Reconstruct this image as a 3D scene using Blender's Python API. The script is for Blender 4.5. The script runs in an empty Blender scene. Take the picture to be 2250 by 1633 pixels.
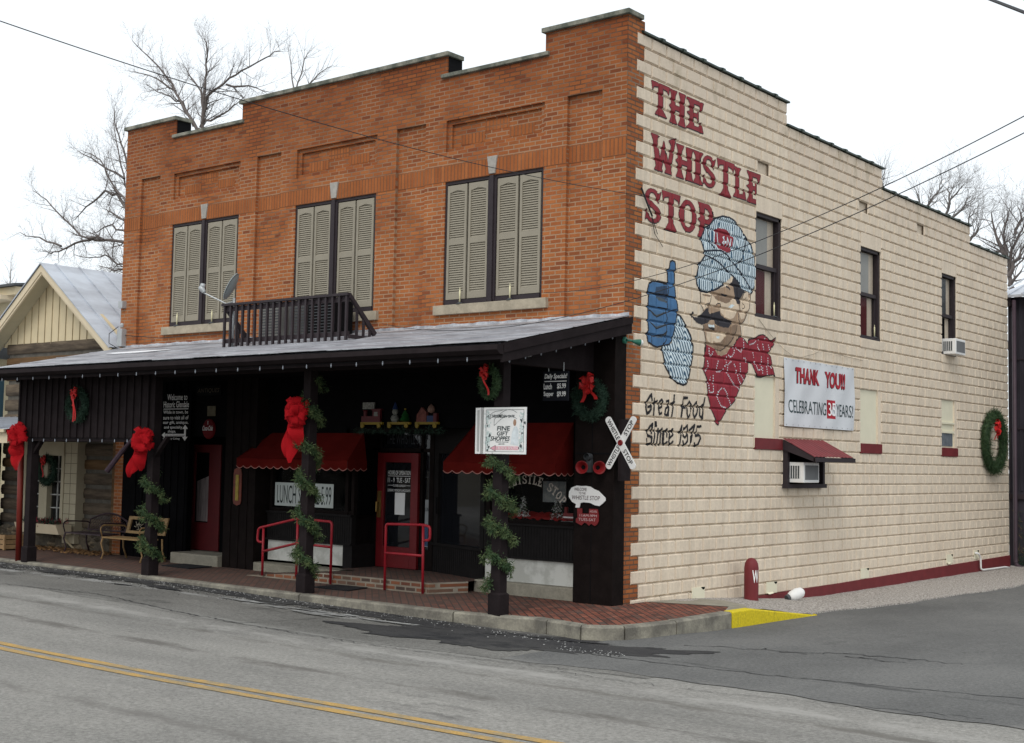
import bpy, math, random
import numpy as np
from mathutils import Vector, Matrix
R=math.radians
random.seed(7)
rng=np.random.default_rng(5)
SC=bpy.context.scene
COL=SC.collection
# ---------------------------------------------------------------- camera
cam_d=bpy.data.cameras.new('camera'); cam=bpy.data.objects.new('camera',cam_d); COL.objects.link(cam); SC.camera=cam
yaw,pitch,roll=0.6743240580425328,0.06735417986946185,0.018754298021402122
CP=Vector((10.54955294,-15.76636787,2.00854457))
Fw=Vector((-math.sin(yaw)*math.cos(pitch),math.cos(yaw)*math.cos(pitch),math.sin(pitch)))
Rt=Vector((math.cos(yaw),math.sin(yaw),0)); Up=Rt.cross(Fw)
R2=Rt*math.cos(roll)+Up*math.sin(roll); U2=-Rt*math.sin(roll)+Up*math.cos(roll)
M=Matrix((R2,U2,-Fw)).transposed().to_4x4(); M.translation=CP; cam.matrix_world=M
cam_d.sensor_width=36; cam_d.lens=2897.108*36/2250; cam_d.clip_end=3000; cam_d.clip_start=.1
# ---------------------------------------------------------------- world, sun, exposure
W=bpy.data.worlds.new('World'); SC.world=W; W.use_nodes=True
nt=W.node_tree; nt.nodes.clear()
sky=nt.nodes.new('ShaderNodeTexSky'); sky.sky_type='NISHITA'; sky.sun_disc=False
SUN_EL,SUN_AZ=R(48),R(200)
sky.sun_elevation=SUN_EL; sky.sun_rotation=SUN_AZ; sky.air_density=1; sky.dust_density=4; sky.ozone_density=1
mx=nt.nodes.new('ShaderNodeMix'); mx.data_type='RGBA'; mx.inputs[0].default_value=.86; mx.inputs[7].default_value=(9.5,10.0,10.3,1)
bg=nt.nodes.new('ShaderNodeBackground'); bg.inputs[1].default_value=.120
out=nt.nodes.new('ShaderNodeOutputWorld')
nt.links.new(sky.outputs[0],mx.inputs[6]); nt.links.new(mx.outputs[2],bg.inputs[0]); nt.links.new(bg.outputs[0],out.inputs[0])
sd=bpy.data.lights.new('sun','SUN'); sd.energy=1.1; sd.angle=R(25); sd.color=(1,.95,.88)
sun=bpy.data.objects.new('sun',sd); COL.objects.link(sun)
sdir=Vector((math.sin(SUN_AZ)*math.cos(SUN_EL)*-1,-abs(math.cos(SUN_AZ))*math.cos(SUN_EL),math.sin(SUN_EL)))  # towards the sun
sdir=Vector((.42*math.cos(SUN_EL),-.907*math.cos(SUN_EL),math.sin(SUN_EL)))
sky.sun_rotation=math.atan2(sdir.x,sdir.y)
sun.rotation_euler=sdir.to_track_quat('Z','Y').to_euler()
SC.view_settings.view_transform='Standard'; SC.view_settings.look='None'; SC.view_settings.gamma=1; SC.view_settings.exposure=0.04
# ---------------------------------------------------------------- materials
def mat(name,col,rough=.8,var=.15,vs=3.0,bump=.0,bs=40.,metal=0.,col2=None,stretch=(1,1,1),spec=.3,trans=0.,alpha=1.,ramp=(.4,.65),fine=0.):
    m=bpy.data.materials.new(name); m.use_nodes=True; n=m.node_tree; N=n.nodes; L=n.links
    b=N['Principled BSDF']; b.inputs['Roughness'].default_value=rough; b.inputs['Metallic'].default_value=metal
    b.inputs['Specular IOR Level'].default_value=spec; b.inputs['Alpha'].default_value=alpha
    if trans: b.inputs['Transmission Weight'].default_value=trans
    tc=N.new('ShaderNodeTexCoord'); mp=N.new('ShaderNodeMapping'); mp.inputs['Scale'].default_value=stretch
    L.new(tc.outputs['Object'],mp.inputs[0])
    no=N.new('ShaderNodeTexNoise'); no.inputs['Scale'].default_value=vs; no.inputs['Detail'].default_value=8; no.inputs['Roughness'].default_value=.65
    L.new(mp.outputs[0],no.inputs['Vector'])
    rp=N.new('ShaderNodeValToRGB'); rp.color_ramp.elements[0].position=ramp[0]; rp.color_ramp.elements[1].position=ramp[1]
    c2=col2 or tuple(min(1,c*(1+var)) for c in col); c1=col if col2 else tuple(c*(1-var) for c in col)
    rp.color_ramp.elements[0].color=(*c1,1); rp.color_ramp.elements[1].color=(*c2,1)
    L.new(no.outputs[0],rp.inputs[0]); last=rp.outputs[0]
    if fine:
        n2=N.new('ShaderNodeTexNoise'); n2.inputs['Scale'].default_value=bs; n2.inputs['Detail'].default_value=3; L.new(tc.outputs['Object'],n2.inputs['Vector'])
        mm=N.new('ShaderNodeMix'); mm.data_type='RGBA'; mm.blend_type='MULTIPLY'; mm.inputs[0].default_value=1
        r2=N.new('ShaderNodeMapRange'); r2.inputs[1].default_value=.3; r2.inputs[2].default_value=.7; r2.inputs[3].default_value=1-fine; r2.inputs[4].default_value=1+fine
        L.new(n2.outputs[0],r2.inputs[0]); L.new(last,mm.inputs[6]); L.new(r2.outputs[0],mm.inputs[7]); last=mm.outputs[2]
    L.new(last,b.inputs['Base Color'])
    if bump:
        n3=N.new('ShaderNodeTexNoise'); n3.inputs['Scale'].default_value=bs; n3.inputs['Detail'].default_value=4; L.new(tc.outputs['Object'],n3.inputs['Vector'])
        bm=N.new('ShaderNodeBump'); bm.inputs['Strength'].default_value=bump; bm.inputs['Distance'].default_value=.01
        L.new(n3.outputs[0],bm.inputs['Height']); L.new(bm.outputs[0],b.inputs['Normal'])
    m['last']=0
    return m
def nodes(m): return m.node_tree.nodes,m.node_tree.links,m.node_tree.nodes['Principled BSDF']
def brickmat(name,cols,mortar,bw=.21,rh=.0677,ms=.011,plane='xz',grime=None,darktop=None,rot=0.,bumpd=.006,offs=.5):
    m=bpy.data.materials.new(name); m.use_nodes=True; N,L,b=nodes(m); b.inputs['Roughness'].default_value=.9; b.inputs['Specular IOR Level'].default_value=.15
    tc=N.new('ShaderNodeTexCoord'); sp=N.new('ShaderNodeSeparateXYZ'); L.new(tc.outputs['Object'],sp.inputs[0])
    cb=N.new('ShaderNodeCombineXYZ')
    a,c={'xz':(0,2),'yz':(1,2),'xy':(0,1),'zx':(2,0)}[plane]
    L.new(sp.outputs[a],cb.inputs[0]); L.new(sp.outputs[c],cb.inputs[1])
    mp=N.new('ShaderNodeMapping'); mp.inputs['Rotation'].default_value=(0,0,rot); L.new(cb.outputs[0],mp.inputs[0])
    dn=N.new('ShaderNodeTexNoise'); dn.inputs['Scale'].default_value=6; L.new(tc.outputs['Object'],dn.inputs['Vector'])
    br=N.new('ShaderNodeTexBrick'); br.inputs['Scale'].default_value=1; br.inputs['Brick Width'].default_value=bw; br.inputs['Row Height'].default_value=rh; br.inputs['Mortar Size'].default_value=ms; br.inputs['Mortar Smooth'].default_value=.2; br.inputs['Bias'].default_value=0
    br.offset=offs
    br.inputs['Color1'].default_value=(0,0,0,1); br.inputs['Color2'].default_value=(1,1,1,1); br.inputs['Mortar'].default_value=(.5,.5,.5,1)
    L.new(mp.outputs[0],br.inputs['Vector'])
    rp=N.new('ShaderNodeValToRGB'); rp.color_ramp.interpolation='LINEAR'
    while len(rp.color_ramp.elements)<len(cols): rp.color_ramp.elements.new(.5)
    for i,cc in enumerate(cols):
        rp.color_ramp.elements[i].position=i/(len(cols)-1); rp.color_ramp.elements[i].color=(*cc,1)
    L.new(br.outputs['Color'],rp.inputs[0])
    mo=N.new('ShaderNodeMix'); mo.data_type='RGBA'; L.new(br.outputs['Fac'],mo.inputs[0]); L.new(rp.outputs[0],mo.inputs[6])
    # mortar colour varies in patches (repointed pale patches, dirty elsewhere)
    mn=N.new('ShaderNodeTexNoise'); mn.inputs['Scale'].default_value=.9; mn.inputs['Detail'].default_value=5; L.new(tc.outputs['Object'],mn.inputs['Vector'])
    mr=N.new('ShaderNodeValToRGB'); mr.color_ramp.elements[0].position=.5; mr.color_ramp.elements[1].position=.68
    mr.color_ramp.elements[0].color=(*mortar[0],1); mr.color_ramp.elements[1].color=(*mortar[1],1)
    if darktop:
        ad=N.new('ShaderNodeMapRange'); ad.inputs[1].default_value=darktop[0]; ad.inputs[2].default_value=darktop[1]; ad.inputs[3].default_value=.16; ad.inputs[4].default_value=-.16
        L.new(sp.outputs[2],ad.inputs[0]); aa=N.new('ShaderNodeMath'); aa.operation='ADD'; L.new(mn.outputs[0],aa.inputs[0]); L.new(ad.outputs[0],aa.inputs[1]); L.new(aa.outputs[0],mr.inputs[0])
    else: L.new(mn.outputs[0],mr.inputs[0])
    L.new(mr.outputs[0],mo.inputs[7]); last=mo.outputs[2]
    # weathering
    wn=N.new('ShaderNodeTexNoise'); wn.inputs['Scale'].default_value=1.6; wn.inputs['Detail'].default_value=9; wn.inputs['Roughness'].default_value=.7; L.new(tc.outputs['Object'],wn.inputs['Vector'])
    wr=N.new('ShaderNodeMapRange'); wr.inputs[1].default_value=.35; wr.inputs[2].default_value=.7; wr.inputs[3].default_value=.84; wr.inputs[4].default_value=1.14
    L.new(wn.outputs[0],wr.inputs[0]); mu=N.new('ShaderNodeMix'); mu.data_type='RGBA'; mu.blend_type='MULTIPLY'; mu.inputs[0].default_value=1
    L.new(last,mu.inputs[6]); L.new(wr.outputs[0],mu.inputs[7]); last=mu.outputs[2]
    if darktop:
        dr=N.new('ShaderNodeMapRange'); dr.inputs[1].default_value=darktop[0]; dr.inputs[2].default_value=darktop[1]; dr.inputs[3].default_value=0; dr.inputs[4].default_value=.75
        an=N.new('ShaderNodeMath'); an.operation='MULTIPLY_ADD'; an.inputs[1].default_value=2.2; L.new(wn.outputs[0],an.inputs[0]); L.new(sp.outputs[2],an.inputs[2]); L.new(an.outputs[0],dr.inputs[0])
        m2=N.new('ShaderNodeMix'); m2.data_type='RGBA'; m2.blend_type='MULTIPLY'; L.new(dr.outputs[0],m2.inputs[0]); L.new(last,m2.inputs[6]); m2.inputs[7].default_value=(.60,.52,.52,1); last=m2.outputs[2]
    L.new(last,b.inputs['Base Color'])
    bm=N.new('ShaderNodeBump'); bm.invert=True; bm.inputs['Strength'].default_value=.6; bm.inputs['Distance'].default_value=bumpd; L.new(br.outputs['Fac'],bm.inputs['Height'])
    b2=N.new('ShaderNodeBump'); b2.inputs['Strength'].default_value=.4; b2.inputs['Distance'].default_value=.006
    f=N.new('ShaderNodeTexNoise'); f.inputs['Scale'].default_value=60; L.new(tc.outputs['Object'],f.inputs['Vector']); L.new(f.outputs[0],b2.inputs['Height']); L.new(bm.outputs[0],b2.inputs['Normal']); L.new(b2.outputs[0],b.inputs['Normal'])
    return m
def glass(name,col=(.01,.012,.014),a=.5,rough=.05):
    m=bpy.data.materials.new(name); m.use_nodes=True; N,L,b=nodes(m)
    b.inputs['Base Color'].default_value=(*col,1); b.inputs['Roughness'].default_value=rough; b.inputs['Specular IOR Level'].default_value=.5
    t=N.new('ShaderNodeBsdfTransparent'); x=N.new('ShaderNodeMixShader'); x.inputs[0].default_value=a
    L.new(t.outputs[0],x.inputs[1]); L.new(b.outputs[0],x.inputs[2]); L.new(x.outputs[0],N['Material Output'].inputs[0])
    return m
# ---------------------------------------------------------------- mesh builder
WORLD={}
class MB:
    def __init__(s): s.v=[]; s.f=[]; s.m=[]
    def add(s,vs,fs,mi=0):
        o=len(s.v); s.v+= [tuple(p) for p in vs]
        for f in fs: s.f.append(tuple(i+o for i in f)); s.m.append(mi)
        return s
    def quad(s,a,b,c,d,mi=0): return s.add([a,b,c,d],[(0,1,2,3)],mi)
    def poly(s,pts,mi=0): return s.add(pts,[tuple(range(len(pts)))],mi)
    def box(s,x0,x1,y0,y1,z0,z1,mi=0,rot=None,piv=None):
        vs=[(x,y,z) for x in (x0,x1) for y in (y0,y1) for z in (z0,z1)]
        if rot is not None:
            p=Vector(piv or ((x0+x1)/2,(y0+y1)/2,(z0+z1)/2)); vs=[tuple(p+rot@(Vector(q)-p)) for q in vs]
        return s.add(vs,[(0,1,3,2),(4,6,7,5),(0,4,5,1),(2,3,7,6),(0,2,6,4),(1,5,7,3)],mi)
    def prism(s,pts,vec,mi=0):
        n=len(pts); q=[tuple(Vector(p)+Vector(vec)) for p in pts]
        s.add(list(pts)+q,[tuple(range(n-1,-1,-1)),tuple(range(n,2*n))]+[(i,(i+1)%n,n+(i+1)%n,n+i) for i in range(n)],mi); return s
    def tube(s,pts,r,n=8,mi=0,cap=True):
        pts=[Vector(p) for p in pts]; rs=r if isinstance(r,(list,tuple)) else [r]*len(pts)
        vs=[];prev=None
        for i,p in enumerate(pts):
            t=(pts[min(i+1,len(pts)-1)]-pts[max(i-1,0)]).normalized()
            if prev is None:
                a=Vector((0,0,1)) if abs(t.z)<.9 else Vector((1,0,0)); u=t.cross(a).normalized()
            else: u=(prev-t*prev.dot(t)); u=u.normalized() if u.length>1e-6 else t.orthogonal().normalized()
            prev=u; w=t.cross(u)
            for k in range(n):
                an=2*math.pi*k/n; vs.append(tuple(p+(u*math.cos(an)+w*math.sin(an))*rs[i]))
        fs=[(i*n+k,i*n+(k+1)%n,(i+1)*n+(k+1)%n,(i+1)*n+k) for i in range(len(pts)-1) for k in range(n)]
        if cap: fs+=[tuple(range(n-1,-1,-1)),tuple((len(pts)-1)*n+k for k in range(n))]
        return s.add(vs,fs,mi)
    def lathe(s,prof,org,axis=(0,0,1),n=20,mi=0):
        ax=Vector(axis).normalized(); u=ax.orthogonal().normalized(); w=ax.cross(u); o=Vector(org); vs=[]
        for h,r in prof:
            for k in range(n):
                an=2*math.pi*k/n; vs.append(tuple(o+ax*h+(u*math.cos(an)+w*math.sin(an))*r))
        fs=[(i*n+k,i*n+(k+1)%n,(i+1)*n+(k+1)%n,(i+1)*n+k) for i in range(len(prof)-1) for k in range(n)]
        return s.add(vs,fs,mi)
    def build(s,name,mats,parent=None,smooth=False,bevel=0,**k):
        me=bpy.data.meshes.new(name); o=bpy.data.objects.new(name,me); COL.objects.link(o)
        org=Vector((0,0,0))
        if parent is not None:
            o.parent=parent; org=WORLD.get(parent.name,Vector((0,0,0)))
        loc=k.pop('at',None)
        if loc is not None and parent is None: o.location=loc; org=Vector(loc)
        WORLD[o.name]=org.copy()
        me.from_pydata([tuple(Vector(p)-org) for p in s.v],[],s.f)
        mats=mats if isinstance(mats,(list,tuple)) else [mats]
        for q in mats: me.materials.append(q)
        me.polygons.foreach_set('material_index',s.m)
        if smooth: me.polygons.foreach_set('use_smooth',[True]*len(s.f))
        me.validate(); me.update()
        if bevel:
            b=o.modifiers.new('bevel','BEVEL'); b.width=bevel; b.segments=2; b.limit_method='ANGLE'
        tag(o,**k); return o
def tag(o,label=None,cat=None,group=None,kind=None):
    if label: o['label']=label
    if cat: o['category']=cat
    if group: o['group']=group
    if kind: o['kind']=kind
    return o
def thing(name,loc,label,cat,group=None):
    o=bpy.data.objects.new(name,None); COL.objects.link(o); o.location=loc; o.empty_display_size=.2
    WORLD[o.name]=Vector(loc); return tag(o,label,cat,group)
def dup(o,dloc=(0,0,0),label=None,parent=None,first=True):
    c=o.copy(); COL.objects.link(c)
    if parent is not None: c.parent=parent
    if first: c.location=Vector(o.location)+Vector(dloc)
    if label: c['label']=label
    WORLD[c.name]=WORLD.get(o.name,Vector((0,0,0)))+Vector(dloc)
    for ch in list(o.children): dup(ch,dloc,None,c,False)
    return c
def relief(mb,us,vs,dep,plane='f',back=.3,mi=0,jit=0.):
    us=sorted(set(us)); vs=sorted(set(vs)); nu,nv=len(us)-1,len(vs)-1
    P=(lambda u,v,d:(u,d,v)) if plane=='f' else (lambda u,v,d:(-d,u,v))
    D=[[None]*(nv+2) for _ in range(nu+2)]
    for i in range(nu):
        for j in range(nv): D[i+1][j+1]=dep((us[i]+us[i+1])/2,(vs[j]+vs[j+1])/2)
    for i in range(1,nu+1):
        for j in range(1,nv+1):
            d=D[i][j]
            if d is None: continue
            u0,u1,v0,v1=us[i-1],us[i],vs[j-1],vs[j]
            mb.quad(P(u0,v0,d),P(u1,v0,d),P(u1,v1,d),P(u0,v1,d),mi)
            for (ii,jj,a,b) in ((i-1,j,(u0,v0),(u0,v1)),(i+1,j,(u1,v0),(u1,v1)),(i,j-1,(u0,v0),(u1,v0)),(i,j+1,(u0,v1),(u1,v1))):
                e=D[ii][jj]; e=back if e is None else e
                if e>d+1e-6: mb.quad(P(*a,d),P(*b,d),P(*b,e),P(*a,e),mi)
def text(s,name,plane,off,u0,u1,v0,v1,m,parent,shear=0.,bold=0.,top=None,**k):
    """flat lettering filling the box u0..u1 x v0..v1 on a front (x,z) or side (y,z) plane"""
    cu=bpy.data.curves.new('t','FONT'); cu.body=s; cu.shear=shear; cu.offset=bold; cu.resolution_u=3; cu.align_x='CENTER'
    ob=bpy.data.objects.new('t',cu); COL.objects.link(ob)
    me=bpy.data.meshes.new_from_object(ob.evaluated_get(bpy.context.evaluated_depsgraph_get())); bpy.data.objects.remove(ob); bpy.data.curves.remove(cu)
    n=len(me.vertices); co=np.empty(n*3); me.vertices.foreach_get('co',co); co=co.reshape(-1,3)
    mn=co.min(0); mxx=co.max(0); U=u0+(co[:,0]-mn[0])/(mxx[0]-mn[0])*(u1-u0); V=v0+(co[:,1]-mn[1])/(mxx[1]-mn[1])*(v1-v0)
    fs=[tuple(p.vertices) for p in me.polygons]; bpy.data.meshes.remove(me)
    mb=MB()
    if callable(plane): vs=[plane(a,b) for a,b in zip(U,V)]
    elif plane=='f': vs=[(a,off,b) for a,b in zip(U,V)]
    else: vs=[(off,a,b) for a,b in zip(U,V)]
    mb.add(vs,fs); return mb.build(name,m,parent,**k)
# ---------------------------------------------------------------- palette of materials
BR=[(.22,.068,.030),(.37,.125,.042),(.33,.107,.037),(.41,.145,.049),(.35,.115,.040),(.28,.086,.034)]
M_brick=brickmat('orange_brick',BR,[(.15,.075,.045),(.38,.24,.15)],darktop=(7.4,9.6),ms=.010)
M_brick_r=brickmat('orange_brick_return',BR,[(.13,.08,.055),(.40,.32,.24)],plane='yz')
M_sold=brickmat('soldier_brick',[(.29,.092,.032),(.35,.115,.038),(.32,.104,.035),(.38,.130,.044)],[(.20,.085,.042),(.26,.13,.07)],plane='zx',bw=.27,rh=.072,offs=0.)
M_pave=brickmat('paver_brick',[(.09,.042,.032),(.22,.075,.050),(.15,.058,.042),(.26,.095,.062),(.10,.065,.055)],[(.035,.03,.027),(.07,.06,.05)],bw=.20,rh=.10,ms=.010,plane='xy',rot=R(45))
M_step=brickmat('step_brick',[(.12,.05,.035),(.24,.095,.05),(.17,.10,.07),(.06,.045,.04)],[(.22,.19,.15),(.36,.32,.26)],bw=.21,rh=.075,ms=.016)
M_block=mat('painted_block',(.67,.565,.445),.85,.05,1.2,.3,24,col2=(.74,.635,.505),ramp=(.3,.6),fine=.06)
M_blockd=mat('weathered_parapet_block',(.47,.40,.30),.9,.1,3.5,.5,20,col2=(.66,.56,.45),stretch=(1,1,.45),ramp=(.30,.50))
N,L,b=nodes(M_block); src=b.inputs['Base Color'].links[0].from_socket
tc=N.new('ShaderNodeTexCoord'); mp=N.new('ShaderNodeMapping'); mp.inputs['Scale'].default_value=(1,3.2,.22); L.new(tc.outputs['Object'],mp.inputs[0]); sn=N.new('ShaderNodeTexNoise'); sn.inputs['Scale'].default_value=2.4; sn.inputs['Detail'].default_value=8; sn.inputs['Roughness'].default_value=.7; L.new(mp.outputs[0],sn.inputs['Vector'])
sr=N.new('ShaderNodeMapRange'); sr.inputs[1].default_value=.36; sr.inputs[2].default_value=.60; sr.inputs[3].default_value=.86; sr.inputs[4].default_value=1.02; L.new(sn.outputs[0],sr.inputs[0]); sx=N.new('ShaderNodeMix'); sx.data_type='RGBA'; sx.blend_type='MULTIPLY'; sx.inputs[0].default_value=1; L.new(src,sx.inputs[6]); L.new(sr.outputs[0],sx.inputs[7]); L.new(sx.outputs[2],b.inputs['Base Color'])
M_cream=mat('cream_board',(.74,.70,.54),.7,.03)
M_stone=mat('sill_stone',(.38,.33,.25),.85,.15,6,.4,30)
M_cop=mat('coping_concrete',(.10,.11,.09),.9,.3,5,.5,30,col2=(.30,.29,.24))
M_tile=mat('coping_tile',(.028,.045,.036),.5,.35,6,.2,30)
M_maroon=mat('maroon_paint',(.16,.022,.026),.6,.12,4,.1,20)
M_dkpurple=mat('dark_trim',(.030,.022,.026),.6,.12,4)
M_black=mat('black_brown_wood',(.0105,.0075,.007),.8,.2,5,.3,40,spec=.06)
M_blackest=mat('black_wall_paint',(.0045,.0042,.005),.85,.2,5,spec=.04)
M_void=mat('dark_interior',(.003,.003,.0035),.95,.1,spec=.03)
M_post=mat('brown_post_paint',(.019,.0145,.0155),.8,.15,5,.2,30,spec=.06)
M_shut=mat('shutter_paint',(.29,.262,.205),.6,.04)
M_shutd=mat('louver_slot',(.12,.105,.075),.7,.04)
M_red=mat('red_paint',(.19,.010,.012),.4,.1)
M_redd=mat('red_door_paint',(.15,.007,.010),.45,.1)
M_rail=mat('red_rail_paint',(.30,.014,.024),.4,.1)
M_white=mat('white_paint',(.78,.78,.77),.5,.03)
M_grey=mat('grey_metal',(.42,.44,.45),.45,.08,metal=.3)
M_dgrey=mat('dark_grey_metal',(.06,.065,.07),.5,.1)
M_blk=mat('black_paint',(.006,.006,.007),.7,.1,spec=.06)
M_letter=mat('white_lettering',(.88,.88,.87),.6,.02)
M_marble=mat('pale_marble',(.46,.46,.42),.35,.1,2.5,col2=(.60,.60,.56),ramp=(.45,.55))
M_conc=mat('concrete',(.27,.25,.20),.9,.15,4,.4,40,fine=.1)
M_kerb=mat('kerb_concrete',(.14,.13,.11),.9,.2,3,.5,40,col2=(.30,.28,.225),fine=.12)
M_yel=mat('yellow_kerb_paint',(.36,.29,.03),.75,.15,9,.4,30,col2=(.62,.49,.014),ramp=(.30,.42),fine=.15)
M_awn=mat('red_canvas',(.105,.008,.006),.9,.15,2,.15,60,spec=.05)
M_gl=glass('window_glass',a=.18); M_gld=glass('dark_glass',(.012,.013,.016),.8,.04)
M_roofm=mat('porch_roofing',(.20,.20,.22),.6,.2,3,.3,12,col2=(.40,.41,.44),stretch=(.5,2,1))
M_silver=mat('silver_flashing',(.34,.35,.38),.45,.2,7,.5,9,metal=.4,col2=(.62,.63,.66))
M_green=mat('evergreen_needles',(.018,.045,.018),.7,.35,14,col2=(.055,.095,.035))
M_greend=mat('dark_evergreen_needles',(.012,.035,.022),.7,.35,14,col2=(.035,.070,.045))
M_greenl=mat('cedar_sprigs',(.020,.050,.018),.7,.35,9,col2=(.12,.155,.058))
M_bow=mat('red_ribbon',(.50,.014,.014),.5,.12)
M_bark=mat('bare_bark',(.15,.13,.125),.9,.25,4)
M_barkl=mat('pale_bark',(.22,.205,.20),.9,.2,4)
M_cable=mat('cable_rubber',(.02,.02,.024),.6,.1)
M_bulb=mat('bulb_plastic',(.30,.33,.38),.3,.05)
M_candle=mat('ivory_plastic',(.75,.70,.45),.5,.03)
M_brass=mat('old_brass',(.35,.22,.07),.35,.1,metal=.8)
# ---------------------------------------------------------------- Tuscan lettering glyphs (unit boxes, counter shapes after the first)
G={'T':[[(0,1),(1,1),(.93,.74),(.86,.84),(.63,.88),(.62,.2),(.84,0),(.2,0),(.38,.2),(.38,.88),(.14,.84),(.07,.72)]],
'H':[[(0,1),(.46,1),(.33,.82),(.33,.56),(.66,.56),(.66,.82),(.56,1),(1,1),(.92,.82),(.92,.18),(1,0),(.52,0),(.66,.18),(.66,.42),(.33,.42),(.33,.18),(.46,0),(0,0),(.1,.18),(.1,.42),(-.03,.49),(.1,.57),(.1,.82)]],
'E':[[(0,1),(1,1),(.88,.68),(.74,.86),(.42,.87),(.42,.56),(.60,.56),(.70,.70),(.70,.30),(.60,.43),(.42,.43),(.42,.13),(.70,.14),(.86,.34),(1,0),(0,0),(.17,.18),(.17,.44),(0,.5),(.17,.57),(.17,.82)]],
'W':[[(0,1),(.32,1),(.24,.85),(.35,.36),(.5,.92),(.67,.34),(.80,.85),(.70,.97),(1,1.12),(.92,.88),(.78,.12),(.84,0),(.54,0),(.6,.1),(.5,.38),(.42,.1),(.46,0),(.14,0),(.2,.12),(.08,.85)]],
'I':[[(0,1),(1,1),(.74,.82),(.74,.18),(1,0),(0,0),(.26,.18),(.26,.82)]],
'L':[[(0,1),(.6,1),(.45,.85),(.45,.13),(.72,.14),(.88,.36),(1,0),(0,0),(.17,.15),(.17,.85)]],
'P':[[(0,1),(.72,1),(.95,.86),(1,.68),(.92,.5),(.7,.42),(.43,.42),(.43,.18),(.55,0),(0,0),(.17,.18),(.17,.44),(0,.5),(.17,.57),(.17,.85)],[(.43,.87),(.6,.86),(.74,.78),(.74,.62),(.62,.54),(.43,.54)]]}
def arc(cx,cy,rx,ry,a0,a1,n=14): return [(cx+rx*math.cos(R(a0+(a1-a0)*i/n)),cy+ry*math.sin(R(a0+(a1-a0)*i/n))) for i in range(n+1)]
G['O']=[arc(.5,.5,.5,.5,0,360,28)[:-1],arc(.5,.5,.25,.37,0,360,28)[:-1]]
G['S']=[arc(.48,.73,.48,.27,38,250)[:-1]+[(.45,.44),(.70,.34),(.74,.22),(.66,.13),(.5,.1),(.3,.13),(.18,.26),(.1,.37),(0,.05),(.12,.1)]+arc(.50,.27,.5,.27,-120,55)+[(.55,.56),(.32,.66),(.24,.76)]+arc(.45,.76,.21,.14,170,30,6)+[(.78,.66),(.84,.62),(1,.98)]]
def inpoly(U,V,pts):
    r=np.zeros(U.shape,bool); n=len(pts)
    for i in range(n):
        x0,y0=pts[i]; x1,y1=pts[(i+1)%n]
        if y0==y1: continue
        c=((y0>V)!=(y1>V))&(U<(x1-x0)*(V-y0)/(y1-y0)+x0); r^=c
    return r
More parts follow.
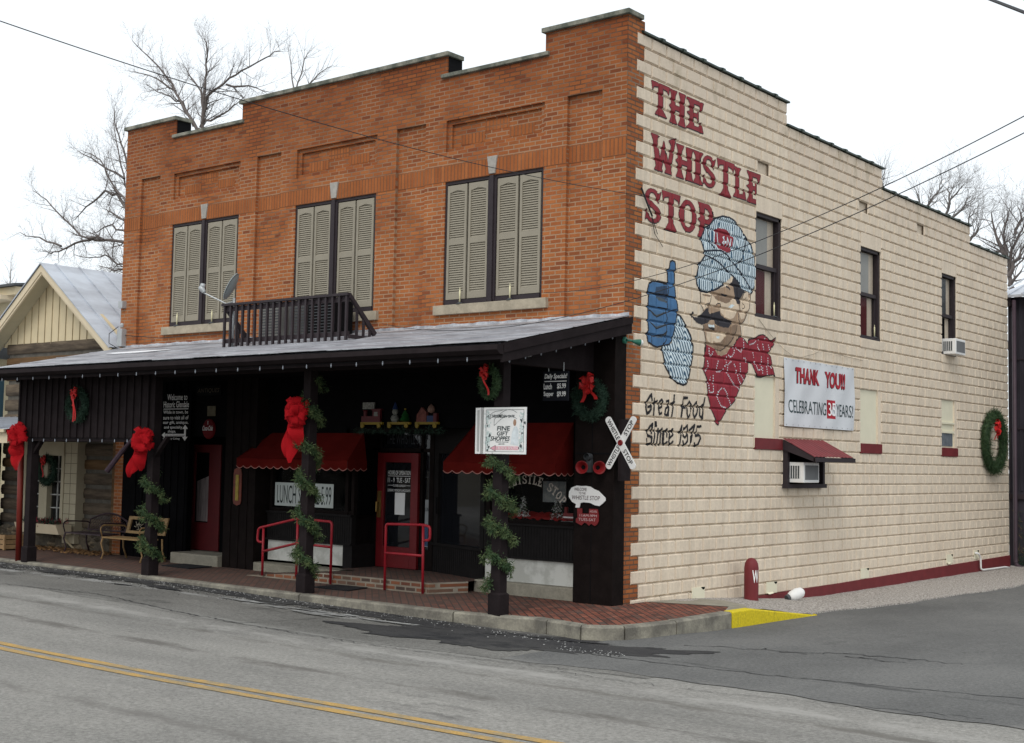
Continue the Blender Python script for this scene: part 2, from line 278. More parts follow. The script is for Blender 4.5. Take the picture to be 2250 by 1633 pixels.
MURAL=[('stripe','sl',0.03,[1.388,4.293,1.522,4.254,1.647,4.15,1.811,3.996,1.889,3.847,1.892,3.691,1.833,3.518,1.762,3.306,1.702,3.232,1.616,3.21,1.445,3.236,1.276,3.303,1.083,3.467,1.033,3.615,0.978,3.749,1.265,3.822,1.356,4.098]),
('line','k',0.033,[1.412,4.295,1.535,4.249,1.66,4.145,1.819,3.991,1.894,3.841,1.892,3.691,1.838,3.518,1.774,3.314,1.702,3.232,1.616,3.21,1.445,3.236,1.276,3.303,1.094,3.462,1.044,3.615,0.983,3.762]),
('poly','bl',0,[1.14,4.719,1.124,4.914,1.182,4.96,1.204,5.059,1.264,5.088,1.348,5.071,1.363,4.957,1.328,4.889,1.331,4.735,1.371,4.547,1.422,4.437,1.443,4.337,1.406,4.256,1.368,4.086,1.276,3.874,1.194,3.797,1.029,3.772,0.867,3.734,0.763,3.744,0.602,3.799,0.577,3.915,0.621,3.968,0.595,4.115,0.597,4.314,0.61,4.489,0.579,4.548,0.617,4.652,0.708,4.702,0.846,4.716]),
('poly','db',0,[0.813,4.631,1.117,4.685,1.143,4.548,1.109,4.468,0.875,4.468,0.792,4.547]),
('poly','gr',0,[0.839,4.489,1.015,4.477,1.121,4.45,1.134,4.42,0.875,4.436]),
('poly','gr',0,[0.614,4.29,0.822,4.211,1.113,4.291,1.125,4.267,0.846,4.176,0.742,4.197]),
('poly','gr',0,[0.675,4.097,0.826,4.037,1.117,4.107,1.117,4.076,0.85,4.001,0.768,4.031]),
('poly','gr',0,[0.588,3.91,0.795,3.878,1.026,3.922,1.131,3.988,1.12,3.937,1.004,3.883,0.749,3.874]),
('line','k',0.026,[1.14,4.719,1.124,4.914,1.182,4.96,1.204,5.059,1.264,5.088,1.348,5.071,1.363,4.957,1.328,4.889,1.331,4.735,1.371,4.547,1.422,4.437,1.443,4.337,1.406,4.256,1.368,4.086,1.276,3.874,1.194,3.797,1.029,3.772,0.867,3.734,0.763,3.744,0.602,3.799,0.577,3.915,0.621,3.968,0.595,4.115,0.597,4.314,0.61,4.489,0.579,4.548,0.617,4.652,0.708,4.702,0.846,4.716,1.14,4.719]),
('line','k',0.018,[0.846,4.71,1.152,4.701,1.166,4.601,1.122,4.444,1.147,4.345,1.09,4.276,1.139,4.192,1.105,4.113,1.13,4.014,1.097,3.935,1.122,3.861,1.029,3.772]),
('line','k',0.018,[0.598,4.289,0.834,4.181,1.113,4.278]),
('line','k',0.018,[0.629,4.106,0.838,4.003,1.117,4.095]),
('line','k',0.02,[0.577,3.915,0.771,3.888,1.026,3.935,1.131,3.988]),
('line','k',0.016,[1.108,4.531,1.371,4.534]),
('line','k',0.016,[1.137,4.28,1.411,4.359]),
('line','k',0.014,[1.129,4.09,1.379,4.138]),
('line','k',0.014,[0.702,3.888,0.716,3.778]),
('line','k',0.016,[0.579,4.535,0.815,4.524,1.131,4.546]),
('line','k',0.013,[0.613,4.328,1.136,4.331]),
('poly','s2',0,[2.086,4.698,2.341,4.716,3.084,4.93,3.185,4.922,3.249,4.737,3.333,4.625,3.383,4.711,3.505,4.846,3.62,4.89,3.705,4.838,3.727,4.748,3.697,4.601,3.604,4.49,3.522,4.37,3.44,4.316,3.379,4.295,3.432,4.148,3.443,4.129,3.3,4.056,2.941,3.798,2.823,3.749,2.705,3.751,2.49,3.842,2.288,3.894,2.248,4.065,2.198,4.187,2.204,4.41,2.117,4.517]),
('poly','s1',0,[2.114,4.691,2.456,4.729,2.42,4.549,2.204,4.42,2.127,4.518]),
('poly','s1',0,[2.466,4.691,2.554,4.661,2.652,4.623,2.928,4.602,3.128,4.704,3.209,4.702,3.333,4.605,3.365,4.547,3.253,4.475,3.173,4.397,3.052,4.36,2.892,4.38,2.733,4.443,2.751,4.564,2.652,4.583,2.537,4.502,2.382,4.545]),
('poly','s1',0,[3.404,4.713,3.536,4.86,3.641,4.882,3.716,4.757,3.666,4.578,3.541,4.524,3.375,4.548,3.374,4.649]),
('poly','s1',0,[3.345,4.494,3.562,4.526,3.522,4.42,3.419,4.39]),
('poly','s3',0,[2.152,4.676,2.418,4.686,2.428,4.658,2.304,4.649,2.19,4.651]),
('poly','s3',0,[2.534,4.669,2.728,4.74,3.006,4.731,3.168,4.738,3.048,4.645,2.908,4.6,2.691,4.627,2.573,4.634]),
('poly','s1',0,[2.304,4.089,2.936,4.13,2.897,4.062,2.741,3.96,2.585,3.947,2.526,3.972,2.508,3.922,2.354,3.938,2.306,4.002]),
('poly','s3',0,[2.561,4.21,3.054,4.226,3.235,4.302,3.297,4.298,3.258,4.153,3.098,3.999,2.939,3.937,2.663,3.915,2.508,3.922,2.741,3.96,2.917,4.064,2.955,4.147,2.238,4.103,2.217,4.179,2.349,4.23,2.37,4.154]),
('poly','s3',0,[2.288,3.923,2.586,3.908,2.939,3.942,3.217,4.13,3.258,4.123,3.058,3.966,2.94,3.877,2.743,3.822,2.587,3.845,2.298,3.895]),
('poly','w',0,[2.35,4.21,2.542,4.218,2.552,4.18,2.369,4.173]),
('poly','k',0,[2.36,4.172,2.552,4.17,2.553,4.126,2.37,4.149]),
('poly','w',0,[2.989,4.549,3.109,4.611,3.19,4.6,3.09,4.544]),
('poly','w',0,[2.603,4.042,2.72,4.057,2.701,4.016,2.632,4.01]),
('poly','h',0,[3.163,5.08,3.369,4.963,3.557,4.883,3.474,4.823,3.383,4.721,3.363,4.638,3.271,4.633,3.188,4.771,3.145,4.907,3.044,4.925,3.103,4.972]),
('poly','h',0,[1.896,4.374,1.912,4.342,1.879,4.31,1.935,4.287,2.037,4.292,2.157,4.367,2.288,4.457,2.355,4.474,2.365,4.407,2.404,4.381,2.577,4.428,2.713,4.461,2.753,4.396,2.932,4.354,3.133,4.333,3.114,4.291,2.994,4.215,2.835,4.206,2.658,4.219,2.561,4.24,2.54,4.297,2.406,4.284,2.33,4.228,2.161,4.188,2.011,4.203,1.899,4.255,1.828,4.31,1.86,4.361]),
('poly','h',0,[2.728,4.75,2.886,4.752,2.986,4.739,2.927,4.712,2.807,4.724]),
('line','h',0.03,[2.924,4.876,2.994,4.869,3.035,4.844]),
('line','k',0.014,[2.465,4.73,2.42,4.588,2.354,4.484]),
('line','k',0.014,[2.269,4.485,2.297,4.526,2.391,4.556]),
('line','k',0.014,[2.594,4.548,2.652,4.578,2.731,4.577,2.755,4.525]),
('line','k',0.014,[2.105,4.69,2.117,4.517,2.203,4.429,2.185,4.408]),
('line','k',0.014,[3.314,4.501,3.336,4.382,3.399,4.312,3.461,4.333,3.543,4.402,3.604,4.49,3.697,4.601,3.716,4.757]),
('line','k',0.014,[3.725,4.861,3.727,4.758]),
('line','k',0.014,[3.287,4.287,3.257,4.184,3.098,4.009,2.939,3.907,2.743,3.82,2.548,3.837]),
('line','k',0.014,[2.198,4.187,2.248,4.046,2.298,3.905]),
('line','k',0.014,[3.389,4.286,3.433,4.128]),
('line','k',0.014,[3.476,4.68,3.54,4.606,3.458,4.556]),
('line','k',0.014,[3.579,4.773,3.538,4.728]),
('line','k',0.014,[3.362,4.719,3.375,4.548]),
('line','k',0.014,[3.434,4.727,3.505,4.836,3.62,4.885,3.705,4.838]),
('poly','r',0,[2.294,3.889,2.553,3.841,2.652,3.756,2.779,3.74,2.947,3.787,3.025,3.863,3.185,3.946,3.347,4.09,3.46,4.109,3.638,4.002,3.67,3.984,3.658,4.045,3.721,4.091,3.869,4.108,4.018,4.178,4.169,4.206,4.279,4.19,4.412,4.133,4.489,4.129,4.634,4.194,4.568,4.067,4.37,3.915,4.459,3.848,4.517,3.706,4.619,3.523,4.552,3.55,4.353,3.528,4.178,3.486,4.027,3.487,3.919,3.552,3.79,3.697,3.684,3.7,3.686,3.578,3.501,3.374,3.379,3.256,3.219,3.038,2.961,2.887,2.69,2.632,2.621,2.658,2.611,2.726,2.464,2.876,2.375,3.066,2.333,3.286,2.341,3.335,2.216,3.482,2.242,3.59]),
('line','k',0.02,[2.294,3.889,2.242,3.59,2.216,3.482,2.341,3.335,2.333,3.286,2.375,3.066,2.464,2.876,2.611,2.726,2.621,2.658,2.69,2.632,2.961,2.887,3.219,3.038,3.379,3.256,3.501,3.374,3.686,3.578,3.684,3.7,3.79,3.697,3.919,3.552,4.027,3.487,4.178,3.486,4.353,3.528,4.552,3.55,4.619,3.523,4.517,3.706,4.459,3.848,4.37,3.915,4.568,4.067,4.634,4.194,4.489,4.129,4.412,4.133,4.279,4.19,4.169,4.206,4.018,4.178,3.869,4.108,3.721,4.091,3.658,4.045,3.659,3.994,3.46,4.109,3.347,4.09,3.185,3.946]),
('dots','w',0.026,[2.38,3.876,2.392,3.736,2.469,3.722,2.525,3.824]),
('dots','w',0.026,[2.317,3.663,2.366,3.579,2.339,3.499,2.254,3.46]),
('dots','w',0.026,[2.692,3.69,2.617,3.518]),
('dots','w',0.026,[2.947,3.778,2.939,3.618,2.793,3.5,2.598,3.472]),
('dots','w',0.026,[3.185,3.946,3.197,3.836,3.108,3.75,2.967,3.774]),
('dots','w',0.026,[3.246,4.001,3.278,3.903,3.412,3.853,3.514,3.931,3.502,4.062]),
('dots','w',0.026,[3.393,3.7,3.407,3.489,3.511,3.394]),
('dots','w',0.026,[3.434,3.753,3.558,3.762,3.642,3.687]),
('dots','w',0.026,[3.129,3.691,2.989,3.622,2.972,3.472,3.154,3.333,3.359,3.245]),
('dots','w',0.026,[3.169,3.664,3.273,3.561,3.336,3.404,3.419,3.329]),
('dots','w',0.026,[2.483,3.45,2.418,3.33]),
('dots','w',0.026,[2.521,3.453,2.536,3.142,2.411,3.14,2.38,3.289]),
('dots','w',0.026,[2.836,3.246,2.7,3.17,2.663,3.06,2.782,2.939,2.941,2.916]),
('dots','w',0.026,[2.836,3.246,2.957,3.164,3.089,2.972]),
('dots','w',0.026,[3.808,3.913,3.874,3.754,4.004,3.599,4.123,3.606,4.12,3.844]),
('dots','w',0.026,[3.977,4.061,3.999,3.959,4.064,3.933]),
('dots','w',0.026,[4.149,4.075,4.216,3.945]),
('dots','w',0.026,[4.346,4.08,4.414,3.971]),
('dots','w',0.026,[4.349,3.861,4.361,3.716,4.506,3.663]),
('dots','w',0.026,[4.176,3.682,4.167,3.526]),
('dots','w',0.026,[4.307,3.712,4.342,3.537]),
('dots','w',0.026,[4.051,4.149,4.063,4.068]),
('dots','w',0.026,[3.68,3.995,3.849,4.03,3.934,4.078]),
('dots','w',0.026,[4.192,4.141,4.279,4.148]),
('stripe','ht',0.034,[2.78,6.007,2.997,6.018,3.164,5.994,3.314,5.929,3.562,5.77,3.736,5.673,3.854,5.473,3.945,5.287,3.937,5.088,3.842,4.945,3.756,4.861,3.479,4.895,3.122,5.083,2.851,4.923,2.324,4.715,2.134,4.716,1.996,4.805,1.978,4.908,2.05,5.119,2.244,5.295,2.208,5.37,2.102,5.541,2.228,5.728,2.375,5.804,2.531,5.927]),
('poly','r',0,[2.534,5.747,2.64,5.795,2.891,5.805,3.14,5.709,3.114,5.586,3.016,5.435,2.861,5.441,2.591,5.477,2.511,5.537]),
('line','n',0.03,[2.78,6.007,2.997,6.018,3.164,5.994,3.314,5.929,3.562,5.77,3.736,5.673,3.854,5.473,3.945,5.287,3.937,5.088,3.842,4.945,3.756,4.861]),
('line','n',0.03,[2.851,4.914,2.62,4.806,2.324,4.715,2.134,4.716,1.996,4.805,1.978,4.908,2.05,5.119,2.244,5.295,2.208,5.37,2.102,5.541,2.228,5.728,2.375,5.804,2.531,5.927,2.78,6.007]),
('line','n',0.03,[2.234,5.365,2.539,5.416,2.753,5.44,2.934,5.397,3.119,5.302,3.457,5.133,3.726,4.932]),
('line','n',0.03,[2.261,5.302,2.471,5.281,2.684,5.237,2.865,5.169,3.103,5.09,3.346,4.981]),
('line','n',0.03,[3.543,5.749,3.526,5.588,3.453,5.411,3.323,5.31]),
('line','n',0.03,[2.375,5.804,2.307,5.669,2.397,5.521,2.539,5.451]),
('line','w',0.024,[2.605,5.704,2.635,5.546,2.751,5.535]),
('line','w',0.024,[2.861,5.687,2.799,5.664,2.854,5.622,2.786,5.576,2.85,5.549,2.898,5.61]),
('line','w',0.024,[2.932,5.542,2.941,5.68,3.032,5.547,3.058,5.67]),
('line','w',0.024,[2.534,5.721,2.51,5.573,2.609,5.47]),
('line','k',0.0405,[0.741,2.939,0.721,3.023,0.661,2.974,0.591,2.899,0.574,2.826,0.6,2.735,0.654,2.744,0.714,2.805,0.719,2.858,0.646,2.832]),
('line','k',0.036000000000000004,[0.808,2.962,0.798,2.835,0.789,2.723]),
('line','k',0.036000000000000004,[0.804,2.875,0.882,2.932]),
('line','k',0.036000000000000004,[0.928,2.821,1.02,2.858,1.037,2.933,1.012,2.961,0.944,2.922,0.922,2.827,0.948,2.736,1.01,2.758]),
('line','k',0.036000000000000004,[1.144,2.938,1.207,2.954,1.208,2.893,1.198,2.732]),
('line','k',0.036000000000000004,[1.196,2.866,1.121,2.829,1.098,2.741,1.161,2.73,1.197,2.799]),
('line','k',0.036,[1.364,3.036,1.347,2.927,1.294,2.715]),
('line','k',0.036000000000000004,[1.277,2.91,1.366,2.941]),
('line','k',0.045000000000000005,[1.741,3.02,1.643,3.016,1.618,2.925,1.57,2.726]),
('line','k',0.045000000000000005,[1.587,2.863,1.685,2.874]),
('line','k',0.036000000000000004,[1.802,2.968,1.737,2.903,1.739,2.78,1.773,2.713,1.845,2.784,1.869,2.909,1.802,2.968]),
('line','k',0.036000000000000004,[2.015,2.968,1.936,2.905,1.918,2.787,1.959,2.72,2.032,2.792,2.064,2.904,2.015,2.968]),
('line','k',0.036000000000000004,[2.272,3.046,2.22,2.897,2.203,2.708]),
('line','k',0.036000000000000004,[2.206,2.938,2.125,2.886,2.114,2.767,2.169,2.727,2.215,2.799]),
('line','k',0.0405,[0.733,2.451,0.767,2.59,0.683,2.541,0.612,2.454,0.65,2.409,0.747,2.392,0.731,2.299,0.64,2.284,0.608,2.356]),
('line','k',0.0405,[0.858,2.613,0.866,2.56]),
('line','k',0.036000000000000004,[0.83,2.519,0.82,2.394,0.786,2.281]),
('line','k',0.036000000000000004,[0.916,2.522,0.906,2.416,0.872,2.276]),
('line','k',0.036000000000000004,[0.905,2.442,1.027,2.525,0.98,2.418,0.97,2.278]),
('line','k',0.036000000000000004,[1.161,2.409,1.165,2.523,1.078,2.467,1.062,2.32,1.094,2.287,1.169,2.329]),
('line','k',0.036000000000000004,[1.231,2.384,1.331,2.44,1.329,2.528,1.241,2.478,1.219,2.33,1.258,2.291,1.333,2.339]),
('line','k',0.036000000000000004,[1.517,2.472,1.592,2.59,1.563,2.433,1.527,2.283]),
('line','k',0.036000000000000004,[1.758,2.507,1.749,2.599,1.639,2.524,1.628,2.435,1.681,2.409,1.758,2.466,1.76,2.356,1.657,2.286,1.623,2.353]),
('line','k',0.0405,[1.81,2.522,1.968,2.609,1.891,2.442,1.841,2.289]),
('line','k',0.0405,[2.157,2.595,2.049,2.584,1.998,2.444,2.119,2.461,2.147,2.407,2.068,2.308,1.988,2.285,1.967,2.326])]
LET=[('T',0.619,1.14,7.238,7.728),('H',1.138,1.605,7.207,7.719),('E',1.641,2.146,7.227,7.709),('W',0.624,1.345,6.397,6.921),('H',1.34,1.841,6.395,6.91),('I',1.844,2.148,6.396,6.905),('S',2.144,2.541,6.404,6.904),('T',2.586,3.154,6.352,6.922),('L',3.118,3.549,6.397,6.893),('E',3.57,4.053,6.388,6.908),('S',0.489,0.924,5.583,6.089),('T',0.947,1.475,5.539,6.117),('O',1.465,1.957,5.594,6.087),('P',1.997,2.49,5.575,6.113)]

# side wall: courses of moulded blocks
CH=.2032
ZK=lambda k:7.97-CH*k
def course_start(k): 
    prot=(k%2==0) if k<=20 else (k>=23 and (k-23)%2==0)
    return .235 if prot else .435
def cuts(k):
    """openings in the block courses: list of (y0,y1)"""
    c=[]
    if 7<=k<=17: c+=[(3.93,4.87),(8.16,9.11),(12.4,13.28)]
    if 22<=k<=27: c+=[(3.93,4.8),(8.16,9.12),(12.37,13.28)]
    if k==4: c+=[(3.98,4.4),(8.08,8.5),(11.0,11.4)]
    return c
ytop=lambda y: 8.376 if y<5.04 else 7.97 if y<9.2 else 7.564 if y<14.16 else 7.157
JD,FD,BV=.019,-.012,.024
def block_rects():
    out=[]
    for k in range(-2,41):
        z1,z0=ZK(k),ZK(k+1); st=course_start(k); e=[st]
        y=st+.406
        while y<16.6: e.append(y); y+=.406
        e.append(16.74)
        ymax=16.74 if k>=4 else 14.16 if k>=2 else 9.2 if k>=0 else 5.04
        for a,b in zip(e[:-1],e[1:]):
            if a>=ymax-.05: continue
            b=min(b,ymax); segs=[(a,b)]
            for c0,c1 in cuts(k):
                ns=[]
                for s0,s1 in segs:
                    if c1<=s0 or c0>=s1: ns.append((s0,s1)); continue
                    if s0<c0: ns.append((s0,c0))
                    if s1>c1: ns.append((c1,s1))
                segs=ns
            for s0,s1 in segs:
                if s1-s0>.03: out.append((k,s0,s1,z0,z1))
    return out
BLK=block_rects()
def wall_x(Y,Z):
    X=np.full(Y.shape,-JD)
    for k,a,b,z0,z1 in BLK:
        if z1<2.1 or z0>7.8 or a>4.8: continue
        m=(Y>=a)&(Y<=b)&(Z>=z0)&(Z<=z1)
        if m.any():
            e=np.minimum(np.minimum(Y[m]-a,b-Y[m]),np.minimum(Z[m]-z0,z1-Z[m])); X[m]=-JD+(JD-FD)*np.minimum(e/BV,1)
    return X
# ---- painted wall: raster canvases draped over the block relief
CS=.008
class Canvas:
    def __init__(s,y0,y1,z0,z1):
        s.ys=np.arange(y0,y1,CS); s.zs=np.arange(z0,z1,CS); s.Y,s.Z=np.meshgrid(s.ys+CS/2,s.zs+CS/2,indexing='ij'); s.a=np.zeros(s.Y.shape,int)
    def poly(s,c,pts): s.a[inpoly(s.Y,s.Z,pts)]=c
    def line(s,c,w,pts,only=None):
        for (a,b),(d,e) in zip(pts[:-1],pts[1:]):
            lo=(min(a,d)-w,min(b,e)-w); hi=(max(a,d)+w,max(b,e)+w)
            i0,i1=np.searchsorted(s.ys,[lo[0],hi[0]]); j0,j1=np.searchsorted(s.zs,[lo[1],hi[1]])
            Y,Z=s.Y[i0:i1,j0:j1],s.Z[i0:i1,j0:j1]; l2=(d-a)**2+(e-b)**2+1e-9
            t=np.clip(((Y-a)*(d-a)+(Z-b)*(e-b))/l2,0,1); dd=np.hypot(Y-a-t*(d-a),Z-b-t*(e-b)); s.a[i0:i1,j0:j1][dd<w/2]=c
    def dots(s,c,w,pts,step=.05):
        acc=0
        for (a,b),(d,e) in zip(pts[:-1],pts[1:]):
            L=math.hypot(d-a,e-b); t=-acc
            while t+step<=L:
                t+=step; q=(a+(d-a)*t/L,b+(e-b)*t/L); s.line(c,w,[q,(q[0]+.001,q[1])])
            acc=L-t
    def build(s,name,mats,parent,**k):
        ii,jj=np.nonzero(s.a); nz=len(s.zs)+1
        c=np.stack([ii*nz+jj,(ii+1)*nz+jj,(ii+1)*nz+jj+1,ii*nz+jj+1],1); u,inv=np.unique(c,return_inverse=True)
        Yv=s.ys[0]+(u//nz)*CS; Zv=s.zs[0]+(u%nz)*CS; Xv=wall_x(Yv,Zv)+.0045
        me=bpy.data.meshes.new(name); n=len(ii); me.vertices.add(len(u)); me.vertices.foreach_set('co',np.stack([Xv,Yv,Zv],1).ravel())
        me.loops.add(4*n); me.loops.foreach_set('vertex_index',inv.reshape(-1).astype(np.int32)); me.polygons.add(n); me.polygons.foreach_set('loop_start',np.arange(0,4*n,4,dtype=np.int32))
        for q in mats: me.materials.append(q)
        me.update(calc_edges=True); me.polygons.foreach_set('material_index',(s.a[ii,jj]-1).astype(np.int32)); me.update()
        o=bpy.data.objects.new(name,me); COL.objects.link(o); o.parent=parent; WORLD[o.name]=Vector((0,0,0)); tag(o,**k); return o
PAL=['k','n','bl','db','gr','w','sb','s1','s2','s3','r','h','lt']
PC={'k':(.016,.015,.018),'n':(.012,.018,.032),'bl':(.060,.155,.31),'db':(.030,.060,.115),'gr':(.075,.095,.115),'w':(.66,.76,.80),'sb':(.045,.105,.17),'s1':(.68,.55,.41),'s2':(.38,.27,.185),'s3':(.25,.17,.115),'r':(.27,.025,.040),'h':(.030,.028,.035),'lt':(.25,.028,.038)}
PM=[mat('wall_paint_'+{'k':'black','n':'navy','bl':'blue','db':'dark_blue','gr':'slate','w':'white','sb':'stripe_blue','s1':'pale_skin','s2':'skin','s3':'shaded_skin','r':'red','h':'hair','lt':'brick_red'}[p],PC[p],.75,.12,6) for p in PAL]
ix={p:i+1 for i,p in enumerate(PAL)}
def paint_mural(B):
    cv=Canvas(.4,4.75,2.3,6.2)
    for kd,c,w,fl in MURAL:
        pts=[(fl[i],fl[i+1]) for i in range(0,len(fl),2)]
        if kd=='line' and w>=.035: continue
        if kd=='poly': cv.poly(ix[c],pts)
        elif kd=='line': cv.line(ix[c],w,pts)
        elif kd=='dots': cv.dots(ix[c],w*.9,pts,.042)
        elif kd=='stripe':
            m=inpoly(cv.Y,cv.Z,pts)
            if c=='sl': u=cv.Y*.80+cv.Z*.58+.012*np.sin(cv.Z*14)
            else: u=cv.Y-.16*(cv.Z-5)*np.sign(3.05-cv.Y)+.02*np.sin(cv.Z*9)
            s=(u/(.062 if c=='sl' else .058))%1
            cv.a[m]=np.where(s[m]<.45,ix['sb'],ix['w'])
    cv.build('engineer_mural',PM,B,label='painted mural of a moustached engineer in a striped cap and red kerchief pointing up')
    cv=Canvas(.4,2.6,2.2,3.75)
    for kd,c,w,fl in MURAL:
        pts=[(fl[i],fl[i+1]) for i in range(0,len(fl),2)]
        if kd=='line' and c=='k' and w>=.035: cv.line(ix['k'],w,pts)
    cv.build('painted_lettering',PM,B,label='black brush lettering reading Great Food Since 1975')
    cv=Canvas(.4,4.2,5.5,7.85)
    for ch,y0,y1,z0,z1 in LET:
        U=(cv.Y-y0)/(y1-y0); V=(cv.Z-z0)/(z1-z0); m=np.zeros(U.shape,bool)
        for q in G[ch]: m^=inpoly(U,V,q)
        if ch=='P': m&=~((cv.Y>2.22)&(cv.Z<5.86-(2.42-cv.Y)*.9)) 
        o=m.copy()
        for dx,dy in ((1,0),(2,0),(0,-1),(1,-1),(0,-2),(-1,0),(0,1)): o|=np.roll(np.roll(m,dx,0),dy,1)
        cv.a[o&(cv.a==0)]=ix['k']; cv.a[m]=ix['lt']
    # the cap is painted over the last letter
    for kd,c,w,fl in MURAL:
        if kd=='stripe' and c=='ht': cv.a[inpoly(cv.Y,cv.Z,[(fl[i]-.02,fl[i+1]) for i in range(0,len(fl),2)])]=0
    cv.build('painted_lettering',PM,B,label='large brick red lettering reading THE WHISTLE STOP')
def glyphs(mb,s,place,h,mi=0,gap=.12,wf=.62):
    """Tuscan capitals as flat faces; place(u,v)->3D point, returns width"""
    u=0
    for ch in s:
        if ch==' ': u+=h*.45; continue
        w=h*(wf*(.5 if ch=='I' else 1.25 if ch=='W' else 1))
        for q in G[ch][:1]:
            mb.poly([place(u+x*w,y*h) for x,y in q],mi)
        u+=w+h*gap
    return u
# ================================================================ GROUND
def sm(t): t=max(0,min(1,t)); return t*t*(3-2*t)
def zr(x,y): return -.19+.09*sm(-x/8)-.055*sm((y+1.2)/1.6)-.09*sm((y-.5)/6)+.035*sm(-x)*sm((y+3.1)/.6)*(y<0)
def sheet(name,us,vs,zf,m,inside=None,**k):
    mb=MB(); idx={}
    for i,u in enumerate(us):
        for j,v in enumerate(vs): idx[i,j]=len(mb.v); mb.v.append((u,v,zf(u,v)))
    for i in range(len(us)-1):
        for j in range(len(vs)-1):
            if inside and not inside((us[i]+us[i+1])/2,(vs[j]+vs[j+1])/2): continue
            mb.f.append((idx[i,j],idx[i+1,j],idx[i+1,j+1],idx[i,j+1])); mb.m.append(0)
    return mb.build(name,m,None,True,kind='structure',**k)
def asphalt(name,c1,c2,c3,stretch,blot=.5,speck=.28,patch=None):
    m=mat(name,c1,.92,.1,.55,.5,90,col2=c2,stretch=stretch,ramp=(.35,.65),spec=.12); N,L,b=nodes(m)
    src=b.inputs['Base Color'].links[0].from_socket
    tc=N.new('ShaderNodeTexCoord'); mp=N.new('ShaderNodeMapping'); mp.inputs['Scale'].default_value=stretch; L.new(tc.outputs['Object'],mp.inputs[0])
    n=N.new('ShaderNodeTexNoise'); n.inputs['Scale'].default_value=1.7; n.inputs['Detail'].default_value=9; n.inputs['Roughness'].default_value=.72; L.new(mp.outputs[0],n.inputs['Vector'])
    r=N.new('ShaderNodeValToRGB'); r.color_ramp.elements[0].position=blot; r.color_ramp.elements[1].position=blot+.12; r.color_ramp.elements[0].color=(0,0,0,1); r.color_ramp.elements[1].color=(1,1,1,1); L.new(n.outputs[0],r.inputs[0])
    x=N.new('ShaderNodeMix'); x.data_type='RGBA'; L.new(r.outputs[0],x.inputs[0]); L.new(src,x.inputs[6]); x.inputs[7].default_value=(*c3,1)
    v=N.new('ShaderNodeTexNoise'); v.inputs['Scale'].default_value=24; v.inputs['Detail'].default_value=7; v.inputs['Roughness'].default_value=.9; L.new(tc.outputs['Object'],v.inputs['Vector'])
    vr=N.new('ShaderNodeMapRange'); vr.inputs[1].default_value=.35; vr.inputs[2].default_value=.65; vr.inputs[3].default_value=1-speck; vr.inputs[4].default_value=1+speck; L.new(v.outputs[0],vr.inputs[0])
    y=N.new('ShaderNodeMix'); y.data_type='RGBA'; y.blend_type='MULTIPLY'; y.inputs[0].default_value=1; L.new(x.outputs[2],y.inputs[6]); L.new(vr.outputs[0],y.inputs[7]); last=y.outputs[2]
    if patch: # streaks of worn darker asphalt following the wheel tracks, by road position
        sp=N.new('ShaderNodeSeparateXYZ'); L.new(tc.outputs['Object'],sp.inputs[0])
        for (yc,hw,col,thr) in patch:
            a=N.new('ShaderNodeMath'); a.operation='SUBTRACT'; L.new(sp.outputs[1],a.inputs[0]); a.inputs[1].default_value=yc
            a2=N.new('ShaderNodeMath'); a2.operation='ABSOLUTE'; L.new(a.outputs[0],a2.inputs[0])
            a3=N.new('ShaderNodeMapRange'); a3.inputs[1].default_value=0; a3.inputs[2].default_value=hw; a3.inputs[3].default_value=.22; a3.inputs[4].default_value=-.12; L.new(a2.outputs[0],a3.inputs[0])
            n5=N.new('ShaderNodeTexNoise'); n5.inputs['Scale'].default_value=2.0; n5.inputs['Detail'].default_value=10; n5.inputs['Roughness'].default_value=.75
            m5=N.new('ShaderNodeMapping'); m5.inputs['Scale'].default_value=(.55,1.3,1); m5.inputs['Location'].default_value=(yc*3,yc,0); L.new(tc.outputs['Object'],m5.inputs[0]); L.new(m5.outputs[0],n5.inputs['Vector'])
            s=N.new('ShaderNodeMath'); L.new(n5.outputs[0],s.inputs[0]); L.new(a3.outputs[0],s.inputs[1])
            q=N.new('ShaderNodeMapRange'); q.inputs[1].default_value=thr; q.inputs[2].default_value=thr+.16; q.inputs[4].default_value=.8; L.new(s.outputs[0],q.inputs[0])
            z=N.new('ShaderNodeMix'); z.data_type='RGBA'; L.new(q.outputs[0],z.inputs[0]); L.new(last,z.inputs[6]); z.inputs[7].default_value=(*col,1); last=z.outputs[2]
    L.new(last,b.inputs['Base Color']); return m
M_road=asphalt('worn_asphalt',(.185,.180,.168),(.275,.266,.246),(.150,.145,.136),(.30,1,1),.60,.42,[(-6.3,.35,(.12,.112,.102),.60),(-5.3,.3,(.13,.122,.11),.60),(-10.5,.8,(.11,.106,.10),.60),(-8.9,.5,(.15,.142,.132),.62),(-4.9,.5,(.33,.32,.30),.60)])
M_shoulder=asphalt('patched_asphalt',(.130,.126,.117),(.20,.194,.18),(.090,.087,.082),(.5,1,1),.58,.48,[(-2.5,.55,(.028,.027,.029),.54),(-3.0,.35,(.36,.36,.35),.64),(-4.45,.35,(.24,.235,.22),.60)])
M_side=asphalt('side_asphalt',(.110,.110,.108),(.158,.157,.152),(.088,.088,.087),(1,.5,1),.62,.38,[(-3.1,.3,(.06,.06,.06),.64),(-4.6,.9,(.215,.21,.197),.54)])
M_tar=mat('tar_patch',(.030,.030,.032),.7,.25,6,.4,60)
M_yl=mat('yellow_road_paint',(.42,.265,.085),.85,.12,4,.3,60,col2=(.27,.215,.13),ramp=(.42,.62),fine=.2)
M_gravel=mat('gravel',(.15,.135,.12),.95,.3,30,1.,40,col2=(.50,.465,.43),ramp=(.40,.60))
